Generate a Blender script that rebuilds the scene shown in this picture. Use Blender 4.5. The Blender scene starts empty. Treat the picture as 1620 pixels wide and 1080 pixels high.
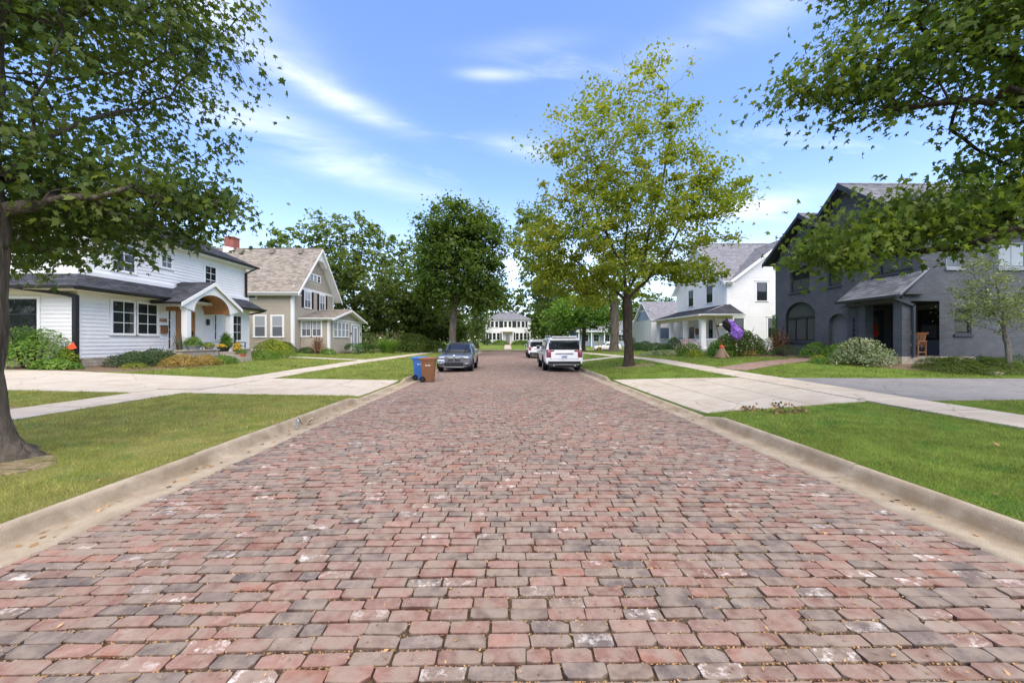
import bpy, bmesh, math, random
import numpy as np
from mathutils import Vector, Matrix
from mathutils.bvhtree import BVHTree
from mathutils.geometry import tessellate_polygon

random.seed(7)
RNG = np.random.default_rng(11)
SC = bpy.context.scene
COL = SC.collection

# ------------------------------------------------------------------ camera, sky, sun, exposure
cam_d = bpy.data.cameras.new("camera")
cam_d.sensor_width = 36.0
cam_d.lens = 13.33
cam_d.clip_start = 0.05
cam_d.clip_end = 3000
cam = bpy.data.objects.new("camera", cam_d)
COL.objects.link(cam)
cam.location = (0.0, 0.0, 1.62)
cam.rotation_euler = (math.radians(90.0), 0.0, -0.0150)
SC.camera = cam

SUN_EL, SUN_AZ = math.radians(62), math.radians(164)      # azimuth clockwise from +Y
world = bpy.data.worlds.new("World")
SC.world = world
world.use_nodes = True


def build_world():
    nt = world.node_tree
    nt.nodes.clear()
    N, L = nt.nodes.new, nt.links.new
    out = N("ShaderNodeOutputWorld")
    bg = N("ShaderNodeBackground")
    bg.inputs["Strength"].default_value = 0.075
    sky = N("ShaderNodeTexSky")
    sky.sky_type = 'NISHITA'
    sky.sun_disc = False
    sky.sun_elevation = SUN_EL
    sky.sun_rotation = SUN_AZ
    sky.altitude = 200
    sky.air_density = 1.25
    sky.dust_density = 0.5
    sky.ozone_density = 4.0
    tc = N("ShaderNodeTexCoord")
    sep = N("ShaderNodeSeparateXYZ")
    L(tc.outputs["Generated"], sep.inputs[0])

    def math_n(op, a, b=None, clamp=False):
        m = N("ShaderNodeMath")
        m.operation = op
        m.use_clamp = clamp
        for i, v in enumerate((a, b)):
            if v is None:
                continue
            if isinstance(v, (int, float)):
                m.inputs[i].default_value = v
            else:
                L(v, m.inputs[i])
        return m.outputs[0]
    zz = math_n('MAXIMUM', sep.outputs["Z"], 0.0)
    den = math_n('ADD', zz, 0.12)
    u = math_n('DIVIDE', sep.outputs["X"], den)
    v = math_n('DIVIDE', sep.outputs["Y"], den)
    # wispy high cloud: stretched noise on the cloud sheet
    comb = N("ShaderNodeCombineXYZ")
    L(math_n('ADD', math_n('MULTIPLY', u, 0.55), math_n('MULTIPLY', v, 0.10)), comb.inputs[0])
    L(math_n('ADD', math_n('MULTIPLY', v, 1.35), math_n('MULTIPLY', u, -0.28)), comb.inputs[1])
    warp = N("ShaderNodeTexNoise")
    warp.inputs["Scale"].default_value = 1.3
    warp.inputs["Detail"].default_value = 3
    L(comb.outputs[0], warp.inputs["Vector"])
    addv = N("ShaderNodeMixRGB")
    addv.blend_type = 'LINEAR_LIGHT'
    addv.inputs[0].default_value = 0.28
    L(comb.outputs[0], addv.inputs[1])
    L(warp.outputs["Color"], addv.inputs[2])
    no = N("ShaderNodeTexNoise")
    no.inputs["Scale"].default_value = 1.9
    no.inputs["Detail"].default_value = 7
    no.inputs["Roughness"].default_value = 0.6
    L(addv.outputs[0], no.inputs["Vector"])
    r1 = N("ShaderNodeMapRange")
    r1.interpolation_type = 'SMOOTHSTEP'
    r1.inputs[1].default_value = 0.54
    r1.inputs[2].default_value = 0.78
    L(no.outputs["Fac"], r1.inputs[0])
    # a few distinct wisps (az from +Y clockwise, elevation, half widths, strength)
    def wisp(az, el, sa, se, tilt, st):
        # tangent-plane coordinates around the wisp's direction
        a, e = math.radians(az), math.radians(el)
        d = Vector((math.sin(a) * math.cos(e), math.cos(a) * math.cos(e), math.sin(e)))
        right = Vector((math.cos(a), -math.sin(a), 0))
        up = right.cross(d)
        t = math.radians(tilt)
        ax1 = right * math.cos(t) + up * math.sin(t)
        ax2 = -right * math.sin(t) + up * math.cos(t)
        outs = []
        for ax, s in ((ax1, sa), (ax2, se)):
            dp = N("ShaderNodeVectorMath")
            dp.operation = 'DOT_PRODUCT'
            L(tc.outputs["Generated"], dp.inputs[0])
            dp.inputs[1].default_value = ax
            wv = math_n('MULTIPLY', math_n('SUBTRACT', warp.outputs["Fac"], 0.5), s * 1.2)
            q = math_n('DIVIDE', math_n('ADD', math_n('SUBTRACT', dp.outputs["Value"], 0.0), wv), s)
            outs.append(math_n('MULTIPLY', q, q))
        g = math_n('EXPONENT', math_n('MULTIPLY', math_n('ADD', outs[0], outs[1]), -1.0))
        fr = N("ShaderNodeVectorMath")
        fr.operation = 'DOT_PRODUCT'
        L(tc.outputs["Generated"], fr.inputs[0])
        fr.inputs[1].default_value = d
        g = math_n('MULTIPLY', g, math_n('GREATER_THAN', fr.outputs["Value"], 0.3))
        det = math_n('MULTIPLY', math_n('SUBTRACT', no.outputs["Fac"], 0.33), 3.2, True)
        return math_n('MULTIPLY', math_n('MULTIPLY', g, st), det, True)
    cl = math_n('MULTIPLY', r1.outputs[0], 0.20)
    for w in ((-27, 31, .15, .024, -12, .42), (-33, 26, .18, .04, -10, .30), (-2.5, 35, .06, .011, 0, .36),
              (3, 38, .12, .02, 4, .1), (30, 16.5, .12, .02, 2, .6), (-20, 22, .25, .025, -8, .25),
              (-45, 38, .2, .06, -15, .6), (4, 27, .09, .02, -8, .35), (33, 36, .25, .04, 6, .2), (12, 12, .4, .04, 0, .3)):
        cl = math_n('ADD', cl, wisp(*w), True)
    # pale veil low over the horizon
    hz = N("ShaderNodeMapRange")
    hz.interpolation_type = 'SMOOTHSTEP'
    hz.inputs[1].default_value = 0.42
    hz.inputs[2].default_value = 0.0
    hz.inputs[4].default_value = 0.17
    L(sep.outputs["Z"], hz.inputs[0])
    cl = math_n('ADD', cl, hz.outputs[0], True)
    mix = N("ShaderNodeMixRGB")
    L(cl, mix.inputs[0])
    tint = N("ShaderNodeMixRGB")
    tint.blend_type = 'MULTIPLY'
    tint.inputs[0].default_value = 1.0
    tint.inputs[2].default_value = (0.82, 0.84, 1.02, 1)
    L(sky.outputs[0], tint.inputs[1])
    L(tint.outputs[0], mix.inputs[1])
    mix.inputs[2].default_value = (7.6, 7.4, 7.25, 1)
    L(mix.outputs[0], bg.inputs["Color"])
    L(bg.outputs[0], out.inputs["Surface"])


build_world()
sun_d = bpy.data.lights.new("sun", 'SUN')
sun_d.energy = 1.5
sun_d.angle = math.radians(85)
sun_d.color = (1.0, 0.86, 0.65)
sun = bpy.data.objects.new("sun", sun_d)
COL.objects.link(sun)
sdir = Vector((math.sin(SUN_AZ) * math.cos(SUN_EL), math.cos(SUN_AZ) * math.cos(SUN_EL), math.sin(SUN_EL)))
sun.rotation_euler = sdir.to_track_quat('Z', 'Y').to_euler()
sun.location = sdir * 60
vs = SC.view_settings
vs.view_transform = 'Standard'
vs.look = 'None'
vs.gamma = 1.0
vs.use_curve_mapping = False
vs.exposure = 2.14


# ------------------------------------------------------------------ materials
def new_mat(name):
    m = bpy.data.materials.new(name)
    m.use_nodes = True
    nt = m.node_tree
    p = nt.nodes["Principled BSDF"]
    return m, nt, p


def set_spec(p, v):
    p.inputs["Specular IOR Level"].default_value = v


def mat(name, col, rough=0.6, metal=0.0, var=0.0, vscale=6.0, bump=0.0, bscale=40.0, spec=0.4, dirt=None, dscale=1.2, island=0.0, coat=0.0, crack=0.0):
    """plain material with optional colour noise, dirt blotches, per-piece tone and fine bump"""
    m, nt, p = new_mat(name)
    N, L = nt.nodes.new, nt.links.new
    p.inputs["Roughness"].default_value = rough
    p.inputs["Metallic"].default_value = metal
    p.inputs["Coat Weight"].default_value = coat
    set_spec(p, spec)
    c4 = (*col, 1)
    p.inputs["Base Color"].default_value = c4
    tc = N("ShaderNodeTexCoord")
    src = None
    if var > 0:
        no = N("ShaderNodeTexNoise")
        no.inputs["Scale"].default_value = vscale
        no.inputs["Detail"].default_value = 6
        no.inputs["Roughness"].default_value = 0.65
        L(tc.outputs["Object"], no.inputs["Vector"])
        rp = N("ShaderNodeValToRGB")
        rp.color_ramp.elements[0].position = 0.3
        rp.color_ramp.elements[1].position = 0.7
        rp.color_ramp.elements[0].color = (*[c * (1 - var) for c in col], 1)
        rp.color_ramp.elements[1].color = (*[min(1, c * (1 + var)) for c in col], 1)
        L(no.outputs["Fac"], rp.inputs[0])
        src = rp.outputs[0]
    if island > 0:
        ge = N("ShaderNodeNewGeometry")
        mr = N("ShaderNodeMapRange")
        mr.inputs[3].default_value = 1 - island
        mr.inputs[4].default_value = 1 + island
        L(ge.outputs["Random Per Island"], mr.inputs[0])
        mm = N("ShaderNodeMixRGB")
        mm.blend_type = 'MULTIPLY'
        mm.inputs[0].default_value = 1
        if src:
            L(src, mm.inputs[1])
        else:
            mm.inputs[1].default_value = c4
        L(mr.outputs[0], mm.inputs[2])
        src = mm.outputs[0]
    if dirt:
        no = N("ShaderNodeTexNoise")
        no.inputs["Scale"].default_value = dscale
        no.inputs["Detail"].default_value = 8
        no.inputs["Roughness"].default_value = 0.7
        L(tc.outputs["Object"], no.inputs["Vector"])
        mr = N("ShaderNodeMapRange")
        mr.inputs[1].default_value = 0.45
        mr.inputs[2].default_value = 0.75
        mr.inputs[4].default_value = 0.8
        L(no.outputs["Fac"], mr.inputs[0])
        mm = N("ShaderNodeMixRGB")
        L(mr.outputs[0], mm.inputs[0])
        if src:
            L(src, mm.inputs[1])
        else:
            mm.inputs[1].default_value = c4
        mm.inputs[2].default_value = (*dirt, 1)
        src = mm.outputs[0]
    if crack > 0:
        # wandering hairline cracks, only here and there
        wn = N("ShaderNodeTexNoise")
        wn.inputs["Scale"].default_value = 1.7
        wn.inputs["Detail"].default_value = 6
        L(tc.outputs["Object"], wn.inputs["Vector"])
        wm = N("ShaderNodeMixRGB")
        wm.inputs[0].default_value = 0.25
        L(tc.outputs["Object"], wm.inputs[1])
        L(wn.outputs["Color"], wm.inputs[2])
        vo = N("ShaderNodeTexVoronoi")
        vo.feature = 'DISTANCE_TO_EDGE'
        vo.inputs["Scale"].default_value = 0.55
        L(wm.outputs[0], vo.inputs["Vector"])
        lt = N("ShaderNodeMapRange")
        lt.inputs[1].default_value = 0.0
        lt.inputs[2].default_value = 0.008
        lt.inputs[3].default_value = crack
        lt.inputs[4].default_value = 0.0
        L(vo.outputs["Distance"], lt.inputs[0])
        mm = N("ShaderNodeMixRGB")
        L(lt.outputs[0], mm.inputs[0])
        L(src, mm.inputs[1])
        mm.inputs[2].default_value = (0.10, 0.085, 0.06, 1)
        src = mm.outputs[0]
    if src:
        L(src, p.inputs["Base Color"])
    if bump > 0:
        no = N("ShaderNodeTexNoise")
        no.inputs["Scale"].default_value = bscale
        no.inputs["Detail"].default_value = 5
        L(tc.outputs["Object"], no.inputs["Vector"])
        b = N("ShaderNodeBump")
        b.inputs["Strength"].default_value = bump
        b.inputs["Distance"].default_value = 0.02
        L(no.outputs["Fac"], b.inputs["Height"])
        L(b.outputs[0], p.inputs["Normal"])
    return m


def mat_leaf(name, stops, trans=0.35, rough=0.5, scale=0.5, spec=0.2):
    """foliage: tone per leaf from stops, drifting from clump to clump, part of the light passes through"""
    m, nt, p = new_mat(name)
    N, L = nt.nodes.new, nt.links.new
    ge = N("ShaderNodeNewGeometry")
    no = N("ShaderNodeTexNoise")
    no.inputs["Scale"].default_value = scale
    no.inputs["Detail"].default_value = 3
    tc = N("ShaderNodeTexCoord")
    L(tc.outputs["Object"], no.inputs["Vector"])
    a = N("ShaderNodeMath")
    a.operation = 'MULTIPLY_ADD'
    a.inputs[1].default_value = 0.62
    L(ge.outputs["Random Per Island"], a.inputs[0])
    b = N("ShaderNodeMath")
    b.operation = 'MULTIPLY_ADD'
    b.inputs[1].default_value = 1.5
    b.inputs[2].default_value = -0.56
    L(no.outputs["Fac"], b.inputs[0])
    L(b.outputs[0], a.inputs[2])
    rp = N("ShaderNodeValToRGB")
    el = rp.color_ramp.elements
    while len(el) < len(stops):
        el.new(0.5)
    for i, (pos, c) in enumerate(stops):
        el[i].position = pos
        el[i].color = (*c, 1)
    L(a.outputs[0], rp.inputs[0])
    L(rp.outputs[0], p.inputs["Base Color"])
    p.inputs["Roughness"].default_value = rough
    set_spec(p, spec)
    tr = N("ShaderNodeBsdfTranslucent")
    br = N("ShaderNodeMixRGB")
    br.blend_type = 'MULTIPLY'
    br.inputs[0].default_value = 1
    br.inputs[2].default_value = (1.2, 1.2, 0.5, 1)
    L(rp.outputs[0], br.inputs[1])
    L(br.outputs[0], tr.inputs["Color"])
    mx = N("ShaderNodeMixShader")
    mx.inputs[0].default_value = trans
    L(p.outputs[0], mx.inputs[1])
    L(tr.outputs[0], mx.inputs[2])
    L(mx.outputs[0], nt.nodes["Material Output"].inputs["Surface"])
    return m


def mat_bark(name, col, scale=9.0, lo=0.45):
    m, nt, p = new_mat(name)
    N, L = nt.nodes.new, nt.links.new
    tc = N("ShaderNodeTexCoord")
    mp = N("ShaderNodeMapping")
    mp.inputs["Scale"].default_value = (1, 1, 0.22)
    L(tc.outputs["Object"], mp.inputs[0])
    vo = N("ShaderNodeTexVoronoi")
    vo.feature = 'DISTANCE_TO_EDGE'
    vo.inputs["Scale"].default_value = scale * 1.6
    no = N("ShaderNodeTexNoise")
    no.inputs["Scale"].default_value = scale
    no.inputs["Detail"].default_value = 8
    no.inputs["Roughness"].default_value = 0.7
    L(mp.outputs[0], no.inputs["Vector"])
    wa = N("ShaderNodeMixRGB")
    wa.inputs[0].default_value = 0.12
    L(mp.outputs[0], wa.inputs[1])
    L(no.outputs["Color"], wa.inputs[2])
    L(wa.outputs[0], vo.inputs["Vector"])
    rp = N("ShaderNodeValToRGB")
    rp.color_ramp.elements[0].position = 0.25
    rp.color_ramp.elements[0].color = (*[c * lo * .7 for c in col], 1)
    rp.color_ramp.elements[1].position = 0.72
    rp.color_ramp.elements[1].color = (*[c * 1.45 for c in col], 1)
    L(no.outputs["Fac"], rp.inputs[0])
    L(rp.outputs[0], p.inputs["Base Color"])
    p.inputs["Roughness"].default_value = 0.9
    set_spec(p, 0.15)
    ad = N("ShaderNodeMath")
    ad.operation = 'MULTIPLY_ADD'
    ad.inputs[1].default_value = 2.0
    L(vo.outputs["Distance"], ad.inputs[0])
    L(no.outputs["Fac"], ad.inputs[2])
    b = N("ShaderNodeBump")
    b.inputs["Strength"].default_value = 1.0
    b.inputs["Distance"].default_value = 0.09
    L(ad.outputs[0], b.inputs["Height"])
    L(b.outputs[0], p.inputs["Normal"])
    return m


def mat_glass(name, col=(0.018, 0.022, 0.024), rough=0.03, wav=0.06):
    """window pane seen from outside in daylight: dark room behind a reflecting sheet"""
    m, nt, p = new_mat(name)
    N, L = nt.nodes.new, nt.links.new
    p.inputs["Base Color"].default_value = (*col, 1)
    p.inputs["Roughness"].default_value = rough
    p.inputs["IOR"].default_value = 1.5
    set_spec(p, 0.5)
    tc = N("ShaderNodeTexCoord")
    no = N("ShaderNodeTexNoise")
    no.inputs["Scale"].default_value = 1.6
    no.inputs["Detail"].default_value = 1
    L(tc.outputs["Object"], no.inputs["Vector"])
    b = N("ShaderNodeBump")
    b.inputs["Strength"].default_value = wav
    b.inputs["Distance"].default_value = 0.1
    L(no.outputs["Fac"], b.inputs["Height"])
    L(b.outputs[0], p.inputs["Normal"])
    return m


def mat_painted_brick(name, col):
    m, nt, p = new_mat(name)
    N, L = nt.nodes.new, nt.links.new
    tc = N("ShaderNodeTexCoord")
    sep = N("ShaderNodeSeparateXYZ")
    L(tc.outputs["Object"], sep.inputs[0])
    ad = N("ShaderNodeMath")
    L(sep.outputs[0], ad.inputs[0])
    L(sep.outputs[1], ad.inputs[1])
    cb = N("ShaderNodeCombineXYZ")
    L(ad.outputs[0], cb.inputs[0])
    L(sep.outputs[2], cb.inputs[1])
    bt = N("ShaderNodeTexBrick")
    bt.inputs["Scale"].default_value = 1.0
    bt.inputs["Brick Width"].default_value = 0.22
    bt.inputs["Row Height"].default_value = 0.075
    bt.inputs["Mortar Size"].default_value = 0.006
    bt.inputs["Mortar Smooth"].default_value = 0.4
    bt.inputs["Color1"].default_value = (*col, 1)
    bt.inputs["Color2"].default_value = (*[c * 0.74 for c in col], 1)
    bt.inputs["Mortar"].default_value = (*[c * 1.12 for c in col], 1)
    L(cb.outputs[0], bt.inputs["Vector"])
    no = N("ShaderNodeTexNoise")
    no.inputs["Scale"].default_value = 1.3
    no.inputs["Detail"].default_value = 6
    L(tc.outputs["Object"], no.inputs["Vector"])
    mr = N("ShaderNodeMapRange")
    mr.inputs[3].default_value = 0.62
    mr.inputs[4].default_value = 1.38
    L(no.outputs["Fac"], mr.inputs[0])
    mm = N("ShaderNodeMixRGB")
    mm.blend_type = 'MULTIPLY'
    mm.inputs[0].default_value = 1
    L(bt.outputs["Color"], mm.inputs[1])
    L(mr.outputs[0], mm.inputs[2])
    L(mm.outputs[0], p.inputs["Base Color"])
    p.inputs["Roughness"].default_value = 0.7
    b = N("ShaderNodeBump")
    b.inputs["Strength"].default_value = 1.0
    b.inputs["Distance"].default_value = 0.02
    b.invert = True
    L(bt.outputs["Fac"], b.inputs["Height"])
    L(b.outputs[0], p.inputs["Normal"])
    return m


def mat_paver():
    """street brick: own tint per brick, blotches, chalky wear"""
    m, nt, p = new_mat("street_brick")
    N, L = nt.nodes.new, nt.links.new
    at = N("ShaderNodeAttribute")
    at.attribute_name = "tint"
    tc = N("ShaderNodeTexCoord")
    no = N("ShaderNodeTexNoise")
    no.inputs["Scale"].default_value = 14
    no.inputs["Detail"].default_value = 8
    no.inputs["Roughness"].default_value = 0.72
    L(tc.outputs["Object"], no.inputs["Vector"])
    mr = N("ShaderNodeMapRange")
    mr.inputs[1].default_value = 0.25
    mr.inputs[2].default_value = 0.75
    mr.inputs[3].default_value = 0.62
    mr.inputs[4].default_value = 1.32
    L(no.outputs["Fac"], mr.inputs[0])
    m1 = N("ShaderNodeMixRGB")
    m1.blend_type = 'MULTIPLY'
    m1.inputs[0].default_value = 1
    L(at.outputs["Color"], m1.inputs[1])
    L(mr.outputs[0], m1.inputs[2])
    # grey-tan film in patches
    n2 = N("ShaderNodeTexNoise")
    n2.inputs["Scale"].default_value = 7
    n2.inputs["Detail"].default_value = 5
    L(tc.outputs["Object"], n2.inputs["Vector"])
    r2 = N("ShaderNodeMapRange")
    r2.inputs[1].default_value = 0.42
    r2.inputs[2].default_value = 0.62
    r2.inputs[4].default_value = 0.72
    L(n2.outputs["Fac"], r2.inputs[0])
    m2 = N("ShaderNodeMixRGB")
    L(r2.outputs[0], m2.inputs[0])
    L(m1.outputs[0], m2.inputs[1])
    m2.inputs[2].default_value = (0.245, 0.198, 0.155, 1)
    # chalky marks on the bricks that carry them (alpha of the tint)
    n3 = N("ShaderNodeTexNoise")
    n3.inputs["Scale"].default_value = 11
    n3.inputs["Detail"].default_value = 7
    n3.inputs["Roughness"].default_value = 0.75
    mp = N("ShaderNodeMapping")
    mp.inputs["Location"].default_value = (3.1, 7.7, 0)
    L(tc.outputs["Object"], mp.inputs[0])
    L(mp.outputs[0], n3.inputs["Vector"])
    r3 = N("ShaderNodeMapRange")
    r3.inputs[1].default_value = 0.52
    r3.inputs[2].default_value = 0.62
    L(n3.outputs["Fac"], r3.inputs[0])
    mu = N("ShaderNodeMath")
    mu.operation = 'MULTIPLY'
    L(r3.outputs[0], mu.inputs[0])
    L(at.outputs["Alpha"], mu.inputs[1])
    m3 = N("ShaderNodeMixRGB")
    L(mu.outputs[0], m3.inputs[0])
    L(m2.outputs[0], m3.inputs[1])
    m3.inputs[2].default_value = (0.58, 0.53, 0.49, 1)
    L(m3.outputs[0], p.inputs["Base Color"])
    p.inputs["Roughness"].default_value = 0.78
    set_spec(p, 0.3)
    n4 = N("ShaderNodeTexNoise")
    n4.inputs["Scale"].default_value = 60
    n4.inputs["Detail"].default_value = 6
    L(tc.outputs["Object"], n4.inputs["Vector"])
    b = N("ShaderNodeBump")
    b.inputs["Strength"].default_value = 0.55
    b.inputs["Distance"].default_value = 0.006
    L(n4.outputs["Fac"], b.inputs["Height"])
    L(b.outputs[0], p.inputs["Normal"])
    return m


def mat_ground():
    """soil and turf base under the blades: drier on the left verge"""
    m, nt, p = new_mat("turf")
    N, L = nt.nodes.new, nt.links.new
    tc = N("ShaderNodeTexCoord")
    n1 = N("ShaderNodeTexNoise")
    n1.inputs["Scale"].default_value = 1.1
    n1.inputs["Detail"].default_value = 8
    n1.inputs["Roughness"].default_value = 0.65
    L(tc.outputs["Object"], n1.inputs["Vector"])
    rp = N("ShaderNodeValToRGB")
    rp.color_ramp.elements[0].position = 0.36
    rp.color_ramp.elements[0].color = (0.085, 0.150, 0.020, 1)
    rp.color_ramp.elements[1].position = 0.66
    rp.color_ramp.elements[1].color = (0.145, 0.215, 0.034, 1)
    L(n1.outputs["Fac"], rp.inputs[0])
    rd = N("ShaderNodeValToRGB")
    rd.color_ramp.elements[0].position = 0.38
    rd.color_ramp.elements[0].color = (0.15, 0.185, 0.034, 1)
    rd.color_ramp.elements[1].position = 0.64
    rd.color_ramp.elements[1].color = (0.23, 0.215, 0.075, 1)
    L(n1.outputs["Fac"], rd.inputs[0])
    sep = N("ShaderNodeSeparateXYZ")
    L(tc.outputs["Object"], sep.inputs[0])
    dx = N("ShaderNodeMapRange")
    dx.inputs[1].default_value = 2
    dx.inputs[2].default_value = -3
    L(sep.outputs[0], dx.inputs[0])
    dy = N("ShaderNodeMapRange")
    dy.inputs[1].default_value = 16
    dy.inputs[2].default_value = 8
    dy.inputs[3].default_value = 0.35
    L(sep.outputs[1], dy.inputs[0])
    mu = N("ShaderNodeMath")
    mu.operation = 'MULTIPLY'
    L(dx.outputs[0], mu.inputs[0])
    L(dy.outputs[0], mu.inputs[1])
    mx = N("ShaderNodeMixRGB")
    L(mu.outputs[0], mx.inputs[0])
    L(rp.outputs[0], mx.inputs[1])
    L(rd.outputs[0], mx.inputs[2])
    n2 = N("ShaderNodeTexNoise")
    n2.inputs["Scale"].default_value = 45
    n2.inputs["Detail"].default_value = 4
    L(tc.outputs["Object"], n2.inputs["Vector"])
    r2 = N("ShaderNodeMapRange")
    r2.inputs[3].default_value = 0.6
    r2.inputs[4].default_value = 1.4
    L(n2.outputs["Fac"], r2.inputs[0])
    m2 = N("ShaderNodeMixRGB")
    m2.blend_type = 'MULTIPLY'
    m2.inputs[0].default_value = 1
    L(mx.outputs[0], m2.inputs[1])
    L(r2.outputs[0], m2.inputs[2])
    L(m2.outputs[0], p.inputs["Base Color"])
    p.inputs["Roughness"].default_value = 0.95
    set_spec(p, 0.1)
    b = N("ShaderNodeBump")
    b.inputs["Strength"].default_value = 0.8
    b.inputs["Distance"].default_value = 0.04
    L(n2.outputs["Fac"], b.inputs["Height"])
    L(b.outputs[0], p.inputs["Normal"])
    return m


def mat_blade():
    """grass blades: tint carried by each blade, tips paler"""
    m, nt, p = new_mat("grass_blade")
    N, L = nt.nodes.new, nt.links.new
    at = N("ShaderNodeAttribute")
    at.attribute_name = "tint"
    L(at.outputs["Color"], p.inputs["Base Color"])
    p.inputs["Roughness"].default_value = 0.6
    set_spec(p, 0.2)
    tr = N("ShaderNodeBsdfTranslucent")
    L(at.outputs["Color"], tr.inputs["Color"])
    mx = N("ShaderNodeMixShader")
    mx.inputs[0].default_value = 0.35
    L(p.outputs[0], mx.inputs[1])
    L(tr.outputs[0], mx.inputs[2])
    L(mx.outputs[0], nt.nodes["Material Output"].inputs["Surface"])
    return m


M = {}
M['paver'] = mat_paver()
M['turf'] = mat_ground()
M['blade'] = mat_blade()
M['joint_sand'] = mat("joint_sand", (0.10, 0.075, 0.045), 0.95, var=0.4, vscale=60, bump=0.8, bscale=120, spec=0.1)
M['gutter'] = mat("gutter_concrete", (0.39, 0.335, 0.25), 0.85, var=0.16, vscale=5, bump=0.5, bscale=110, spec=0.2, dirt=(0.27, 0.215, 0.14), dscale=1.6, island=0.07)
M['kerb_conc'] = mat("kerb_concrete", (0.395, 0.335, 0.25), 0.85, var=0.2, vscale=4, bump=0.5, bscale=110, spec=0.2, dirt=(0.21, 0.16, 0.10), dscale=1.3)


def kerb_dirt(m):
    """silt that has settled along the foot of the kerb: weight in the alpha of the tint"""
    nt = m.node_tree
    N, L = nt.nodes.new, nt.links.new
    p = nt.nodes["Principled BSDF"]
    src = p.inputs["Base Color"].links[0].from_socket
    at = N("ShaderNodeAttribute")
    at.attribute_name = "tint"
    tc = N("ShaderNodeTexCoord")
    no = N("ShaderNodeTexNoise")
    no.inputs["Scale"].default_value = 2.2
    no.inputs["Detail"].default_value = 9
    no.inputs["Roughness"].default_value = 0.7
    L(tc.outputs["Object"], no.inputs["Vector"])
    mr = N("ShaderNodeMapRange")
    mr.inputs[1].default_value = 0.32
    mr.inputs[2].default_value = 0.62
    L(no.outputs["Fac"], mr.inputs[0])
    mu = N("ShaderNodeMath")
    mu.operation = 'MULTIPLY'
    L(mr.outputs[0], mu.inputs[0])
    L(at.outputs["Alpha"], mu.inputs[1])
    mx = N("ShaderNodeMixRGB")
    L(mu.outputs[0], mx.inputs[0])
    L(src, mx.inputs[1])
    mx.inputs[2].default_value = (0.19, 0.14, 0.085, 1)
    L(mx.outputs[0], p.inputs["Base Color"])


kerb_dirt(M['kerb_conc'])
M['walk'] = mat("walk_concrete", (0.455, 0.405, 0.33), 0.85, var=0.12, vscale=3.5, bump=0.35, bscale=120, spec=0.2, dirt=(0.33, 0.275, 0.20), dscale=1.1, island=0.12, crack=0.4)
M['drive'] = mat("drive_concrete", (0.45, 0.405, 0.33), 0.85, var=0.1, vscale=2.5, bump=0.3, bscale=120, spec=0.2, dirt=(0.36, 0.285, 0.20), dscale=0.8, island=0.08, crack=0.5)
M['asphalt'] = mat("worn_asphalt", (0.215, 0.21, 0.205), 0.9, var=0.15, vscale=3, bump=0.5, bscale=160, spec=0.2, dirt=(0.15, 0.148, 0.145), dscale=0.6, crack=0.7)
M['soil'] = mat("dry_soil", (0.24, 0.19, 0.12), 0.95, var=0.5, vscale=14, bump=1.0, bscale=50, spec=0.1, dirt=(0.15, 0.16, 0.04), dscale=3.0)
M['mulch'] = mat("bark_mulch", (0.17, 0.125, 0.085), 0.95, var=0.55, vscale=26, bump=1.0, bscale=60, spec=0.1)
M['leaf_litter'] = mat("dry_leaf", (0.29, 0.18, 0.085), 0.8, island=0.55, spec=0.2)
M['white_paint'] = mat("white_paint", (0.79, 0.79, 0.775), 0.55, var=0.025, vscale=2.5, dirt=(0.70, 0.69, 0.65), dscale=0.7, spec=0.3)
M['trim_white'] = mat("trim_white", (0.80, 0.80, 0.785), 0.5, var=0.02, vscale=3, spec=0.3)
M['cream'] = mat("cream_soffit", (0.70, 0.63, 0.50), 0.6, var=0.03, vscale=2)
M['beige'] = mat("beige_paint", (0.42, 0.375, 0.30), 0.65, var=0.05, vscale=2, spec=0.25)
M['blue_siding'] = mat("blue_grey_paint", (0.30, 0.36, 0.44), 0.65, var=0.05, vscale=2)
M['blue_shade'] = mat("blue_shade", (0.15, 0.20, 0.28), 0.7, var=0.06)
M['dark_brick'] = mat_painted_brick("dark_painted_brick", (0.092, 0.10, 0.115))
M['dark_wood'] = mat("dark_paint", (0.045, 0.052, 0.066), 0.55, var=0.1, vscale=3)
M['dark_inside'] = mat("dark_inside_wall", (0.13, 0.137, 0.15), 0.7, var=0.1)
M['shingle_black'] = mat("black_shingle", (0.058, 0.062, 0.072), 0.9, island=0.35, bump=0.6, bscale=90, spec=0.2)
M['shingle_grey'] = mat("grey_shingle", (0.20, 0.20, 0.215), 0.9, island=0.22, bump=0.5, bscale=90, spec=0.2)
M['shingle_slate'] = mat("slate_shingle", (0.165, 0.17, 0.178), 0.9, island=0.3, bump=0.5, bscale=90, spec=0.2)
M['shingle_tan'] = mat("tan_shingle", (0.24, 0.212, 0.175), 0.9, island=0.32, bump=0.5, bscale=90, spec=0.2)
M['black_metal'] = mat("black_metal", (0.015, 0.014, 0.016), 0.4, spec=0.5)
M['grey_metal'] = mat("grey_metal", (0.34, 0.35, 0.36), 0.45, metal=0.6)
M['steel'] = mat("bright_steel", (0.62, 0.63, 0.65), 0.25, metal=0.9)
M['cedar'] = mat("cedar", (0.36, 0.175, 0.07), 0.5, var=0.25, vscale=8, spec=0.4)
M['chair_wood'] = mat("brown_wood", (0.20, 0.085, 0.035), 0.5, var=0.3, vscale=12)
M['tan_wood'] = mat("tan_wood", (0.28, 0.125, 0.055), 0.55, var=0.25, vscale=12)
M['stone'] = mat("tan_stone", (0.42, 0.36, 0.28), 0.85, var=0.25, vscale=7, bump=0.6, bscale=40, island=0.14)
M['redbrick'] = mat("red_brick", (0.33, 0.115, 0.085), 0.85, var=0.15, vscale=6, bump=0.4, bscale=60, island=0.2)
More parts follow.
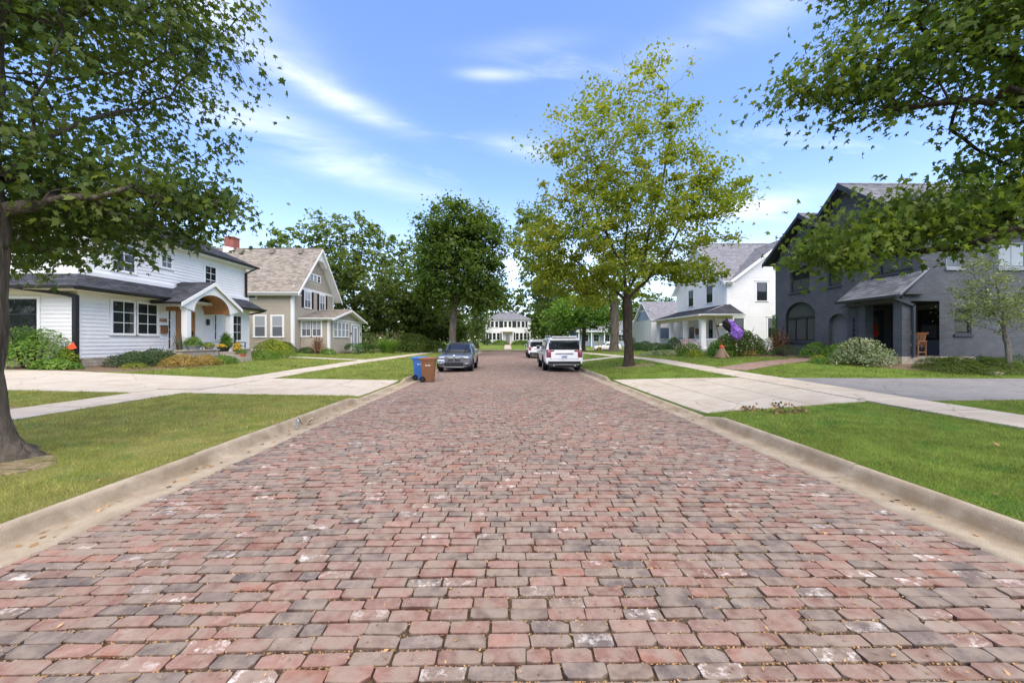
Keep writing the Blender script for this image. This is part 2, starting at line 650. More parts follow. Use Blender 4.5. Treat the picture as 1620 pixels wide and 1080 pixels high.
M['walk_brick'] = mat("walk_brick", (0.27, 0.185, 0.15), 0.9, var=0.2, vscale=7, bump=0.4, bscale=60, island=0.22, spec=0.2)
M['pane'] = mat_glass("window_pane")
M['pane_blind_sky'] = mat_glass("pane_over_blind_and_sky", (0.34, 0.37, 0.40), 0.08, 0.03)
M['pane_screen'] = mat_glass("pane_over_screen", (0.13, 0.145, 0.165), 0.15, 0.03)
M['pane_green'] = mat_glass("pane_over_curtain", (0.075, 0.085, 0.08), 0.05)
M['car_glass'] = mat_glass("car_glass", (0.012, 0.014, 0.016), 0.02, 0.02)
M['shutter_black'] = mat("shutter_black", (0.02, 0.022, 0.026), 0.5)
M['orange'] = mat("orange_plastic", (0.72, 0.085, 0.02), 0.45)
M['terracotta'] = mat("terracotta", (0.42, 0.15, 0.07), 0.8, var=0.15)
M['grey_pot'] = mat("grey_pot", (0.24, 0.25, 0.26), 0.6, var=0.15)
M['purple'] = mat("purple_cloth", (0.27, 0.13, 0.56), 0.42, var=0.25, vscale=5, spec=0.4)
M['black_cloth'] = mat("black_cloth", (0.012, 0.012, 0.014), 0.8)
M['straw'] = mat("straw", (0.30, 0.21, 0.14), 0.9, var=0.35, vscale=18)
M['bone'] = mat("bone_white", (0.70, 0.66, 0.56), 0.6, var=0.1)
M['hair_brown'] = mat("brown_hair", (0.12, 0.06, 0.03), 0.7)
M['bin_brown'] = mat("bin_brown", (0.20, 0.088, 0.040), 0.5, var=0.08, vscale=6, spec=0.4)
M['bin_blue'] = mat("bin_blue", (0.035, 0.14, 0.42), 0.45, var=0.08, vscale=6, spec=0.4)
M['rubber'] = mat("rubber", (0.014, 0.014, 0.015), 0.85, spec=0.2)
M['black_plastic'] = mat("black_plastic", (0.018, 0.018, 0.02), 0.55, spec=0.4)
M['car_white'] = mat("car_white", (0.78, 0.79, 0.80), 0.25, spec=0.5, coat=0.8)
M['car_grey'] = mat("car_grey", (0.20, 0.225, 0.26), 0.28, metal=0.55, spec=0.5, coat=1.0)
M['tail_red'] = mat("tail_red", (0.20, 0.010, 0.012), 0.15, spec=0.6, coat=0.6)
M['lamp_clear'] = mat("lamp_clear", (0.22, 0.24, 0.26), 0.1, metal=0.4, spec=0.7, coat=1.0)
M['plate'] = mat("plate_white", (0.62, 0.68, 0.76), 0.4)
M['plate_ink'] = mat("plate_ink", (0.03, 0.06, 0.22), 0.5)
M['yellow'] = mat("yellow_paint", (0.62, 0.40, 0.03), 0.5)
M['flower_yellow'] = mat("yellow_petals", (0.75, 0.40, 0.02), 0.7, island=0.3)
M['flower_pink'] = mat("pink_petals", (0.40, 0.21, 0.17), 0.7, island=0.35)
M['flower_white'] = mat("white_petals", (0.75, 0.72, 0.66), 0.7, island=0.15)
M['bark'] = mat_bark("maple_bark", (0.17, 0.135, 0.095), 7)
M['bark_grey'] = mat_bark("grey_bark", (0.19, 0.16, 0.125), 6)
M['bark_dark'] = mat_bark("dark_bark", (0.085, 0.066, 0.05), 8)
M['bark_pale'] = mat_bark("pale_bark", (0.36, 0.33, 0.28), 14, 0.6)
M['lf_maple'] = mat_leaf("maple_leaf", [(0.1, (0.058, 0.098, 0.026)), (0.5, (0.105, 0.160, 0.040)), (0.9, (0.185, 0.235, 0.060))], 0.5, 0.45, 0.8)
M['lf_maple_r'] = mat_leaf("maple_leaf_fresh", [(0.1, (0.062, 0.108, 0.020)), (0.5, (0.115, 0.178, 0.032)), (0.93, (0.200, 0.255, 0.048))], 0.52, 0.45, 0.8)
M['lf_yellow'] = mat_leaf("turning_leaf", [(0.1, (0.140, 0.200, 0.022)), (0.5, (0.225, 0.275, 0.032)), (0.85, (0.300, 0.315, 0.040)), (1, (0.340, 0.280, 0.045))], 0.52, 0.5, 0.35)
M['lf_mid'] = mat_leaf("mid_leaf", [(0.1, (0.050, 0.092, 0.018)), (0.5, (0.092, 0.148, 0.028)), (0.95, (0.165, 0.225, 0.045))], 0.55, 0.5, 0.35)
M['lf_dark'] = mat_leaf("dark_leaf", [(0.1, (0.055, 0.088, 0.024)), (0.5, (0.098, 0.142, 0.036)), (0.95, (0.170, 0.215, 0.060))], 0.55, 0.5, 0.3)
M['lf_oak'] = mat_leaf("olive_leaf", [(0.1, (0.085, 0.136, 0.043)), (0.5, (0.143, 0.209, 0.065)), (0.95, (0.232, 0.287, 0.093))], 0.52, 0.5, 0.3)
M['lf_lime'] = mat_leaf("lime_leaf", [(0.1, (0.126, 0.200, 0.021)), (0.5, (0.252, 0.315, 0.032)), (0.95, (0.441, 0.441, 0.053))], 0.4, 0.5, 1.0)
M['lf_fresh'] = mat_leaf("fresh_leaf", [(0.1, (0.072, 0.167, 0.026)), (0.5, (0.138, 0.261, 0.043)), (0.95, (0.246, 0.362, 0.065))], 0.48, 0.5, 1.0)
M['lf_birch'] = mat_leaf("birch_leaf", [(0.1, (0.074, 0.126, 0.032)), (0.5, (0.147, 0.200, 0.063)), (0.95, (0.315, 0.347, 0.158))], 0.4, 0.45, 1.0)
M['lf_box'] = mat_leaf("boxwood_leaf", [(0.1, (0.029, 0.070, 0.019)), (0.5, (0.052, 0.113, 0.026)), (0.95, (0.102, 0.181, 0.043))], 0.25, 0.5, 1.5)
M['lf_conif'] = mat_leaf("yew_needle", [(0.1, (0.032, 0.065, 0.026)), (0.5, (0.058, 0.104, 0.038)), (0.95, (0.116, 0.167, 0.058))], 0.2, 0.6, 1.5)
M['lf_rust'] = mat_leaf("rust_leaf", [(0.1, (0.174, 0.174, 0.043)), (0.5, (0.334, 0.246, 0.065)), (0.95, (0.522, 0.319, 0.087))], 0.35, 0.6, 1.5)
M['lf_red'] = mat_leaf("red_leaf", [(0.1, (0.145, 0.072, 0.036)), (0.5, (0.290, 0.123, 0.065)), (0.95, (0.319, 0.217, 0.087))], 0.35, 0.6, 1.5)
M['lf_varieg'] = mat_leaf("pale_edged_leaf", [(0.1, (0.079, 0.137, 0.047)), (0.5, (0.200, 0.263, 0.126)), (0.95, (0.483, 0.493, 0.347))], 0.35, 0.55, 2.0)
M['lf_blue'] = mat_leaf("blue_green_needle", [(0.1, (0.087, 0.138, 0.102)), (0.5, (0.160, 0.225, 0.167)), (0.95, (0.275, 0.348, 0.261))], 0.2, 0.6, 1.5)
M['lf_straw'] = mat_leaf("grass_plume", [(0.1, (0.242, 0.210, 0.105)), (0.5, (0.441, 0.347, 0.200)), (0.95, (0.600, 0.493, 0.336))], 0.35, 0.7, 1.5)


# ------------------------------------------------------------------ object helpers
def tag(o, label=None, cat=None, group=None, kind=None):
    if label:
        o["label"] = label
    if cat:
        o["category"] = cat
    if group:
        o["group"] = group
    if kind:
        o["kind"] = kind
    return o


def thing(name, label, cat, loc=(0, 0, 0), rz=0.0, group=None):
    o = bpy.data.objects.new(name, None)
    o.empty_display_size = 0.3
    COL.objects.link(o)
    o.location = loc
    o.rotation_euler = (0, 0, rz)
    return tag(o, label, cat, group)


def root_off(p):
    off = Vector((0, 0, 0))
    while p is not None:
        off += Vector(p.location)
        p = p.parent
    return off


def link_mesh(name, me, m=None, parent=None, label=None, kind=None):
    o = bpy.data.objects.new(name, me)
    COL.objects.link(o)
    if m is not None:
        me.materials.append(m)
    if parent is not None:
        o.parent = parent
    if label:
        o["label"] = label
    if kind:
        o["kind"] = kind
    return o


def np_mesh(name, V, loops, sizes, m=None, parent=None, smooth=False, kind=None, label=None, col=None, local=False, flat=False):
    """V (n,3), flat loop indices, loop count per face"""
    V = np.asarray(V, dtype=np.float32)
    loops = np.asarray(loops, dtype=np.int32).ravel()
    sizes = np.asarray(sizes, dtype=np.int32).ravel()
    if parent is not None and not local:
        V = V - np.array(root_off(parent), dtype=np.float32)
    me = bpy.data.meshes.new(name)
    me.vertices.add(len(V))
    me.vertices.foreach_set("co", V.ravel())
    me.loops.add(len(loops))
    me.loops.foreach_set("vertex_index", loops)
    me.polygons.add(len(sizes))
    st = np.concatenate([[0], np.cumsum(sizes)[:-1]]).astype(np.int32)
    me.polygons.foreach_set("loop_start", st)
    me.polygons.foreach_set("loop_total", sizes)
    if smooth:
        me.polygons.foreach_set("use_smooth", np.ones(len(sizes), dtype=bool))
    if col is not None:
        a = me.color_attributes.new("tint", 'FLOAT_COLOR', 'POINT')
        a.data.foreach_set("color", np.asarray(col, dtype=np.float32).ravel())
    me.update(calc_edges=True)
    if flat:
        me.shade_flat()
    me.validate()
    return link_mesh(name, me, m, parent, label, kind)


class Frame:
    """wall frame: origin, u along the wall, v up, w outwards"""
    def __init__(s, o, u, w):
        s.o, s.u, s.w = Vector(o), Vector(u).normalized(), Vector(w).normalized()
        s.v = Vector((0, 0, 1))

    def p(s, u, v, w=0.0):
        return s.o + s.u * u + s.v * v + s.w * w


class MB:
    """collects boxes, tubes and polygons; build() links ONE mesh object"""
    def __init__(s):
        s.V, s.F = [], []

    def add(s, vs, fs):
        b = len(s.V)
        s.V.extend([tuple(v) for v in vs])
        s.F.extend([tuple(b + i for i in f) for f in fs])
        return s

    def box(s, x0, x1, y0, y1, z0, z1):
        return s.add([(x0, y0, z0), (x1, y0, z0), (x1, y1, z0), (x0, y1, z0), (x0, y0, z1), (x1, y0, z1), (x1, y1, z1), (x0, y1, z1)],
                     [(3, 2, 1, 0), (4, 5, 6, 7), (0, 1, 5, 4), (1, 2, 6, 5), (2, 3, 7, 6), (3, 0, 4, 7)])

    def fbox(s, f, u0, u1, v0, v1, w0, w1):
        P = [f.p(u0, v0, w0), f.p(u1, v0, w0), f.p(u1, v0, w1), f.p(u0, v0, w1), f.p(u0, v1, w0), f.p(u1, v1, w0), f.p(u1, v1, w1), f.p(u0, v1, w1)]
        return s.add(P, [(3, 2, 1, 0), (4, 5, 6, 7), (0, 1, 5, 4), (1, 2, 6, 5), (2, 3, 7, 6), (3, 0, 4, 7)])

    def prism(s, poly, d):
        """polygon (3-D points) swept along vector d"""
        d = Vector(d)
        n = len(poly)
        P = [Vector(p) for p in poly]
        return s.add(P + [p + d for p in P], [tuple(range(n))[::-1], tuple(range(n, 2 * n))] + [(i, (i + 1) % n, n + (i + 1) % n, n + i) for i in range(n)])

    def poly(s, pts):
        return s.add(pts, [tuple(range(len(pts)))])

    def tube(s, pts, r, k=8, cap=True):
        pts = [Vector(p) for p in pts]
        rs = r if isinstance(r, (list, tuple)) else [r] * len(pts)
        b = len(s.V)
        ref = None
        for i, p in enumerate(pts):
            d = (pts[min(i + 1, len(pts) - 1)] - pts[max(i - 1, 0)]).normalized()
            if ref is None:
                ref = d.orthogonal().normalized()
            else:
                ref = (ref - d * ref.dot(d)).normalized()
            q = d.cross(ref)
            for j in range(k):
                a = 2 * math.pi * j / k
                s.V.append(tuple(p + (ref * math.cos(a) + q * math.sin(a)) * rs[i]))
        for i in range(len(pts) - 1):
            for j in range(k):
                s.F.append((b + i * k + j, b + i * k + (j + 1) % k, b + (i + 1) * k + (j + 1) % k, b + (i + 1) * k + j))
        if cap:
            s.F.append(tuple(b + j for j in range(k))[::-1])
            s.F.append(tuple(b + (len(pts) - 1) * k + j for j in range(k)))
        return s

    def lathe(s, c, prof, k=20, axis='z'):
        """prof: (radius, height) pairs round an axis through c"""
        b = len(s.V)
        for r, h in prof:
            for j in range(k):
                a = 2 * math.pi * j / k
                q = (r * math.cos(a), r * math.sin(a), h)
                if axis == 'x':
                    q = (q[2], q[0], q[1])
                elif axis == 'y':
                    q = (q[0], q[2], q[1])
                s.V.append((c[0] + q[0], c[1] + q[1], c[2] + q[2]))
        for i in range(len(prof) - 1):
            for j in range(k):
                s.F.append((b + i * k + j, b + i * k + (j + 1) % k, b + (i + 1) * k + (j + 1) % k, b + (i + 1) * k + j))
        s.F.append(tuple(b + j for j in range(k))[::-1])
        s.F.append(tuple(b + (len(prof) - 1) * k + j for j in range(k)))
        return s

    def build(s, name, m, parent=None, label=None, kind=None, smooth=False, bevel=0.0, local=False, fix=True):
        off = Vector((0, 0, 0)) if (parent is None or local) else root_off(parent)
        me = bpy.data.meshes.new(name)
        me.from_pydata([(v[0] - off.x, v[1] - off.y, v[2] - off.z) for v in s.V], [], s.F)
        if bevel > 0 or fix:
            bm = bmesh.new()
            bm.from_mesh(me)
            bmesh.ops.recalc_face_normals(bm, faces=bm.faces)
            if bevel > 0:
                es = [e for e in bm.edges if len(e.link_faces) == 2 and e.calc_face_angle(0) > 0.6]
                bmesh.ops.bevel(bm, geom=es, offset=bevel, segments=2, affect='EDGES', profile=0.6)
            bm.to_mesh(me)
            bm.free()
        if smooth:
            me.polygons.foreach_set("use_smooth", [True] * len(me.polygons))
        me.update()
        return link_mesh(name, me, m, parent, label, kind)


def text_mesh(body, size, depth, f, u, v, w, m, parent, name, align='CENTER', vertical=False, bold=True):
    """lettering as a flat extruded mesh on a wall frame"""
    cu = bpy.data.curves.new("lettering", 'FONT')
    cu.body = body
    cu.size = size
    cu.extrude = depth
    cu.align_x = align
    cu.align_y = 'CENTER'
    if bold:
        cu.offset = size * 0.015
    if vertical:
        cu.space_line = 0.95
    to = bpy.data.objects.new("lettering", cu)
    COL.objects.link(to)
    dg = bpy.context.evaluated_depsgraph_get()
    me = bpy.data.meshes.new_from_object(to.evaluated_get(dg))
    bpy.data.objects.remove(to)
    off = root_off(parent) if parent is not None else Vector((0, 0, 0))
    for vt in me.vertices:
        c = vt.co
        vt.co = f.p(u + c.x, v + c.y, w + c.z) - off
    me.materials.clear()
    return link_mesh(name, me, m, parent)


def copy_tree(o, parent=None):
    c = o.copy()
    COL.objects.link(c)
    c.parent = parent
    for ch in [k for k in bpy.data.objects if k.parent == o]:
        copy_tree(ch, c)
    return c


# ------------------------------------------------------------------ terrain
KL, KR = -4.28, 4.40            # outer edges of the kerbs
SL0, SL1 = -10.6, -9.3          # left footpath
SR0, SR1 = 8.0, 9.2             # right footpath
CX0, CX1 = 62.0, 72.0           # cross street


def road_z(x):
    return -0.06 * ((np.asarray(x, dtype=float) - 0.05) / 3.8) ** 2


def H(x, y):
    x = np.asarray(x, dtype=float)
    y = np.asarray(y, dtype=float)
    x, y = np.broadcast_arrays(x, y)
    zsl = np.interp(y, [0, 15, 25, 40, 60], [.12, .14, .22, .18, .12])
    bl = np.interp(y, [0, 10.5, 15, 20, 26, 34, 42, 60], [.28, .30, .50, .55, .55, .60, .55, .2])
    zsr = np.interp(y, [0, 8, 10, 15, 22, 30, 45, 60], [.24, .28, .32, .42, .55, .46, .3, .12])
    br = np.interp(y, [0, 8, 12.5, 15.3, 18, 24, 31, 40, 51, 62], [.33, .35, .36, .70, .78, .78, .76, .7, .45, .15])

    def lin(t, a, b, za, zb):
        return za + (zb - za) * np.clip((t - a) / (b - a), 0, 1)
    # driveway aprons dip to the gutter
    al = np.clip(np.minimum((y - 10.7) / .4, (15.3 - y) / .4), 0, 1)
    far_r = 15.6 - np.clip((x - KR) / (SR0 - KR), 0, 1) * 2.8
    ar = np.clip(np.minimum((y - 8.0) / .4, (far_r + .3 - y) / .4), 0, 1)
    kl = .09 * (1 - al) + .0 * al
    kr = .09 * (1 - ar) + .0 * ar
    left = np.where(x > SL1, lin(x, KL, SL1, kl, zsl), np.where(x > SL0, lin(x, SL1, SL0, zsl, zsl + .02), np.where(x > -18, lin(x, SL0, -18, zsl + .02, bl), lin(x, -18, -40, bl, bl + .1))))
    right = np.where(x < SR0, lin(x, KR, SR0, kr, zsr), np.where(x < SR1, lin(x, SR0, SR1, zsr, zsr + .02), lin(x, SR1, 17, zsr + .02, br)))
    z = np.where(x < 0, left, right)
    far = np.interp(y, [72, 74, 95, 130, 600], [.09, .15, .85, 1.0, 1.4])
    z = np.where(y >= CX1 - .01, far, z)
    road = ((x > KL + .03) & (x < KR - .03) & (y < CX0)) | ((y > CX0 + .01) & (y < CX1 - .02))
    return np.where(road, -0.4, z)


def h(x, y):
    return float(H(x, y))


def build_ground():
    xs = [-600, -300, -150, -80, -50, -40, -30, -24, -18, -16.5, -15, -13.5, -12, -10.6, -9.3, -8.3, -7.3, -6.3, -5.3, KL, KL + .04, 0, KR - .04, KR,
          5.3, 6.2, 7.1, 8, 9.2, 10.7, 12.2, 13.7, 15.2, 17, 18.5, 20, 24, 30, 40, 60, 100, 200, 300, 600]
    ys = [-40, -20, -10, -5] + list(np.arange(-3, 61.9, .4)) + [61.95, 62.0, 62.05, 66, 71.9, 71.95, 72, 72.05, 74, 78, 84, 90, 95, 110, 140, 200, 350, 700]
    X, Y = np.meshgrid(xs, ys)
    Z = H(X, Y)
    bumpy = 0.012 * np.sin(X * 2.1 + 1.3 * Y) * np.sin(Y * 1.7 - X) * (np.abs(X) > 4.6) * (np.abs(X) < 40)
    Z = Z + bumpy
    V = np.stack([X, Y, Z], -1).reshape(-1, 3)
    nx, ny = len(xs), len(ys)
    i = np.arange(ny - 1)[:, None] * nx + np.arange(nx - 1)[None, :]
    F = np.stack([i, i + 1, i + 1 + nx, i + nx], -1).reshape(-1, 4)
    o = np_mesh("ground", V, F, np.full(len(F), 4), M['turf'], smooth=True)
    tag(o, "mown grass ground along both sides of the street", None, None, "structure")


build_ground()


# ------------------------------------------------------------------ brick street
BX0, BX1 = -3.75, 3.85


def vnoise(x, y, s, seed=0):
    rng = np.random.default_rng(seed)
    T = rng.random((64, 64))
    u, v = x / s, y / s
    i, j = np.floor(u).astype(int), np.floor(v).astype(int)
    fu, fv = u - i, v - j
    fu, fv = fu * fu * (3 - 2 * fu), fv * fv * (3 - 2 * fv)
    g = lambda a, b: T[a % 64, b % 64]
    return (g(i, j) * (1 - fu) + g(i + 1, j) * fu) * (1 - fv) + (g(i, j + 1) * (1 - fu) + g(i + 1, j + 1) * fu) * fv


def build_road():
    base_x = np.linspace(BX0 - .02, BX1 + .02, 13)
    ys = np.array([-1.5, CX0 + .05, CX1 - .3])
    X, Y = np.meshgrid(base_x, ys)
    V = np.stack([X, Y, road_z(X) - 0.021], -1).reshape(-1, 3)
    nx = len(base_x)
    i = np.arange(len(ys) - 1)[:, None] * nx + np.arange(nx - 1)[None]
    F = np.stack([i, i + 1, i + 1 + nx, i + nx], -1).reshape(-1, 4)
    road = np_mesh("road", V, F, np.full(len(F), 4), M['joint_sand'], smooth=True)
    tag(road, "red and grey brick paved street running straight ahead", None, None, "structure")
    rng = np.random.default_rng(5)
    # rows across the street; every brick keeps its own outline, tilt and colour
    palette = np.array([[.31, .188, .150], [.305, .20, .167], [.275, .170, .138], [.32, .215, .177], [.27, .222, .180], [.275, .23, .193], [.24, .20, .165], [.16, .152, .140], [.20, .184, .166], [.31, .155, .11], [.13, .128, .125]])
    prob = np.array([.17, .14, .15, .06, .09, .06, .07, .12, .08, .04, .045])
    prob = prob / prob.sum()
    bricks = []
    y = -0.2
    while y < CX1 - .5:
        pitch = 0.1008 + rng.normal(0, .0012)
        x = BX0 - rng.uniform(0, .22)
        drift = 0.0
        while x < BX1:
            L = 0.220 + rng.normal(0, .004)
            if rng.random() < .04:
                L *= .55
            j = 0.0065 + abs(rng.normal(0, .0045))
            a, b = max(x, BX0), min(x + L, BX1)
            if b - a > .05:
                bricks.append((a, b, y + rng.normal(0, .0022), pitch - .0125 - abs(rng.normal(0, .003))))
            x += L + j
        y += pitch
    B = np.array(bricks)
    n = len(B)
    cx = (B[:, 0] + B[:, 1]) / 2
    # long swells of the worn surface
    swell = .004 * np.sin(cx * 1.7 + B[:, 2] * .9) + .003 * np.sin(B[:, 2] * 2.3 - cx * .8)
    ztop = road_z(cx) + swell + rng.normal(0, .0028, n)
    idx = rng.choice(len(palette), size=n, p=prob)
    # colours drift along the street in patches
    palette = palette * np.array([.77, .715, .68])
    mean = palette[:5].mean(0)
    tint = (palette[idx] * .78 + mean * .22) * (1 + rng.normal(0, .09, (n, 1)))
    tint = tint * (.84 + .32 * (.6 * vnoise(cx, B[:, 2], 1.9, 11) + .4 * vnoise(cx, B[:, 2], .6, 12)))[:, None]
    wear = np.where(rng.random(n) < .11, rng.uniform(.4, .95, n), rng.uniform(0, .12, n))
    tx, ty = rng.normal(0, .010, n), rng.normal(0, .022, n)
    # octagon-like tops: corners knocked off by different amounts
    def outline(k, ins):
        a, b, y0, w = B[k]
        y1 = y0 + w
        c = np.clip(rng.gamma(1.9, .0070, 4), .004, .05)
        d = np.clip(c * rng.uniform(.5, 1.1, 4), .003, .03)
        P = [(a + c[0], y0), (b - c[1], y0), (b, y0 + d[1]), (b, y1 - d[2]), (b - c[2], y1), (a + c[3], y1), (a, y1 - d[3]), (a, y0 + d[0])]
        P = np.array(P)
        P += rng.normal(0, .0024, P.shape)
        # a small waist chip on some front edges
        return P
    near = np.argsort(B[:, 2] * 1.0 + 0.04 * np.abs(cx))
    vis = [k for k in near if B[k, 2] > 1.62 and abs(cx[k]) < B[k, 2] * 1.42 + .1]
    parts = vis[:300]
    pset = set(parts)

    def geo(k):
        P = outline(k, 0)
        c = P.mean(0)
        In = P + (c - P) * np.array([.014, .036])
        def zz(Q, dz):
            return ztop[k] + dz + (Q[:, 0] - c[0]) * tx[k] + (Q[:, 1] - c[1]) * ty[k]
        top = np.column_stack([In, zz(In, 0)])
        rim = np.column_stack([P, zz(P, -.0042)])
        bot = np.column_stack([P, zz(P, -.034)])
        return np.vstack([top, rim, bot])
    q = np.arange(8)
    r = (q + 1) % 8
    faces8 = list(range(8)) + np.stack([q + 8, r + 8, r, q], -1).ravel().tolist() + np.stack([q + 16, r + 16, r + 8, q + 8], -1).ravel().tolist()
    sizes8 = [8] + [4] * 16
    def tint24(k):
        # flanks keep the raw red clay soiled, and painted darker downwards as shadow lines at the joints; worn tops carry the grey film
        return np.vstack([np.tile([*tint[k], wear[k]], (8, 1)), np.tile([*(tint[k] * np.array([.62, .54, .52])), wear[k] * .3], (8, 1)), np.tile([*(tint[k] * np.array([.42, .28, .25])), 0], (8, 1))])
    for k in parts:
        V = geo(k)
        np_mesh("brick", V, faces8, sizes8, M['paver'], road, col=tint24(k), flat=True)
    VV, LL, SS, CC = [], [], [], []
    base = 0
    f8, s8 = np.array(faces8), np.array(sizes8)
    q4 = np.arange(4)
    r4 = (q4 + 1) % 4
    f4 = np.concatenate([np.arange(4), np.stack([q4 + 4, r4 + 4, r4, q4], -1).ravel()])
    s4 = np.array([4] * 5)
    for k in range(n):
        if k in pset:
            continue
        if B[k, 2] < 13:
            V = geo(k)
            f, s = f8, s8
        else:
            a, b, y0, w = B[k]
            e = .006
            z0 = ztop[k]
            V = np.array([(a + e, y0 + e, z0), (b - e, y0 + e, z0), (b - e, y0 + w - e, z0), (a + e, y0 + w - e, z0),
                          (a, y0, z0 - .014), (b, y0, z0 - .014), (b, y0 + w, z0 - .014), (a, y0 + w, z0 - .014)])
            f, s = f4, s4
        VV.append(V)
        LL.append(f + base)
        SS.append(s)
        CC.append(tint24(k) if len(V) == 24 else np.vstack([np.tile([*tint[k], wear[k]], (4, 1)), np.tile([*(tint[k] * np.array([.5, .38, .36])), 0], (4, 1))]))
        base += len(V)
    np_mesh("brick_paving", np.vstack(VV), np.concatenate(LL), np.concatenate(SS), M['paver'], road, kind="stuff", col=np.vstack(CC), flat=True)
    # cross street
    mb = MB()
    mb.box(-160, BX0 - .03, CX0 + .35, CX1 - .35, -.2, -.055)
    mb.box(BX1 + .03, 160, CX0 + .35, CX1 - .35, -.2, -.055)
    tag(mb.build("cross_street", M['walk_brick']), "brick cross street at the far end of the road", None, None, "structure")
    # crumbs, seeds and bits of leaf lying in the joints
    m = 24000
    yy = 1.6 + 8 * rng.random(m) ** 1.7
    xx = rng.uniform(BX0, BX1, m)
    ok = np.abs(xx) < yy * 1.45 + .1
    xx, yy = xx[ok], yy[ok]
    # most of them gather along course lines
    rows = np.unique(np.round(B[:, 2], 3))
    ri = np.clip(np.searchsorted(rows, yy), 1, len(rows) - 1)
    snap = rng.random(len(yy)) < .9
    yy = np.where(snap, rows[ri] + rng.normal(-.004, .004, len(yy)), yy)
    m = len(xx)
    ang = rng.uniform(0, 6.28, m)
    sz = rng.uniform(.003, .0085, m) * np.where(rng.random(m) < .04, 2.0, 1)
    zc = road_z(xx) + np.where(snap, -.012, .003) + .004
    t = np.stack([np.cos(ang), np.sin(ang), rng.normal(0, .3, m)], -1)
    b = np.stack([-np.sin(ang), np.cos(ang), rng.normal(0, .3, m)], -1)
    C = np.stack([xx, yy, zc], -1)
    V = np.stack([C + t * sz[:, None] * 1.3, C + b * sz[:, None] * .7, C - t * sz[:, None] * 1.3, C - b * sz[:, None] * .7], 1).reshape(-1, 3)
    o = np_mesh("leaf_crumbs", V, np.arange(4 * m), np.full(m, 4), M['leaf_litter'], kind="stuff")
    tag(o, "crumbs of dry leaf and seed caught between the street bricks", None, None, "stuff")


build_road()


# ------------------------------------------------------------------ kerbs with gutters, in cast sections
def kerb_profile(sgn, xin, xface, xback, t):
    """(x, z) from the brick edge over the gutter pan and the kerb to the lawn; t = kerb height"""
    lo = float(road_z(xin))
    dz = lo - .012
    k = [(xin, lo - .004), (xin + (xface - xin) * .55, dz - .003), (xface - sgn * .045, dz + .0)]
    top = max(t, dz + .045)
    k += [(xface - sgn * .01, dz + (top - dz) * .16), (xface + sgn * .03, dz + (top - dz) * .66), (xface + sgn * .055, top - .010), (xface + sgn * .078, top), (xback, top - .003), (xback, -.3), (xin, -.3)]
    return k


def build_kerb(sgn, xin, xface, xback, low, label):
    k = bpy.data.objects.new("kerb", None)
    COL.objects.link(k)
    tag(k, label, None, None, "structure")
    ys = [-1.2]
    br = sorted(set([-1.2] + ([5.22] if sgn < 0 else []) + list(low) + [low[0] - .7, low[1] + .7, CX0 - .15]))
    for a, b in zip(br[:-1], br[1:]):
        nseg = max(1, round((b - a) / 3.05))
        for i in range(1, nseg + 1):
            ys.append(a + (b - a) * i / nseg)

    def top(y):
        return float(np.interp(y, [low[0] - .7, low[0], low[1], low[1] + .7], [.094, -.02, -.02, .094]))
    for a, b in zip(ys[:-1], ys[1:]):
        a2, b2 = a + .003, b - .003
        j = RNG.normal(0, .002)
        jx = RNG.normal(0, .003)
        if a < 5.2 and sgn < 0 and b > 5.0:
            j, jx = -.008, .014
        st = np.linspace(a2, b2, 5)
        V, n, CA = [], 0, []
        for i, y in enumerate(st):
            e = -.003 if i in (0, 4) else 0
            P = kerb_profile(sgn, xin, xface + jx, xback, top(y) + j + e)
            n = len(P)
            V += [(x + RNG.normal(0, .0015), y, z) for x, z in P]
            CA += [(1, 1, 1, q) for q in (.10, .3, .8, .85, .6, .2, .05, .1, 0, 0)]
        F = []
        for i in range(4):
            for q in range(n):
                F.append((i * n + q, i * n + (q + 1) % n, (i + 1) * n + (q + 1) % n, (i + 1) * n + q))
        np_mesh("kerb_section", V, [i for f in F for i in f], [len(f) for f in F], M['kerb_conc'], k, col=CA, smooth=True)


build_kerb(-1, BX0 - .012, -4.165, KL, (11.0, 15.2), "worn concrete kerb and gutter along the left lawn")
build_kerb(1, BX1 + .012, 4.275, KR, (8.3, 15.8), "worn concrete kerb and gutter along the right lawn")


def far_kerb():
    mb = MB()
    mb.box(-160, 160, CX1 - .3, CX1 + .1, -.3, .1)
    o = mb.build("far_kerb", M['gutter'])
    tag(o, "pale kerb on the far side of the cross street", None, None, "structure")
    mb = MB()
    mb.box(-160, KL, CX0 - .05, CX0 + .3, -.3, .09)
    mb.box(KR, 160, CX0 - .05, CX0 + .3, -.3, .09)
    o = mb.build("corner_kerb", M['gutter'])
    tag(o, "kerb along the near side of the cross street", None, None, "structure")


far_kerb()


# ------------------------------------------------------------------ footpaths, driveways, walks
def slab(parent, name, m, quad, lift=.022, th=.14, nu=3, nv=3):
    """one cast slab following the ground; quad = four (x, y)"""
    q = [Vector((p[0], p[1], 0)) for p in quad]
    top = []
    for j in range(nv):
        for i in range(nu):
            s, t = i / (nu - 1), j / (nv - 1)
            p = q[0].lerp(q[1], s).lerp(q[3].lerp(q[2], s), t)
            top.append((p.x, p.y, h(p.x, p.y) + lift))
    n = len(top)
    V = top + [(x, y, z - th) for x, y, z in top]
    F = []
    for j in range(nv - 1):
        for i in range(nu - 1):
            a = j * nu + i
            F.append((a, a + 1, a + 1 + nu, a + nu))
    ring = [i for i in range(nu)] + [j * nu + nu - 1 for j in range(1, nv)] + [(nv - 1) * nu + i for i in range(nu - 2, -1, -1)] + [j * nu for j in range(nv - 2, 0, -1)]
    for a, b in zip(ring, ring[1:] + ring[:1]):
        F.append((a + n, b + n, b, a))
    return MB().add(V, F).build(name, m, parent)


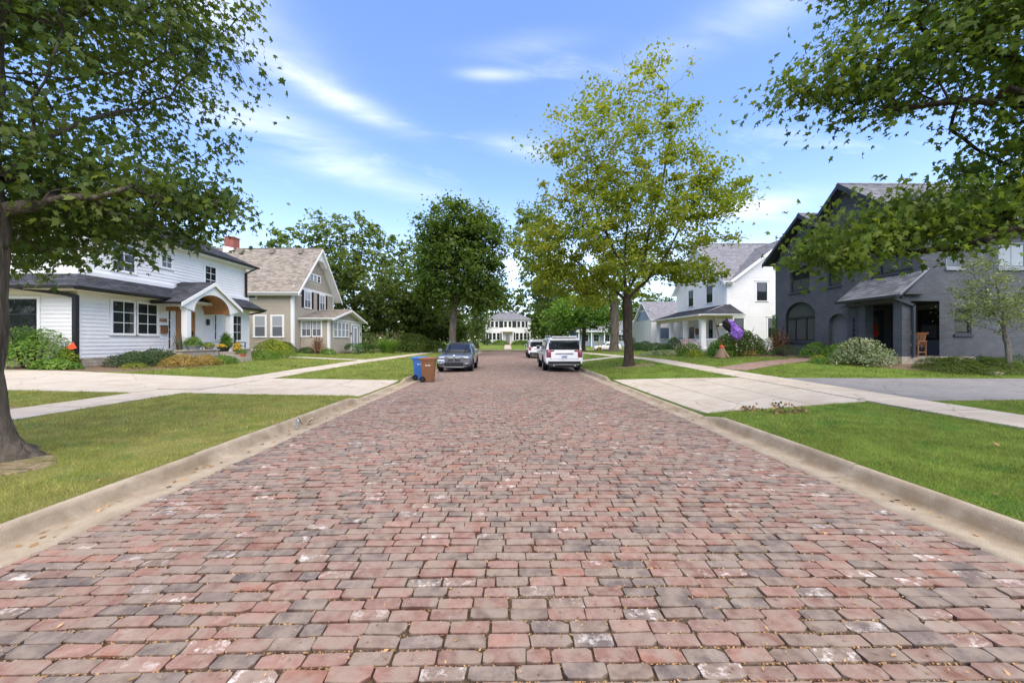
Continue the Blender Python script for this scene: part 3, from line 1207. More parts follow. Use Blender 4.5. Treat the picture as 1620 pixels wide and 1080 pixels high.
def structure(name, label):
    o = bpy.data.objects.new(name, None)
    COL.objects.link(o)
    return tag(o, label, None, None, "structure")


def build_walks():
    lw = structure("footpath", "concrete footpath across the left lawns")
    y = -2.0
    while y < 60:
        j = RNG.normal(0, .004)
        slab(lw, "slab", M['walk'], [(SL0, y), (SL1, y), (SL1, y + 1.492), (SL0, y + 1.492)], lift=.022 + j)
        y += 1.522
    rw = structure("footpath", "concrete footpath across the right lawns")
    y = -2.0
    while y < 60:
        j = RNG.normal(0, .004)
        slab(rw, "slab", M['walk'], [(SR0, y), (SR1, y), (SR1, y + 1.492), (SR0, y + 1.492)], lift=.022 + j)
        y += 1.522
    ld = structure("driveway", "pale concrete driveway crossing the left lawn")
    cols = [KL - .02, -6.0, -7.65, SL1 + .008]
    for a, b in zip(cols[:-1], cols[1:]):
        slab(ld, "slab", M['drive'], [(b + .018, 11.02), (a - .006, 11.02), (a - .006, 13.04), (b + .006, 13.04)], lift=.018)
        slab(ld, "slab", M['drive'], [(b + .018, 13.065), (a - .006, 13.065), (a - .006, 15.18), (b + .006, 15.18)], lift=.018)
    cols = [SL0 - .008, -13.4, -16.2, -19.0, -22.0, -25.0]
    for a, b in zip(cols[:-1], cols[1:]):
        slab(ld, "slab", M['drive'], [(b + .006, 10.95), (a - .006, 10.95), (a - .006, 13.0), (b + .006, 13.0)], lift=.02)
        slab(ld, "slab", M['drive'], [(b + .006, 13.012), (a - .006, 13.012), (a - .006, 15.0), (b + .006, 15.0)], lift=.02)
    rd = structure("driveway", "pale concrete driveway apron at the right kerb")

    def fy(x):
        return 15.6 - np.clip((x - KR) / (SR0 - KR), 0, 1) * 2.8
    cols = [KR + .02, 5.6, 6.8, SR0 - .008]
    for a, b in zip(cols[:-1], cols[1:]):
        a, b = a + .012, b - .012
        ym = 10.4
        slab(rd, "slab", M['drive'], [(a, 8.28), (b, 8.28), (b, ym), (a, ym)], lift=.018)
        ya, yb = fy(a), fy(b)
        slab(rd, "slab", M['drive'], [(a, ym + .012), (b, ym + .012), (b, (ym + yb) / 2), (a, (ym + ya) / 2)], lift=.018)
        slab(rd, "slab", M['drive'], [(a, (ym + ya) / 2 + .012), (b, (ym + yb) / 2 + .012), (b, yb), (a, ya)], lift=.018)
    ra = structure("driveway", "grey asphalt driveway beside the dark blue brick house")
    slab(ra, "asphalt_surface", M['asphalt'], [(SR1 + .01, 8.2), (27, 8.2), (27, 12.45), (SR1 + .01, 12.5)], lift=.018, nu=12, nv=5)
    w = structure("front_walk", "narrow concrete walk leading to the beige house")
    for i in range(5):
        slab(w, "slab", M['walk'], [(SL0 - .01 - 1.4 * (i + 1) + .01, 27.6), (SL0 - .01 - 1.4 * i, 27.6), (SL0 - .01 - 1.4 * i, 28.7), (SL0 - .01 - 1.4 * (i + 1) + .01, 28.7)])
    w = structure("front_walk", "pinkish walk leading to the porch of the white house")
    for i in range(4):
        slab(w, "slab", M['walk_brick'], [(SR1 + .01 + 1.5 * i, 28.6), (SR1 + 1.5 * i + 1.5, 28.6), (SR1 + 1.5 * i + 1.5, 29.9), (SR1 + .01 + 1.5 * i, 29.9)])
    w = structure("carriage_walk", "pale concrete strip from the right kerb to the footpath beyond the tree")
    for i in range(2):
        slab(w, "slab", M['walk'], [(KR + .02 + 1.79 * i, 26.4), (KR + 1.79 * i + 1.79, 26.4), (KR + 1.79 * i + 1.79, 28.0), (KR + .02 + 1.79 * i, 28.0)], lift=.03)
    w = structure("front_walk", "pale walk across the far lawn to the cream house door")
    for i in range(8):
        slab(w, "slab", M['walk'], [(-.4, 73 + 2.6 * i), (1.0, 73 + 2.6 * i), (1.0, 75.58 + 2.6 * i), (-.4, 75.58 + 2.6 * i)], lift=.04)

    # brick walks: small bricks laid one by one
    def brick_walk(name, label, a, b, width, rows_per_m=8.6):
        s = structure(name, label)
        a, b = Vector((*a, 0)), Vector((*b, 0))
        d = (b - a)
        L = d.length
        d.normalize()
        nrm = Vector((-d.y, d.x, 0))
        rng = random.Random(3)
        mb = MB()
        nr = int(L * rows_per_m)
        nc = max(1, round(width / .21))
        pcs = []
        for i in range(nr):
            bow = .35 * math.sin(math.pi * i / nr)
            for j in range(-1, nc):
                u0 = max(0, (j + (.5 if i % 2 else 0)) * width / nc)
                u1 = min(width, (j + 1 + (.5 if i % 2 else 0)) * width / nc)
                if u1 - u0 < .04:
                    continue
                P = []
                for uu, vv in ((u0 + .004, i + .06), (u1 - .004, i + .06), (u1 - .004, i + .94), (u0 + .004, i + .94)):
                    p = a + d * (vv / rows_per_m) + nrm * (uu - width / 2 + bow)
                    P.append((p.x, p.y, h(p.x, p.y) + .024 + rng.uniform(-.003, .003)))
                pcs.append(P)
        for n, P in enumerate(pcs):
            V = P + [(x, y, z - .05) for x, y, z in P]
            F = [(0, 1, 2, 3), (0, 4, 5, 1), (1, 5, 6, 2), (2, 6, 7, 3), (3, 7, 4, 0)]
            if n < 120:
                MB().add(V, F).build("brick", M['walk_brick'], s, fix=False)
            else:
                mb.add(V, F)
        if mb.F:
            mb.build("brick_paving", M['walk_brick'], s, kind="stuff", fix=False)
    brick_walk("brick_path", "curving brick path from the footpath to the dark blue house", (SR1 + .05, 15.6), (16.2, 19.2), 1.35)
    brick_walk("brick_path", "short brick path joining the left footpath near the tree", (SL0 - .03, 8.1), (-14.5, 8.4), .75)


build_walks()


def bed(name, label, pts, m, lift=.02, res=14):
    """irregular patch of mulch or bare soil following the ground: pts = outline (x, y)"""
    c = np.mean(pts, 0)
    n = len(pts)
    # smooth closed outline
    P = []
    for i in range(n):
        p0, p1, p2, p3 = [np.array(pts[(i + k) % n]) for k in (-1, 0, 1, 2)]
        for t in np.linspace(0, 1, res, endpoint=False):
            P.append(.5 * ((2 * p1) + (-p0 + p2) * t + (2 * p0 - 5 * p1 + 4 * p2 - p3) * t * t + (-p0 + 3 * p1 - 3 * p2 + p3) * t ** 3))
    P = np.array(P)
    P = P + RNG.normal(0, .03, P.shape)
    rings = [1, .97, .9, .75, .55, .35, .15]
    V, F = [], []
    k = len(P)
    for r_i, r in enumerate(rings):
        for p in P:
            q = c + (p - c) * r
            V.append((q[0], q[1], h(q[0], q[1]) + (lift * min(1, r_i * .7) if r_i else -.03) + float(RNG.uniform(0, .012))))
    for r_i in range(len(rings) - 1):
        for i in range(k):
            F.append((r_i * k + i, r_i * k + (i + 1) % k, (r_i + 1) * k + (i + 1) % k, (r_i + 1) * k + i))
    F.append(tuple((len(rings) - 1) * k + i for i in range(k)))
    o = MB().add(V, F).build(name, m, smooth=True)
    return tag(o, label, None, None, "structure")


bed("garden_bed", "mulched bed under the shrubs of the white house on the left", [(-18.2, 15.3), (-15.6, 15.5), (-14.9, 18), (-14.9, 20.5), (-16.2, 21.2), (-18.2, 21)], M['mulch'])
bed("garden_bed", "mulched bed beside the left driveway", [(-22, 15.2), (-18.6, 15.15), (-15.9, 15.25), (-16.2, 16.4), (-19, 17), (-22, 17)], M['mulch'])
bed("garden_bed", "mulched bed round the porch of the dark blue house", [(17, 13.6), (21, 13.4), (21, 15.2), (16.2, 15.6), (15.6, 18.0), (14.6, 17.5), (15, 14.6)], M['mulch'])
bed("garden_bed", "mulched bed before the arched window of the dark blue house", [(16.9, 19.9), (15.3, 20.3), (14.2, 23), (14.6, 26), (17, 27)], M['mulch'])
bed("garden_bed", "mulched bed along the porch of the white house on the right", [(15.6, 30), (13.7, 30.5), (13.9, 36), (14.2, 42), (15.6, 42)], M['mulch'])
bed("bare_soil", "bare soil under the turning tree by the right kerb", [(5.6, 19.4), (6.3, 18.9), (7.3, 19.0), (7.7, 19.6), (7.1, 20.2), (6, 20.1)], M['soil'], .012)
bed("bare_soil", "bare soil at the foot of the big tree on the left", [(-6.9, 3.9), (-6.2, 3.95), (-5.75, 4.3), (-5.55, 4.7), (-6.0, 5.1), (-6.8, 5.3), (-7.2, 4.6)], M['soil'], .012)


# ------------------------------------------------------------------ grass
def lawn_mask(x, y):
    ok = ((x < KL + .012) | (x > KR - .012)) & (y < CX0 - .1)
    ok &= ~((x > SL0 - .0) & (x < SL1 + .0))
    ok &= ~((x > SR0 - .0) & (x < SR1 + .0))
    ok &= ~((x < 0) & (y > 11.0) & (y < 15.15) & (x > -26))
    fy = 15.6 - np.clip((x - KR) / (SR0 - KR), 0, 1) * 2.8
    ok &= ~((x > 0) & (x < SR0 + .05) & (y > 8.27) & (y < fy))
    ok &= ~((x > SR1) & (y > 8.2) & (y < 12.5))
    ok &= ~((x < SL0) & (y > 27.6) & (y < 28.7))
    ok &= ~((x > SR1) & (x < 15.3) & (y > 28.6) & (y < 29.9))
    ok &= ~((x > 0) & (x < SR0) & (y > 26.4) & (y < 28.0))
    # brick path (bowed strip)
    ax, ay, bx, by = SR1, 15.6, 16.2, 19.2
    L = math.hypot(bx - ax, by - ay)
    dx, dy = (bx - ax) / L, (by - ay) / L
    t = (x - ax) * dx + (y - ay) * dy
    s = -(x - ax) * dy + (y - ay) * dx - .35 * np.sin(np.pi * np.clip(t / L, 0, 1))
    ok &= ~((t > 0) & (t < L) & (np.abs(s) < .66))
    ok &= ~((x < SL0) & (x > -14.5) & (np.abs(y - 8.25 - .3 * np.sin(np.pi * np.clip((SL0 - x) / 4, 0, 1)) * -1) < .38))
    # beds
    ok &= ~((x < -15.2) & (x > -22) & (y > 15.2) & (y < 21))
    ok &= ~((x > 15.4) & (y > 14.0) & (y < 27))
    ok &= ~((x > 14.2) & (y > 30))
    ok &= ~((x < -16.4) & (y > 15.1))
    # thin to bare round the two trunks
    for tx, ty, rr in ((6.5, 19.55, 1.5), (-6.35, 4.5, 1.15)):
        r = np.hypot((x - tx) * .8, (y - ty) * 1.2)
        ok &= RNG.random(x.shape) < np.clip((r - rr * .08) / (rr * .42), 0, 1)
    return ok


def build_grass():
    zones = [(0.6, 6.5, 3400, .0048, .036), (6.5, 11.5, 1500, .0085, .040), (11.5, 20, 520, .015, .045), (20, 34, 150, .030, .055), (34, 61.8, 36, .06, .07)]
    xs, ys, ws, hs = [], [], [], []
    for y0, y1, dens, wd, ht in zones:
        xm = min(1.6 * y1 + 1.5, 26)
        nb = int(dens * 2 * xm * (y1 - y0))
        x = RNG.uniform(-xm, xm, nb)
        y = RNG.uniform(y0, y1, nb)
        keep = (np.abs(x) < 1.58 * y + 1.4) & lawn_mask(x, y)
        x, y = x[keep], y[keep]
        xs.append(x), ys.append(y), ws.append(np.full(len(x), wd)), hs.append(np.full(len(x), ht))
    x, y, w, ht = map(np.concatenate, (xs, ys, ws, hs))
    n = len(x)
    lump = .35 + 1.0 * vnoise(x, y, .30, 1) + .5 * vnoise(x, y, .11, 8)
    ht = ht * lump * RNG.uniform(.55, 1.35, n)
    # neater along the kerbs
    z = H(x, y)
    a = RNG.uniform(0, 2 * np.pi, n)
    lean = RNG.uniform(.15, 1.1, n)
    la = RNG.uniform(0, 2 * np.pi, n)
    C = np.stack([x, y, z], -1)
    t = np.stack([np.cos(a), np.sin(a), np.zeros(n)], -1) * (w * .5)[:, None]
    tip = C + np.stack([np.cos(la) * lean * ht, np.sin(la) * lean * ht, ht], -1)
    C[:, 2] -= .004
    V = np.stack([C - t, C + t, tip], 1).reshape(-1, 3)
    # tint: lush on the right, drier on the near left verge
    big = vnoise(x, y, 1.3, 2) * .6 + vnoise(x, y, .45, 3) * .4
    dry = np.clip((x * -1 - 1) / 3, 0, 1) * np.clip((19 - y) / 10, .40, 1)
    dry = np.clip(dry * (.30 + 1.0 * big), 0, 1)
    rnd = RNG.random(n)
    lush = np.array([.215, .278, .058]) * (0.60 + .8 * rnd + .9 * (big - .5))[:, None] + np.array([.045, .03, .0]) * RNG.random(n)[:, None]
    dryc = np.array([.335, .345, .09]) * (0.65 + .6 * rnd)[:, None] + np.array([.16, .08, .05]) * (RNG.random(n) < .22)[:, None]
    c = lush * (1 - dry)[:, None] + dryc * dry[:, None]
    c *= (.72 + .56 * vnoise(x, y, .16, 5))[:, None]
    weed = vnoise(x, y, .33, 6) > .80
    c[weed] = c[weed] * np.array([.62, .86, .9])
    straw = RNG.random(n) < .035 + .03 * (x < 0)
    c[straw] = np.array([.34, .27, .12])
    col = np.repeat(np.column_stack([c, np.ones(n)]), 3, 0)
    o = np_mesh("grass", V, np.arange(3 * n), np.full(n, 3), M['blade'], kind="stuff", col=col)
    tag(o, "short green grass of the lawns and verges", None, None, "stuff")
    print("grass blades", n)
    # leaves dropped on the lawns and gutters
    m = 420
    x = np.concatenate([RNG.uniform(-12, 12, m), RNG.uniform(-4.12, -3.9, 150), RNG.uniform(4.0, 4.22, 110)])
    y = np.concatenate([RNG.uniform(2, 24, m), RNG.uniform(2, 20, 150), RNG.uniform(2, 20, 110)])
    keep = (np.abs(x) < 1.4 * y) & ((np.abs(x) > 3.7) | (RNG.random(len(x)) < .2))
    x, y = x[keep], y[keep]
    z = np.where((x > KL) & (x < KR), road_z(x) + .005, H(x, y) + .028)
    V, Fz = leaf_field(np.stack([x, y, z], -1), RNG.uniform(.03, .075, len(x)), 'maple', np.tile([0, 0, 1.0], (len(x), 1)), .25, .15)
    o = np_mesh("fallen_leaves", V, Fz[0], Fz[1], M['leaf_litter'], kind="stuff")
    tag(o, "scattered dry leaves on the lawns and in the gutters", None, None, "stuff")


# ------------------------------------------------------------------ leaves
_half = [(0, -.45), (.16, -.31), (.42, -.27), (.28, -.07), (.60, .17), (.24, .16), (.11, .36)]
_maple = np.array(_half + [(0, .62)] + [(-x, y) for x, y in _half[:0:-1]])
_oval = np.array([(0, -.5), (.22, -.22), (.26, .05), (.0, .5), (-.26, .05), (-.22, -.22)])
_diam = np.array([(0, -.5), (.30, .0), (0, .5), (-.30, .0)])
_strap = np.array([(.0, -.5), (.07, -.1), (.0, .5), (-.07, -.1)])
_tri5 = np.array([(0, -.5), (.38, -.12), (.25, .30), (0, .5), (-.34, .22), (-.30, -.2)])
_needle = np.array([(-.035, -.5), (.035, -.5), (.0, .5)])
SHAPES = {'maple': _maple, 'oval': _oval, 'diamond': _diam, 'strap': _strap, 'clump': _tri5, 'needle': _needle}


def leaf_field(C, size, shape, nrm, jit=.6, droop=.25, axis=None):
    """one small polygon per leaf: centres C, sizes, preferred normals; returns vertices and (loops, sizes)"""
    n = len(C)
    S = SHAPES[shape]
    k = len(S)
    N_ = nrm + RNG.normal(0, jit, (n, 3))
    N_ /= np.linalg.norm(N_, axis=1, keepdims=True) + 1e-9
    r = RNG.normal(0, 1, (n, 3)) if axis is None else axis + RNG.normal(0, .25, (n, 3))
    t = r - N_ * np.sum(r * N_, 1, keepdims=True)
    t /= np.linalg.norm(t, axis=1, keepdims=True) + 1e-9
    b = np.cross(N_, t)
    size = np.broadcast_to(np.asarray(size, dtype=float), (n,))
    sx = S[:, 0][None, :, None] * RNG.uniform(.55, 1.05, (n, 1, 1)) + RNG.normal(0, .12, (n, 1, 1)) * S[:, 1][None, :, None]
    sy = S[:, 1][None, :, None]
    V = C[:, None, :] + size[:, None, None] * (sx * b[:, None, :] + sy * t[:, None, :])
    bend = (np.abs(S[:, 0]) ** 1.5 * .9 + (S[:, 1]) ** 2 * .6)[None, :, None]
    V = V - N_[:, None, :] * (bend * size[:, None, None] * droop * 1.6 * RNG.uniform(.2, 1.9, (n, 1, 1)))
    loops = np.arange(n * k)
    return V.reshape(-1, 3), (loops, np.full(n, k))


build_grass()


# ------------------------------------------------------------------ building helpers
def siding(root, f, u0, u1, v0, v1, pitch, m, holes=(), parts=True, clip=None, name="siding_board"):
    """lapped boards, one by one (parts) or joined; holes = (u0, u1, v0, v1); clip(v) -> (u0, u1)"""
    mb = MB()
    rng = random.Random(int(abs(u0 * 100) + v0 * 7) + 1)
    v = v0
    while v < v1 - .02:
        vt = min(v + pitch, v1)
        a, b = (u0, u1) if clip is None else clip((v + vt) / 2)
        segs = [(a, b)]
        for hu0, hu1, hv0, hv1 in holes:
            if vt <= hv0 + .01 or v >= hv1 - .01:
                continue
            ns = []
            for s0, s1 in segs:
                if hu1 <= s0 or hu0 >= s1:
                    ns.append((s0, s1))
                else:
                    if hu0 - s0 > .03:
                        ns.append((s0, hu0))
                    if s1 - hu1 > .03:
                        ns.append((hu1, s1))
            segs = ns
        for s0, s1 in segs:
            if s1 - s0 < .03:
                continue
            cuts = [s0]
            if parts and s1 - s0 > 4.5:
                cuts.append(s0 + (s1 - s0) * rng.uniform(.3, .7))
            cuts.append(s1)
            for c0, c1 in zip(cuts[:-1], cuts[1:]):
                e = .0015
                j = rng.uniform(-.0012, .0012)
                P = [f.p(c0 + e, v + .001, .002), f.p(c1 - e, v + .001, .002), f.p(c1 - e, v + .001, .034 + j), f.p(c0 + e, v + .001, .034 + j),
                     f.p(c0 + e, vt + .012, .002), f.p(c1 - e, vt + .012, .002), f.p(c1 - e, vt + .006, .006), f.p(c0 + e, vt + .006, .006)]
                F = [(3, 2, 1, 0), (4, 5, 6, 7), (0, 1, 5, 4), (1, 2, 6, 5), (2, 3, 7, 6), (3, 0, 4, 7)]
                if parts:
                    MB().add(P, F).build(name, m, root)
                else:
                    mb.add(P, F)
        v = vt
    if mb.F:
        mb.build("siding", m, root, kind="stuff")


def wall_poly(root, name, f, outer, holes, m, depth=.18):
    """flat wall with real openings: outer and holes are (u, v) outlines; the reveals go back by depth"""
    loops = [[f.p(u, v, 0) for u, v in outer]] + [[f.p(u, v, 0) for u, v in hh] for hh in holes]
    tris = tessellate_polygon(loops)
    P = [p for l in loops for p in l]
    mb = MB()
    mb.add(P, [tuple(t) for t in tris])
    for l in loops[1:]:
        n = len(l)
        Q = [p - f.w * depth for p in l]
        mb.add(l + Q, [(i, (i + 1) % n, n + (i + 1) % n, n + i) for i in range(n)])
    me_fix = mb.build(name, m, root, fix=False)
    # normals: make every wall triangle face outwards
    me = me_fix.data
    bm = bmesh.new()
    bm.from_mesh(me)
    bmesh.ops.remove_doubles(bm, verts=bm.verts, dist=.0005)
    for fa in bm.faces:
        fa.normal_update()
        if fa.normal.dot(f.w) < -.5:
            fa.normal_flip()
    bm.to_mesh(me)
    bm.free()
    return me_fix


def window(root, f, u0, u1, v0, v1, nx=1, ny=2, casing=.09, cm='trim_white', sash='trim_white', panes=('pane', 'pane'), w=.0, sill=True, mull=.022, sashw=.045, recess=None, label=None, head=0.0):
    """window part: casing, with sash, sill and every pane as sub-parts. panes: materials from bottom row to top row"""
    if recess is None:
        c0, c1, g = w + .001, w + .05, w + .030
        mb = MB()
        mb.fbox(f, u0 - casing, u0, v0 - casing * .2, v1 + casing, c0, c1)
        mb.fbox(f, u1, u1 + casing, v0 - casing * .2, v1 + casing, c0, c1)
        mb.fbox(f, u0, u1, v1, v1 + casing, c0, c1 - .003)
        if head:
            mb.fbox(f, u0 - casing - .05, u1 + casing + .05, v1 + casing + .001, v1 + casing + head, c0, c1 + .04)
        wn = mb.build("window", M[cm], root, label)
        if sill:
            MB().fbox(f, u0 - casing - .03, u1 + casing + .03, v0 - .06, v0 - casing * .2 - .001 if casing * .2 < .05 else v0 - .02, c0, c1 + .04).build("sill", M[cm], wn)
            MB().fbox(f, u0, u1, v0 - casing * .2, v0, c0, c1 - .004).build("rail", M[cm], wn)
    else:
        g = -recess + .03
        c0, c1 = -recess, -recess + .05
        mb = MB()
        fr = .05
        mb.fbox(f, u0, u0 + fr, v0, v1, c0, c1 + .02)
        mb.fbox(f, u1 - fr, u1, v0, v1, c0, c1 + .02)
        mb.fbox(f, u0 + fr, u1 - fr, v1 - fr, v1, c0, c1 + .018)
        mb.fbox(f, u0 + fr, u1 - fr, v0, v0 + fr, c0, c1 + .018)
        wn = mb.build("window", M[cm], root, label)
        if sill:
            MB().fbox(f, u0 - .06, u1 + .06, v0 - .09, v0 - .001, -recess, .06).build("sill", M[cm], wn)
        u0, u1, v0, v1 = u0 + fr, u1 - fr, v0 + fr, v1 - fr
    mb = MB()
    s = sashw
    mb.fbox(f, u0, u0 + s, v0, v1, c0 + .004, g + .012)
    mb.fbox(f, u1 - s, u1, v0, v1, c0 + .004, g + .012)
    mb.fbox(f, u0 + s, u1 - s, v0, v0 + s, c0 + .004, g + .011)
    mb.fbox(f, u0 + s, u1 - s, v1 - s, v1, c0 + .004, g + .011)
    iu0, iu1, iv0, iv1 = u0 + s, u1 - s, v0 + s, v1 - s
    for i in range(1, nx):
        x = iu0 + (iu1 - iu0) * i / nx
        mb.fbox(f, x - mull / 2, x + mull / 2, iv0, iv1, c0 + .006, g + .009)
    for j in range(1, ny):
        y = iv0 + (iv1 - iv0) * j / ny
        mb.fbox(f, iu0, iu1, y - mull / 2, y + mull / 2, c0 + .006, g + .0075)
    mb.build("sash", M[sash], wn)
    for j in range(ny):
        pm = panes[min(len(panes) - 1, int(j * len(panes) / ny))]
        for i in range(nx):
            MB().fbox(f, iu0 + (iu1 - iu0) * i / nx + mull * .4, iu0 + (iu1 - iu0) * (i + 1) / nx - mull * .4,
                      iv0 + (iv1 - iv0) * j / ny + mull * .4, iv0 + (iv1 - iv0) * (j + 1) / ny - mull * .4, c0 + .002, g).build("pane", M[pm], wn)
    return wn


def arc(u0, u1, vs, rise, n=18):
    """points of an elliptic arch from the right springing to the left one"""
    c, r = (u0 + u1) / 2, (u1 - u0) / 2
    return [(c + r * math.cos(math.pi * i / n), vs + rise * math.sin(math.pi * i / n)) for i in range(n + 1)]


def roof_plane(root, name, p00, p10, p11, p01, m, course=.14, tab=.33, th=.10, underside='trim_white', seed=1, fascia=None):
    """pitched roof face: lower edge p00-p10, upper edge p01-p11; shingle tabs laid in courses on a deck"""
    p00, p10, p11, p01 = map(Vector, (p00, p10, p11, p01))
    nrm = (p10 - p00).cross(p01 - p00)
    if nrm.length < 1e-6:
        nrm = (p10 - p00).cross(p11 - p00)
    nrm.normalize()
    if nrm.z < 0:
        nrm = -nrm
    rng = np.random.default_rng(seed)
    up_len = max((p01 - p00).length, .01)
    if (p01 - p11).length < 1e-6:
        up_len = (p01 - (p00 + p10) / 2).length
    nc = max(2, int(up_len / course))
    V, L, S = [], [], []
    b = 4
    V += [p - nrm * .004 for p in (p00, p10, p11, p01)]
    L += [0, 1, 2, 3]
    S += [4]
    for c in range(nc):
        t0, t1 = c / nc, min(1, (c + 1.0) / nc)
        A0, B0 = p00.lerp(p01, t0), p10.lerp(p11, t0)
        A1, B1 = p00.lerp(p01, t1), p10.lerp(p11, t1)
        ln = (B0 - A0).length
        if ln < .05:
            continue
        off = rng.uniform(0, 1)
        cuts = [0.0]
        x = off * tab
        while x < ln - .05:
            if x > .05:
                cuts.append(x / ln)
            x += tab * rng.uniform(.75, 1.25)
        cuts.append(1.0)
        for s0, s1 in zip(cuts[:-1], cuts[1:]):
            l0 = .013 + rng.uniform(-.003, .004)
            g = .004 / ln
            a0, b0 = A0.lerp(B0, s0 + g), A0.lerp(B0, s1 - g)
            a1, b1 = A1.lerp(B1, s0 + g), A1.lerp(B1, s1 - g)
            V += [a0 + nrm * l0, b0 + nrm * l0, b1 + nrm * .002, a1 + nrm * .002, a0 - nrm * .004, b0 - nrm * .004]
            L += [b, b + 1, b + 2, b + 3, b + 4, b + 5, b + 1, b]
            S += [4, 4]
            b += 6
    rf = np_mesh(name, np.array([tuple(v) for v in V]), L, S, M[m] if isinstance(m, str) else m, root, kind="stuff", flat=True)
    pts = [p00, p10, p11, p01]
    if (p01 - p11).length < 1e-6:
        pts = [p00, p10, p11]
    mb = MB()
    mb.prism([p - nrm * .006 for p in pts], -nrm * th)
    mb.build("roof_deck", M[underside], root)
    return rf


def ridge(root, a, b, m, r=.07):
    a, b = Vector(a), Vector(b)
    n = max(1, int((b - a).length / .5))
    mb = MB()
    d = (b - a).normalized()
    s = d.cross(Vector((0, 0, 1))).normalized()
    for i in range(n):
        p, q = a.lerp(b, i / n), a.lerp(b, (i + 1.06) / n)
        mb.add([p - s * .13 - Vector((0, 0, .075)), p + Vector((0, 0, .03)), p + s * .13 - Vector((0, 0, .075)), q - s * .13 - Vector((0, 0, .085)), q + Vector((0, 0, .018)), q + s * .13 - Vector((0, 0, .085))],
               [(0, 1, 4, 3), (1, 2, 5, 4), (0, 2, 1), (3, 4, 5)])
    mb.build("ridge_cap", M[m], root)


def gutter(root, a, b, m, out, name="gutter"):
    """half round gutter from a to b hanging on the eave, out = direction away from the house"""
    a, b, o = Vector(a), Vector(b), Vector(out).normalized()
    z = Vector((0, 0, 1))
    P = []
    prof = [(0, .0), (0, -.10), (.04, -.125), (.09, -.115), (.125, -.06), (.13, .0), (.118, .0), (.11, -.05), (.08, -.1), (.02, -.1), (.012, 0)]
    mb = MB()
    for p in (a, b):
        for s, v in prof:
            P.append(p + o * s + z * v)
    n = len(prof)
    mb.add(P, [(i, (i + 1) % n, n + (i + 1) % n, n + i) for i in range(n)] + [tuple(range(n)), tuple(range(2 * n - 1, n - 1, -1))])
    return mb.build(name, M[m], root)


def downspout(root, pts, m, r=.05, name="downspout"):
    mb = MB()
    pts = [Vector(p) for p in pts]
    for p, q in zip(pts[:-1], pts[1:]):
        d = (q - p).normalized()
        s = d.cross(Vector((0, 0, 1)))
        s = s.normalized() if s.length > .1 else Vector((1, 0, 0))
        t = d.cross(s)
        e = d * r * .6
        P = [p - e + s * r + t * r, p - e - s * r + t * r, p - e - s * r - t * r, p - e + s * r - t * r, q + e + s * r + t * r, q + e - s * r + t * r, q + e - s * r - t * r, q + e + s * r - t * r]
        mb.add(P, [(3, 2, 1, 0), (4, 5, 6, 7), (0, 1, 5, 4), (1, 2, 6, 5), (2, 3, 7, 6), (3, 0, 4, 7)])
    return mb.build(name, M[m], root)


def box_part(root, name, m, x0, x1, y0, y1, z0, z1, label=None, bevel=0.0):
    return MB().box(x0, x1, y0, y1, z0, z1).build(name, M[m], root, label, bevel=bevel)


def hip_roof(root, x0, x1, y0, y1, ze, pitch, m, over=.4, axis='y', under='trim_white', seed=1, name="roof"):
    """four sloping faces over a rectangle; ridge along axis"""
    a0, a1, b0, b1 = x0 - over, x1 + over, y0 - over, y1 + over
    if axis == 'y':
        hw = (a1 - a0) / 2
        zr = ze + hw * pitch
        c = (a0 + a1) / 2
        r0, r1 = (c, b0 + hw, zr), (c, b1 - hw, zr)
        A, B, C, D = (a0, b0, ze), (a1, b0, ze), (a1, b1, ze), (a0, b1, ze)
        roof_plane(root, name, B, C, r1, r0, m, underside=under, seed=seed)
        roof_plane(root, name, D, A, r0, r1, m, underside=under, seed=seed + 1)
        roof_plane(root, name, A, B, r0, r0, m, underside=under, seed=seed + 2)
        roof_plane(root, name, C, D, r1, r1, m, underside=under, seed=seed + 3)
        ridge(root, r0, r1, m)
    else:
        hw = (b1 - b0) / 2
        zr = ze + hw * pitch
        c = (b0 + b1) / 2
        r0, r1 = (a0 + hw, c, zr), (a1 - hw, c, zr)
        A, B, C, D = (a0, b0, ze), (a1, b0, ze), (a1, b1, ze), (a0, b1, ze)
        roof_plane(root, name, A, B, r1, r0, m, underside=under, seed=seed)
        roof_plane(root, name, C, D, r0, r1, m, underside=under, seed=seed + 1)
        roof_plane(root, name, B, C, r1, r1, m, underside=under, seed=seed + 2)
        roof_plane(root, name, D, A, r0, r0, m, underside=under, seed=seed + 3)
        ridge(root, r0, r1, m)


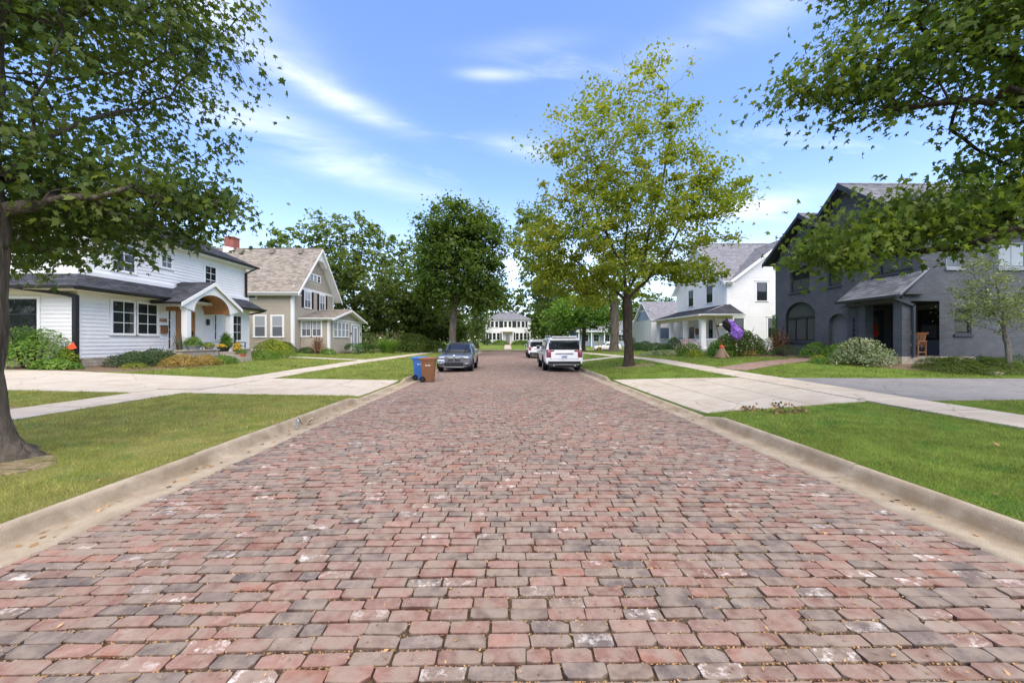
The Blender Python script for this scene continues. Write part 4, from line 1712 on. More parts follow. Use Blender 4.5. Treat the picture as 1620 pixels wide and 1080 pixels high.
# ------------------------------------------------------------------ left: white house with black roof
def white_house_left():
    R = thing("white_house", "white clapboard house with black roof, arched cedar porch and black downspouts", "house", (-22, 21.5, .5))
    X, Y0, Y1 = -18.0, 16.2, 26.8
    zb, ze = .92, 3.92
    box_part(R, "wall", 'white_paint', -30, X - .001, Y0, Y1, zb, 4.65)
    box_part(R, "wall", 'white_paint', -30, X - .25, Y0 + .6, Y1, 4.651, 6.75)
    # stone foundation course
    mb = MB()
    rng = random.Random(4)
    def stones(f, u0, u1, v0, v1):
        v = v0
        while v < v1 - .03:
            hh = min(rng.uniform(.11, .16), v1 - v)
            u = u0
            while u < u1 - .02:
                L = min(rng.uniform(.2, .42), u1 - u)
                mb.fbox(f, u + .006, u + L - .006, v + .006, v + hh - .004, -.03, .02 + rng.uniform(0, .02))
                u += L
            v += hh
    F = Frame((X, 0, 0), (0, 1, 0), (1, 0, 0))          # street wall, u = y
    S = Frame((0, Y0, 0), (1, 0, 0), (0, -1, 0))        # side wall, u = x
    stones(F, Y0, Y1, .3, zb)
    stones(S, -30, X, .3, zb)
    mb.build("foundation", M['stone'], R, kind="stuff")
    box_part(R, "foundation_core", 'stone', -29.9, X - .031, Y0 + .031, Y1, .2, zb - .001)
    win = [(17.55, 18.62, 1.96, 3.52), (18.74, 19.81, 1.96, 3.52)]
    holes = [(17.44, 19.92, 1.86, 3.62), (20.35, 20.65, .92, 3.3), (25.1, 26.05, 1.6, 3.40), (23.55, 23.85, 1.6, 3.4), (21.25, 22.9, .9, 3.3)]
    siding(R, F, Y0 + .09, Y1 - .09, zb, 3.95, .168, M['white_paint'], holes)
    siding(R, S, -29, X - .09, zb, 3.95, .168, M['white_paint'], [(-24.4, -19.55, .9, 3.5)])
    # corner boards
    for y in (Y0 + .045, Y1 - .045):
        MB().box(X - .04, X + .03, y - .05, y + .05, zb - .02, 3.95).build("corner_board", M['trim_white'], R)
    # pair of six light windows
    for a, b, c, d in win:
        window(R, F, a, b, c, d, 2, 3, casing=.075, panes=('pane',), mull=.03)
    window(R, F, 25.16, 26.0, 1.66, 3.34, 2, 3, casing=.075, panes=('pane',), mull=.03)
    window(R, F, 20.40, 20.60, 1.2, 3.3, 1, 4, casing=.06, panes=('pane',), mull=.03)
    window(R, F, 23.60, 23.80, 1.7, 3.3, 1, 3, casing=.06, panes=('pane',), mull=.03)
    # cedar door with glass in the porch wall
    d = MB().fbox(F, 21.0, 22.02, 1.02, 3.2, .0, .06).build("door", M['cedar'], R, "cedar front door under the arch")
    MB().fbox(F, 21.2, 21.82, 1.9, 3.0, .05, .07).build("pane", M['pane'], d)
    MB().fbox(F, 21.90, 21.93, 1.9, 2.2, .06, .12).build("handle", M['black_metal'], d)
    mb = MB()
    mb.fbox(F, 20.9, 21.0, 1.02, 3.3, 0, .08)
    mb.fbox(F, 22.02, 22.12, 1.02, 3.3, 0, .08)
    mb.fbox(F, 21.0, 22.02, 3.2, 3.3, 0, .078)
    mb.build("door_frame", M['cedar'], R)
    # dark garage door and windows in the side wall, half hidden by the tall shrub
    g = MB().fbox(S, -24.3, -19.62, .92, 3.4, .0, .04).build("garage_door", M['shutter_black'], R, "dark garage door behind the tall shrub")
    for i in range(4):
        for j in range(4):
            u = -24.2 + 1.15 * i
            MB().fbox(S, u, u + 1.05, 1.0 + .6 * j, 1.53 + .6 * j, .035, .055).build("panel", M['black_metal' if j < 2 else 'pane'], g)
    mb = MB()
    mb.fbox(S, -24.45, -24.3, .92, 3.52, 0, .06)
    mb.fbox(S, -19.62, -19.5, .92, 3.52, 0, .06)
    mb.fbox(S, -24.3, -19.62, 3.4, 3.52, 0, .058)
    mb.build("garage_door_frame", M['trim_white'], R)
    # skirt roof round the ground floor
    xo = X + .75
    ro = Y0 - .75
    roof_plane(R, "porch_roof", (xo, ro, 3.86), (xo, Y1 + .6, 3.86), (X - .25, Y1 - .4, 4.66), (X - .25, Y0 + .25, 4.66), 'shingle_black', seed=3)
    roof_plane(R, "porch_roof", (-30, ro, 3.86), (xo, ro, 3.86), (X - .25, Y0 + .25, 4.66), (-30, Y0 + .25, 4.66), 'shingle_black', seed=4)
    roof_plane(R, "porch_roof", (xo, Y1 + .6, 3.86), (-30, Y1 + .6, 3.86), (-30, Y1 - .4, 4.66), (X - .25, Y1 - .4, 4.66), 'shingle_black', seed=5)
    box_part(R, "soffit", 'cream', X, xo - .02, ro + .02, Y1 + .58, 3.72, 3.76)
    box_part(R, "soffit", 'cream', -30, X - .002, ro + .02, Y0 - .002, 3.722, 3.758)
    gutter(R, (xo - .02, ro, 3.87), (xo - .02, 20.0, 3.87), 'black_metal', (1, 0, 0))
    gutter(R, (xo - .02, 23.4, 3.87), (xo - .02, Y1 + .6, 3.87), 'black_metal', (1, 0, 0))
    gutter(R, (-30, ro + .02, 3.87), (xo, ro + .02, 3.87), 'black_metal', (0, -1, 0))
    box_part(R, "fascia", 'black_metal', xo - .06, xo - .019, ro, 20.0, 3.72, 3.86)
    box_part(R, "fascia", 'black_metal', xo - .06, xo - .019, 23.4, Y1 + .6, 3.72, 3.86)
    # upper floor
    UX = X - .25
    U = Frame((UX, 0, 0), (0, 1, 0), (1, 0, 0))
    uw = [(23.2, 24.1, 4.95, 6.25), (20.3, 20.95, 5.55, 6.2), (17.8, 18.9, 4.95, 6.25)]
    siding(R, U, Y0 + .69, Y1 - .09, 4.68, 6.7, .168, M['white_paint'], [(a - .1, b + .1, c - .07, d + .1) for a, b, c, d in uw])
    siding(R, Frame((0, Y0 + .6, 0), (1, 0, 0), (0, -1, 0)), -29, UX - .09, 4.68, 6.7, .168, M['white_paint'])
    MB().box(UX - .04, UX + .03, Y1 - .095, Y1 + .005, 4.68, 6.7).build("corner_board", M['trim_white'], R)
    MB().box(UX - .04, UX + .03, Y0 + .6, Y0 + .69, 4.68, 6.7).build("corner_board", M['trim_white'], R)
    window(R, U, *uw[0], 2, 3, casing=.08, panes=('pane',), mull=.03)
    window(R, U, *uw[1], 2, 2, casing=.07, panes=('pane_green',), mull=.03)
    window(R, U, *uw[2], 2, 3, casing=.08, panes=('pane',), mull=.03)
    hip_roof(R, -29, UX, Y0 + .6, Y1, 6.86, .55, 'shingle_black', over=.55, axis='x', seed=7)
    box_part(R, "soffit", 'trim_white', UX, UX + .52, Y0 + .1, Y1 + .5, 6.7, 6.74)
    gutter(R, (UX + .53, Y0 + .05, 6.87), (UX + .53, Y1 + .55, 6.87), 'black_metal', (1, 0, 0))
    gutter(R, (-29, Y0 + .07, 6.87), (UX + .55, Y0 + .07, 6.87), 'black_metal', (0, -1, 0))
    downspout(R, [(UX + .58, Y1 + .35, 6.78), (UX + .12, Y1 - .10, 6.35), (UX + .12, Y1 - .10, 4.72)], 'black_metal', .055)
    downspout(R, [(xo + .02, Y1 + .45, 3.74), (X + .2, Y1 + .1, 3.55), (X - .12, Y1 + .08, 3.5)], 'black_metal', .05)
    downspout(R, [(X - 1.6, ro - .03, 3.78), (X - .35, Y0 - .12, 3.6), (X + .02, Y0 - .10, 3.5), (X + .02, Y0 - .10, .65)], 'black_metal', .075)
    # porch: gable with arched opening on two square columns
    px0, px1, y0, y1 = X + .02, -16.45, 19.7, 23.35
    yc = (y0 + y1) / 2
    zt, zpk = 3.72, 4.86
    G = Frame((px1, 0, 0), (0, 1, 0), (1, 0, 0))
    outer = [(y0 - .25, zt), (y0 - .25, zt - .06), (y0 + .28, zt - .06)]
    ar = arc(y0 + .55, y1 - .55, 3.22, .98, 20)
    outer = [(y1 + .25, zt - .3), (y1 + .25, zt - .05), (yc, zpk), (y0 - .25, zt - .05), (y0 - .25, zt - .3), (y0 + .5, 3.22)] + ar[::-1] + [(y1 - .5, 3.22)]
    wall_poly(R, "porch_gable", G, outer, [], M['trim_white'])
    G2 = Frame((px1 - .16, 0, 0), (0, 1, 0), (-1, 0, 0))
    wall_poly(R, "porch_gable", G2, outer, [], M['trim_white'])
    # cedar barrel ceiling
    mb = MB()
    arcs = arc(y0 + .55, y1 - .55, 3.22, .98, 20)
    for (a, b), (c, d) in zip(arcs[:-1], arcs[1:]):
        mb.add([(px0 + .03, a, b), (px1 - .005, a, b), (px1 - .005, c, d), (px0 + .03, c, d), (px0 + .03, a, b + .04), (px1 - .005, a, b + .04), (px1 - .005, c, d + .04), (px0 + .03, c, d + .04)],
               [(0, 1, 2, 3), (4, 7, 6, 5), (0, 4, 5, 1), (1, 5, 6, 2), (2, 6, 7, 3), (3, 7, 4, 0)])
    mb.build("arched_ceiling", M['cedar'], R, "arched cedar ceiling of the porch")
    for s, yy in ((1, y0 - .35), (-1, y1 + .35)):
        roof_plane(R, "porch_roof", (px0 - .5, yy, zt - .1), (px1 + .12, yy, zt - .1), (px1 + .12, yc, zpk + .08), (px0 - .5, yc, zpk + .08), 'shingle_black', underside='cedar' if s < 0 else 'black_metal', seed=9 + s)
    # raking fascia boards
    for yy in (y0 - .38, y1 + .38):
        a, b = Vector((px1 + .11, yy, zt - .13)), Vector((px1 + .11, yc, zpk + .06))
        dn = Vector((0, 0, -.2))
        MB().prism([a, b, b + dn, a + dn], (.035, 0, 0)).build("fascia", M['trim_white'], R)
    for yy in (y0 + .28, y1 - .28):
        c = MB().box(px1 - .34, px1 - .06, yy - .14, yy + .14, 1.02, 3.42).build("column", M['trim_white'], R, bevel=.008)
        MB().box(px1 - .38, px1 - .02, yy - .18, yy + .18, 3.28, 3.44).build("capital", M['trim_white'], c, bevel=.01)
        MB().box(px1 - .37, px1 - .03, yy - .17, yy + .17, .99, 1.14).build("base", M['trim_white'], c, bevel=.01)
    for yy in (y0 + .28, y1 - .28):
        box_part(R, "beam", 'trim_white', px0, px1 - .17, yy - .12, yy + .12, 3.44, 3.74)
    # stone platform with low walls and steps
    box_part(R, "porch_floor", 'stone', X + .03, -16.3, 19.3, 23.85, .3, 1.0)
    mb = MB()
    P = Frame((-16.0, 0, 0), (0, 1, 0), (1, 0, 0))
    W = Frame((0, 19.0, 0), (1, 0, 0), (0, -1, 0))

    def wallstones(f, u0, u1, v0, v1, course=.1):
        v = v0
        i = 0
        while v < v1 - .02:
            u = u0 - (.12 if i % 2 else 0)
            while u < u1 - .02:
                a, b = max(u, u0), min(u + .3, u1)
                if b - a > .03:
                    MB().fbox(f, a + .003, b - .003, v + .003, min(v + course, v1) - .003, -.1, .012 + rng.uniform(0, .008)).build("stone", M['stone'], pw)
                u += .3
            v += course
            i += 1
    for (a, b) in ((19.0, 21.3), (23.15, 24.0)):
        pw = MB().box(-16.3, -16.02, a, b, .3, 1.12).build("low_wall", M['stone'], R)
        wallstones(P, a, b, .45, 1.1)
        MB().box(-16.36, -15.94, a - .05, b + .05, 1.122, 1.19).build("coping", M['stone'], pw, bevel=.01)
    pw = MB().box(X + .05, -16.301, 19.02, 19.3, .3, 1.12).build("low_wall", M['stone'], R)
    for i in range(3):
        box_part(R, "step", 'stone', -16.3 + .001 * i, -15.65 + .34 * (1 - i), 21.4, 23.05, .3, .86 - .17 * (1 - i) - .0, bevel=.012)
    # house number
    n = text_mesh("8080", .30, .012, F, 19.97 + .16, 2.72, .03, M['tan_wood'], R, "house_number")
    # letter box
    b = MB().fbox(F, 19.98, 20.28, 2.05, 2.42, .02, .16).build("letter_box", M['chair_wood'], R)
    MB().fbox(F, 19.95, 20.31, 2.42, 2.46, .02, .19).build("lid", M['black_metal'], b)
    # porch lamp
    l = MB().fbox(F, 22.98, 23.1, 2.6, 2.95, .03, .16).build("wall_lamp", M['black_metal'], R)
    return R


white_house_left()


# ------------------------------------------------------------------ left: beige house
def beige_house():
    R = thing("beige_house", "beige two storey house with tan shingle roof, white trim and enclosed front porch", "house", (-23, 37, .55))
    X, Y0, Y1 = -18.6, 33.4, 41.0
    zb, ze = .95, 6.45
    box_part(R, "wall", 'beige', -33, X - .001, Y0 + .001, Y1, .4, ze)
    yc = (Y0 + Y1) / 2
    zr = 10.65
    F = Frame((X, 0, 0), (0, 1, 0), (1, 0, 0))
    S = Frame((0, Y0, 0), (1, 0, 0), (0, -1, 0))
    wall_poly(R, "gable_wall", Frame((X - .002, 0, 0), (0, 1, 0), (1, 0, 0)), [(Y0, ze), (Y1, ze), (yc, zr - .15)], [], M['beige'])
    ew = [(35.2, 36.3, 4.75, 6.25), (38.05, 39.1, 4.75, 6.25)]
    siding(R, F, Y0 + .1, Y1 - .1, zb, ze - .1, .115, M['beige'], [(a - .55, b + .55, c - .1, d + .1) for a, b, c, d in ew], parts=False)
    k = (zr - ze) / (yc - Y0)
    siding(R, F, Y0, Y1, ze + .1, zr - .9, .115, M['beige'], [(36.0, 38.4, 7.3, 8.2)], parts=False, clip=lambda v: (Y0 + (v - ze) / k + .1, Y1 - (v - ze) / k - .1))
    sw = [(-21.95, -21.0, 2.02, 3.85), (-20.45, -19.5, 2.02, 3.85), (-22.45, -21.85, 5.35, 6.3)]
    siding(R, S, -33, X - .1, zb, ze - .05, .115, M['beige'], [(a - .14, b + .14, c - .1, d + .14) for a, b, c, d in sw], parts=False)
    for a, b, c, d in sw[:2]:
        window(R, S, a, b, c, d, 1, 2, casing=.13, panes=('pane_screen', 'pane_blind_sky'), sashw=.05, mull=.05)
    window(R, S, *sw[2], 1, 2, casing=.13, panes=('pane_screen', 'pane'), sashw=.04, mull=.05)
    for a, b, c, d in ew:
        w = window(R, F, a, b, c, d, 2, 2, casing=.1, panes=('pane_screen', 'pane_blind_sky'), mull=.04)
        for s0, s1 in ((a - .5, a - .12), (b + .12, b + .5)):
            sh = MB().fbox(F, s0, s1, c - .02, d + .05, .02, .05).build("shutter", M['shutter_black'], R)
            mb = MB()
            for i in range(14):
                v = c + .06 + i * (d - c - .1) / 14
                mb.fbox(F, s0 + .04, s1 - .04, v, v + .05, .045, .066)
            mb.build("louvre", M['shutter_black'], sh, kind="stuff")
    for i in range(3):
        window(R, F, 36.2 + i * .7, 36.2 + i * .7 + .52, 7.42, 8.05, 2 if i < 2 else 1, 2, casing=.09, panes=('pane',), sill=False, mull=.03, sashw=.035)
    # white bands and corner boards
    MB().fbox(F, Y0 - .02, Y1 + .02, ze - .1, ze + .12, 0, .045).build("band", M['trim_white'], R)
    MB().fbox(F, Y0 - .02, Y0 + .14, zb - .1, ze - .1, 0, .05).build("corner_board", M['trim_white'], R)
    MB().fbox(F, Y1 - .14, Y1 + .02, zb - .1, ze - .1, 0, .05).build("corner_board", M['trim_white'], R)
    MB().fbox(S, X - .14, X + .05, zb - .1, ze, 0, .05).build("corner_board", M['trim_white'], R)
    MB().fbox(S, -33, X - .14, zb - .14, zb, 0, .045).build("water_table", M['trim_white'], R)
    # roof
    ov = .55
    ze2 = ze + .15
    zlo = ze2 - ov * k * .0
    e0, e1 = Y0 - ov, Y1 + ov
    zl = zr - k * (yc - e0) + .02
    xf = X + .75
    roof_plane(R, "roof", (-35, e0, zl), (xf, e0, zl), (xf, yc, zr), (-35, yc, zr), 'shingle_tan', seed=21)
    roof_plane(R, "roof", (xf, e1, zl), (-35, e1, zl), (-35, yc, zr), (xf, yc, zr), 'shingle_tan', seed=22)
    ridge(R, (-35, yc, zr + .02), (xf, yc, zr + .02), 'shingle_tan')
    MB().box(-35, xf, e0 + .02, Y0, zl - .26, zl - .21).build("soffit", M['trim_white'], R)
    MB().box(-35, xf - .04, e0 - .02, e0 + .02, zl - .22, zl - .02).build("fascia", M['trim_white'], R)
    gutter(R, (-34, e0 - .02, zl - .01), (xf, e0 - .02, zl - .01), 'trim_white', (0, -1, 0))
    for yy, s in ((e0, 1), (e1, -1)):
        a, b = Vector((xf - .03, yy, zl - .04)), Vector((xf - .03, yc, zr - .04))
        dn = Vector((0, 0, -.26))
        MB().prism([a, b, b + dn, a + dn], (.06, 0, 0)).build("barge_board", M['trim_white'], R)
    # white hood in the gable peak
    G = Frame((X + .55, 0, 0), (0, 1, 0), (1, 0, 0))
    hw = 1.55
    MB().prism([G.p(yc - hw, zr - hw * k - .05), G.p(yc - hw * .72, zr - hw * k - .05), G.p(yc - .55, zr - 1.25), G.p(yc + .55, zr - 1.25), G.p(yc + hw * .72, zr - hw * k - .05), G.p(yc + hw, zr - hw * k - .05), G.p(yc, zr - .2)], (-.5, 0, 0)).build("gable_hood", M['trim_white'], R, "white hood under the peak of the front gable")
    downspout(R, [(X + .3, e0 - .05, zl - .12), (X - .1, Y0 - .1, zl - .5), (X - .1, Y0 - .1, 1.0)], 'trim_white', .05)
    for x in (-25.5, -22.6, -19.9):
        box_part(R, "roof_vent", 'shingle_tan', x, x + .4, yc - .75, yc - .35, zr - .62, zr - .22)
    MB().tube([(-21.3, Y0 + .9, zl + 1.2), (-21.3, Y0 + .9, zl + 1.85)], .05, 8).build("vent_pipe", M['grey_metal'], R)
    # chimney
    c = MB().box(-27.0, -26.2, yc - .45, yc + .45, zr - 1.0, zr + .95).build("chimney", M['redbrick'], R, "red brick chimney on the ridge")
    mb = MB()
    rng = random.Random(2)
    for j in range(12):
        for i in range(4):
            u = -27.0 + .2 * i + (0 if j % 2 else -.1)
            mb.box(max(u, -27.0) + .005, min(u + .2, -26.2) - .005, yc - .462 - rng.uniform(0, .004), yc - .44, zr + .02 + j * .075, zr + .02 + j * .075 + .066)
    mb.build("brick", M['redbrick'], c, kind="stuff")
    MB().box(-27.06, -26.14, yc - .51, yc + .51, zr + .951, zr + 1.03).build("cap", M['redbrick'], c)
    MB().prism([(-27.1, yc - .5, zr - .5), (-26.1, yc - .5, zr - .5), (-26.1, yc - .5, zr - .08), (-27.1, yc - .5, zr + .12)], (0, -.03, 0)).build("flashing", M['trim_white'], c)
    # enclosed porch
    PX, p0, p1 = -16.0, 34.5, 42.0
    zt = 3.72
    box_part(R, "porch_wall", 'beige', X + .06, PX - .001, p0 + .001, p1, .4, zt)
    PF = Frame((PX, 0, 0), (0, 1, 0), (1, 0, 0))
    PS = Frame((0, p0, 0), (1, 0, 0), (0, -1, 0))
    siding(R, PS, X + .06, PX - .12, .62, zt - .05, .115, M['beige'], [(-18.6, -16.6, 2.0, 3.55)], parts=False)
    siding(R, PF, p0 + .12, p1 - .1, .62, zt - .05, .115, M['beige'], [(35.2, 38.85, 1.95, 3.6), (39.2, 41.8, .6, 3.6)], parts=False)
    for a in (-18.45, -17.52):
        window(R, PS, a, a + .82, 2.08, 3.46, 2, 2, casing=.09, panes=('pane_screen', 'pane_blind_sky'), mull=.035)
    for i in range(4):
        window(R, PF, 35.35 + i * .86, 35.35 + i * .86 + .74, 2.05, 3.45, 1, 2, casing=.06, panes=('pane_blind_sky',), mull=.05)
    pd = MB().fbox(PF, 39.9, 40.8, .75, 3.2, .0, .05).build("door", M['trim_white'], R, "white front door of the beige porch")
    MB().fbox(PF, 40.05, 40.65, 1.2, 3.0, .045, .06).build("pane", M['pane_blind_sky'], pd)
    for a in (39.4, 41.0):
        MB().fbox(PF, a, a + .4, .75, 3.2, .0, .045).build("side_light", M['pane_blind_sky'], R)
    mb = MB()
    for a, b in ((39.25, 39.39), (39.81, 39.89), (40.81, 40.99), (41.41, 41.6)):
        mb.fbox(PF, a, b, .7, 3.3, 0, .06)
    mb.fbox(PF, 39.25, 41.6, 3.301, 3.5, 0, .06)
    mb.build("door_frame", M['trim_white'], R)
    for a, b in ((p0 - .03, p0 + .15), (p1 - .15, p1 + .03)):
        MB().fbox(PF, a, b, .45, zt, 0, .05).build("corner_board", M['trim_white'], R)
    MB().fbox(PS, PX - .15, PX + .05, .45, zt, 0, .05).build("corner_board", M['trim_white'], R)
    MB().fbox(PF, p0 + .15, p1 - .15, zt - .14, zt, 0, .045).build("band", M['trim_white'], R)
    yp = (p0 + p1) / 2
    zp = 4.78
    xe = PX + .55
    roof_plane(R, "porch_roof", (X + .05, p0 - .45, zt - .02), (xe, p0 - .45, zt - .02), (xe, yp, zp), (X + .05, yp, zp), 'shingle_tan', seed=31, th=.14)
    roof_plane(R, "porch_roof", (xe, p1 + .45, zt - .02), (X + .05, p1 + .45, zt - .02), (X + .05, yp, zp), (xe, yp, zp), 'shingle_tan', seed=32, th=.14)
    ridge(R, (X + .1, yp, zp + .02), (xe, yp, zp + .02), 'shingle_tan')
    wall_poly(R, "gable_wall", Frame((PX + .002, 0, 0), (0, 1, 0), (1, 0, 0)), [(p0, zt), (p1, zt), (yp, zp - .16)], [], M['beige'])
    for yy in (p0 - .47, p1 + .47):
        a, b = Vector((xe - .02, yy, zt - .05)), Vector((xe - .02, yp, zp - .02))
        dn = Vector((0, 0, -.18))
        MB().prism([a, b, b + dn, a + dn], (.05, 0, 0)).build("barge_board", M['trim_white'], R)
    MB().box(X + .05, xe, p0 - .43, p0, zt - .2, zt - .17).build("soffit", M['trim_white'], R)
    gutter(R, (X + .1, p0 - .46, zt), (xe, p0 - .46, zt), 'trim_white', (0, -1, 0))
    downspout(R, [(PX + .2, p0 - .5, zt - .1), (PX - .05, p0 - .1, zt - .4), (PX - .05, p0 - .1, .7), (PX + .3, p0 - .5, .55)], 'trim_white', .05)
    # wall lamps by the door
    for a in (39.1, 41.7):
        MB().fbox(PF, a, a + .1, 2.3, 2.55, .02, .12).build("wall_lamp", M['black_metal'], R)
    return R


beige_house()


# ------------------------------------------------------------------ right: dark painted brick house
def dark_house():
    R = thing("dark_house", "dark blue grey painted brick house with arched window and corner porch", "house", (20, 19, .75))
    X, Y0, Y1 = 17.0, 15.3, 23.7
    zg = .5
    F = Frame((X, 0, 0), (0, 1, 0), (-1, 0, 0))         # street wall, u = y
    S = Frame((0, Y0, 0), (1, 0, 0), (0, -1, 0))        # side wall, u = x
    db = M['dark_brick']
    ze = 6.55
    # street wall: arched window, arched doorway, upper windows, porch opening
    aw = [(22.85, 1.66), (22.85, 3.0)]
    arch_w = [(20.62, 1.66), (22.88, 1.66)] + arc(20.62, 22.88, 3.02, .88, 20)
    arch_d = [(18.66, .93), (19.76, .93)] + arc(18.66, 19.76, 2.52, .52, 16)
    holes = [arch_w, arch_d,
             [(21.0, 4.52), (22.5, 4.52), (22.5, 5.95), (21.0, 5.95)],
             [(19.0, 4.50), (19.85, 4.50), (19.85, 5.7), (19.0, 5.7)],
             [(15.62, 4.62), (17.1, 4.62), (17.1, 6.0), (15.62, 6.0)]]
    outer = [(17.45, zg), (Y1, zg), (Y1, ze), (21.2, ze + 2.05), (18.6, ze + 2.05), (Y0, ze), (Y0, 3.28), (17.45, 3.28)]
    wall_poly(R, "wall", F, outer, holes, db, depth=.22)
    # side wall with the porch opening cut from its lower left corner
    sh = [[(18.07, 4.63), (18.74, 4.63), (18.74, 5.72), (18.07, 5.72)], [(18.42, 1.92), (19.12, 1.92), (19.12, 2.98), (18.42, 2.98)], [(20.25, 4.63), (21.5, 4.63), (21.5, 5.72), (20.25, 5.72)], [(22.6, 1.92), (23.8, 1.92), (23.8, 3.0), (22.6, 3.0)]]
    outer = [(17.78, zg), (27.5, zg), (27.5, ze), (X, ze), (X, 3.28), (17.78, 3.28)]
    wall_poly(R, "wall", S, outer, sh, db, depth=.18)
    # far and back walls
    box_part(R, "wall", 'dark_brick', X + .02, 27.5, Y1 - .25, Y1 - .002, zg, ze + .1)
    box_part(R, "wall", 'dark_brick', 27.3, 27.52, Y0 + .02, Y1, zg, ze)
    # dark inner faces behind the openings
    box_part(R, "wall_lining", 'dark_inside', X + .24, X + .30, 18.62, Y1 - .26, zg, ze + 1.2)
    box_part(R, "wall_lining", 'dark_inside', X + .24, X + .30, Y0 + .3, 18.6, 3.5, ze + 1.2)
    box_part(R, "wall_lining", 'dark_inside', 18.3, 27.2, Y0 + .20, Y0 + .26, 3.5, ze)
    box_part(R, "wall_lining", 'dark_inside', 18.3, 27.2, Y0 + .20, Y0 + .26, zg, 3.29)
    # arched window
    wn_frame = MB()
    aw2 = [(20.62, 1.66), (22.88, 1.66)] + arc(20.62, 22.88, 3.02, .88, 20)
    inner = [(20.69, 1.73), (22.81, 1.73)] + arc(20.69, 22.81, 3.02, .81, 20)
    n = len(aw2)
    ring = [F.p(u, v, -.16) for u, v in aw2] + [F.p(u, v, -.16) for u, v in inner] + [F.p(u, v, -.08) for u, v in aw2] + [F.p(u, v, -.08) for u, v in inner]
    fs = []
    for i in range(n):
        j = (i + 1) % n
        fs += [(2 * n + i, 2 * n + j, 3 * n + j, 3 * n + i), (3 * n + i, 3 * n + j, n + j, n + i)]
    w = MB().add(ring, fs).build("window", M['black_metal'], R, "big arched window")
    mb = MB()
    mb.fbox(F, 20.69, 22.81, 2.98, 3.06, -.17, -.09)
    for u in (21.32, 22.12):
        mb.fbox(F, u, u + .06, 1.73, 2.98, -.165, -.092)
    mb.build("sash", M['black_metal'], w)
    for a, b in ((20.69, 21.32), (21.38, 22.12), (22.18, 22.81)):
        MB().fbox(F, a, b, 1.73, 2.98, -.20, -.14).build("pane", M['pane_green'], w)
    MB().prism([F.p(u, v, -.19) for u, v in arc(20.69, 22.81, 3.06, .77, 20)], F.w * .05).build("pane", M['pane_green'], w)
    MB().fbox(F, 20.5, 23.0, 1.54, 1.655, -.1, .06).build("sill", M['dark_wood'], w)
    # doorway with a dark door set deep
    d = MB().prism([F.p(u, v, -.21) for u, v in arch_d], F.w * -.03).build("door", M['dark_inside'], R, "dark door in the arched doorway")
    MB().fbox(F, 18.8, 18.84, 1.8, 2.0, -.21, -.17).build("handle", M['black_metal'], d)
    box_part(R, "step", 'stone', 15.95, X - .01, 18.45, 19.9, .5, .90, bevel=.015)
    # upper windows
    for (a, b, c, e) in ((21.0, 22.5, 4.52, 5.95), (15.62, 17.1, 4.62, 6.0)):
        window(R, F, a, b, c, e, 2, 2, cm='dark_wood', sash='black_metal', panes=('pane_green', 'pane'), recess=.16)
    window(R, F, 19.0, 19.85, 4.5, 5.7, 1, 2, cm='dark_wood', sash='black_metal', panes=('pane_green',), recess=.16)
    window(R, S, 18.07, 18.74, 4.63, 5.72, 1, 2, cm='grey_metal', sash='grey_metal', panes=('pane_screen', 'pane_screen'), recess=.10, mull=.04)
    window(R, S, 18.42, 19.12, 1.92, 2.98, 1, 2, cm='dark_wood', sash='black_metal', panes=('pane_green', 'pane'), recess=.10, mull=.04)
    window(R, S, 20.25, 21.5, 4.63, 5.72, 2, 1, cm='grey_metal', sash='grey_metal', panes=('pane_blind_sky',), recess=.10, mull=.05)  # pale pane colour stands in for reflected sky here, no blind
    window(R, S, 22.6, 23.8, 1.92, 3.0, 2, 1, cm='dark_wood', sash='black_metal', panes=('pane',), recess=.10, mull=.05)
    # porch: floor, pillar, beam, back walls, door and window
    box_part(R, "porch_floor", 'stone', 16.2, 19.3, Y0 - .02, 18.6, zg, 1.0)
    box_part(R, "porch_step", 'stone', 15.75, 16.19, 15.4, 17.4, zg, .80, bevel=.012)
    box_part(R, "pillar", 'dark_brick', 16.22, 16.58, Y0, Y0 + .36, 1.001, 3.28)
    box_part(R, "pillar", 'dark_brick', 16.6, X - .01, 17.3, 17.62, 1.001, 3.28)
    box_part(R, "beam", 'dark_brick', 16.2, 16.6, Y0 - .003, 17.9, 3.281, 3.60)
    box_part(R, "beam", 'dark_brick', 16.601, 17.82, Y0 - .004, Y0 + .3, 3.281, 3.60)
    box_part(R, "porch_ceiling", 'dark_wood', 16.6, 19.3, Y0 + .3, 18.6, 3.3, 3.36)
    B = Frame((0, 18.6, 0), (1, 0, 0), (0, -1, 0))
    box_part(R, "porch_wall", 'dark_inside', X + .3, 19.3, 18.602, 18.72, 1.0, 3.4)
    box_part(R, "porch_wall", 'dark_inside', 19.2, 19.3, Y0 + .3, 18.6, 1.0, 3.4)
    box_part(R, "porch_wall", 'dark_inside', X + .03, X + .23, 17.66, 18.6, 1.0, 3.28)
    pd = MB().fbox(B, 17.75, 18.75, 1.03, 3.15, 0, .05).build("door", M['dark_wood'], R, "dark porch door with oval glass")
    ov = [B.p(18.25 + .26 * math.cos(i * math.pi / 12), 2.25 + .62 * math.sin(i * math.pi / 12), .05) for i in range(24)]
    MB().prism(ov, B.w * .02).build("pane", M['pane_screen'], pd)
    pk = MB()
    pts = []
    for i in range(20):
        a = i * 2 * math.pi / 20
        pts.append(B.p(18.27 + .21 * math.cos(a) * (1 + .05 * math.cos(5 * a)), 2.02 + .19 * math.sin(a), .072))
    pk.prism(pts, B.w * .025)
    pk.fbox(B, 18.23, 18.29, 2.2, 2.30, .074, .09)
    pk.prism([B.p(18.12, 2.24, .072), B.p(18.42, 2.24, .072), B.p(18.30, 2.58, .072)], B.w * .02)
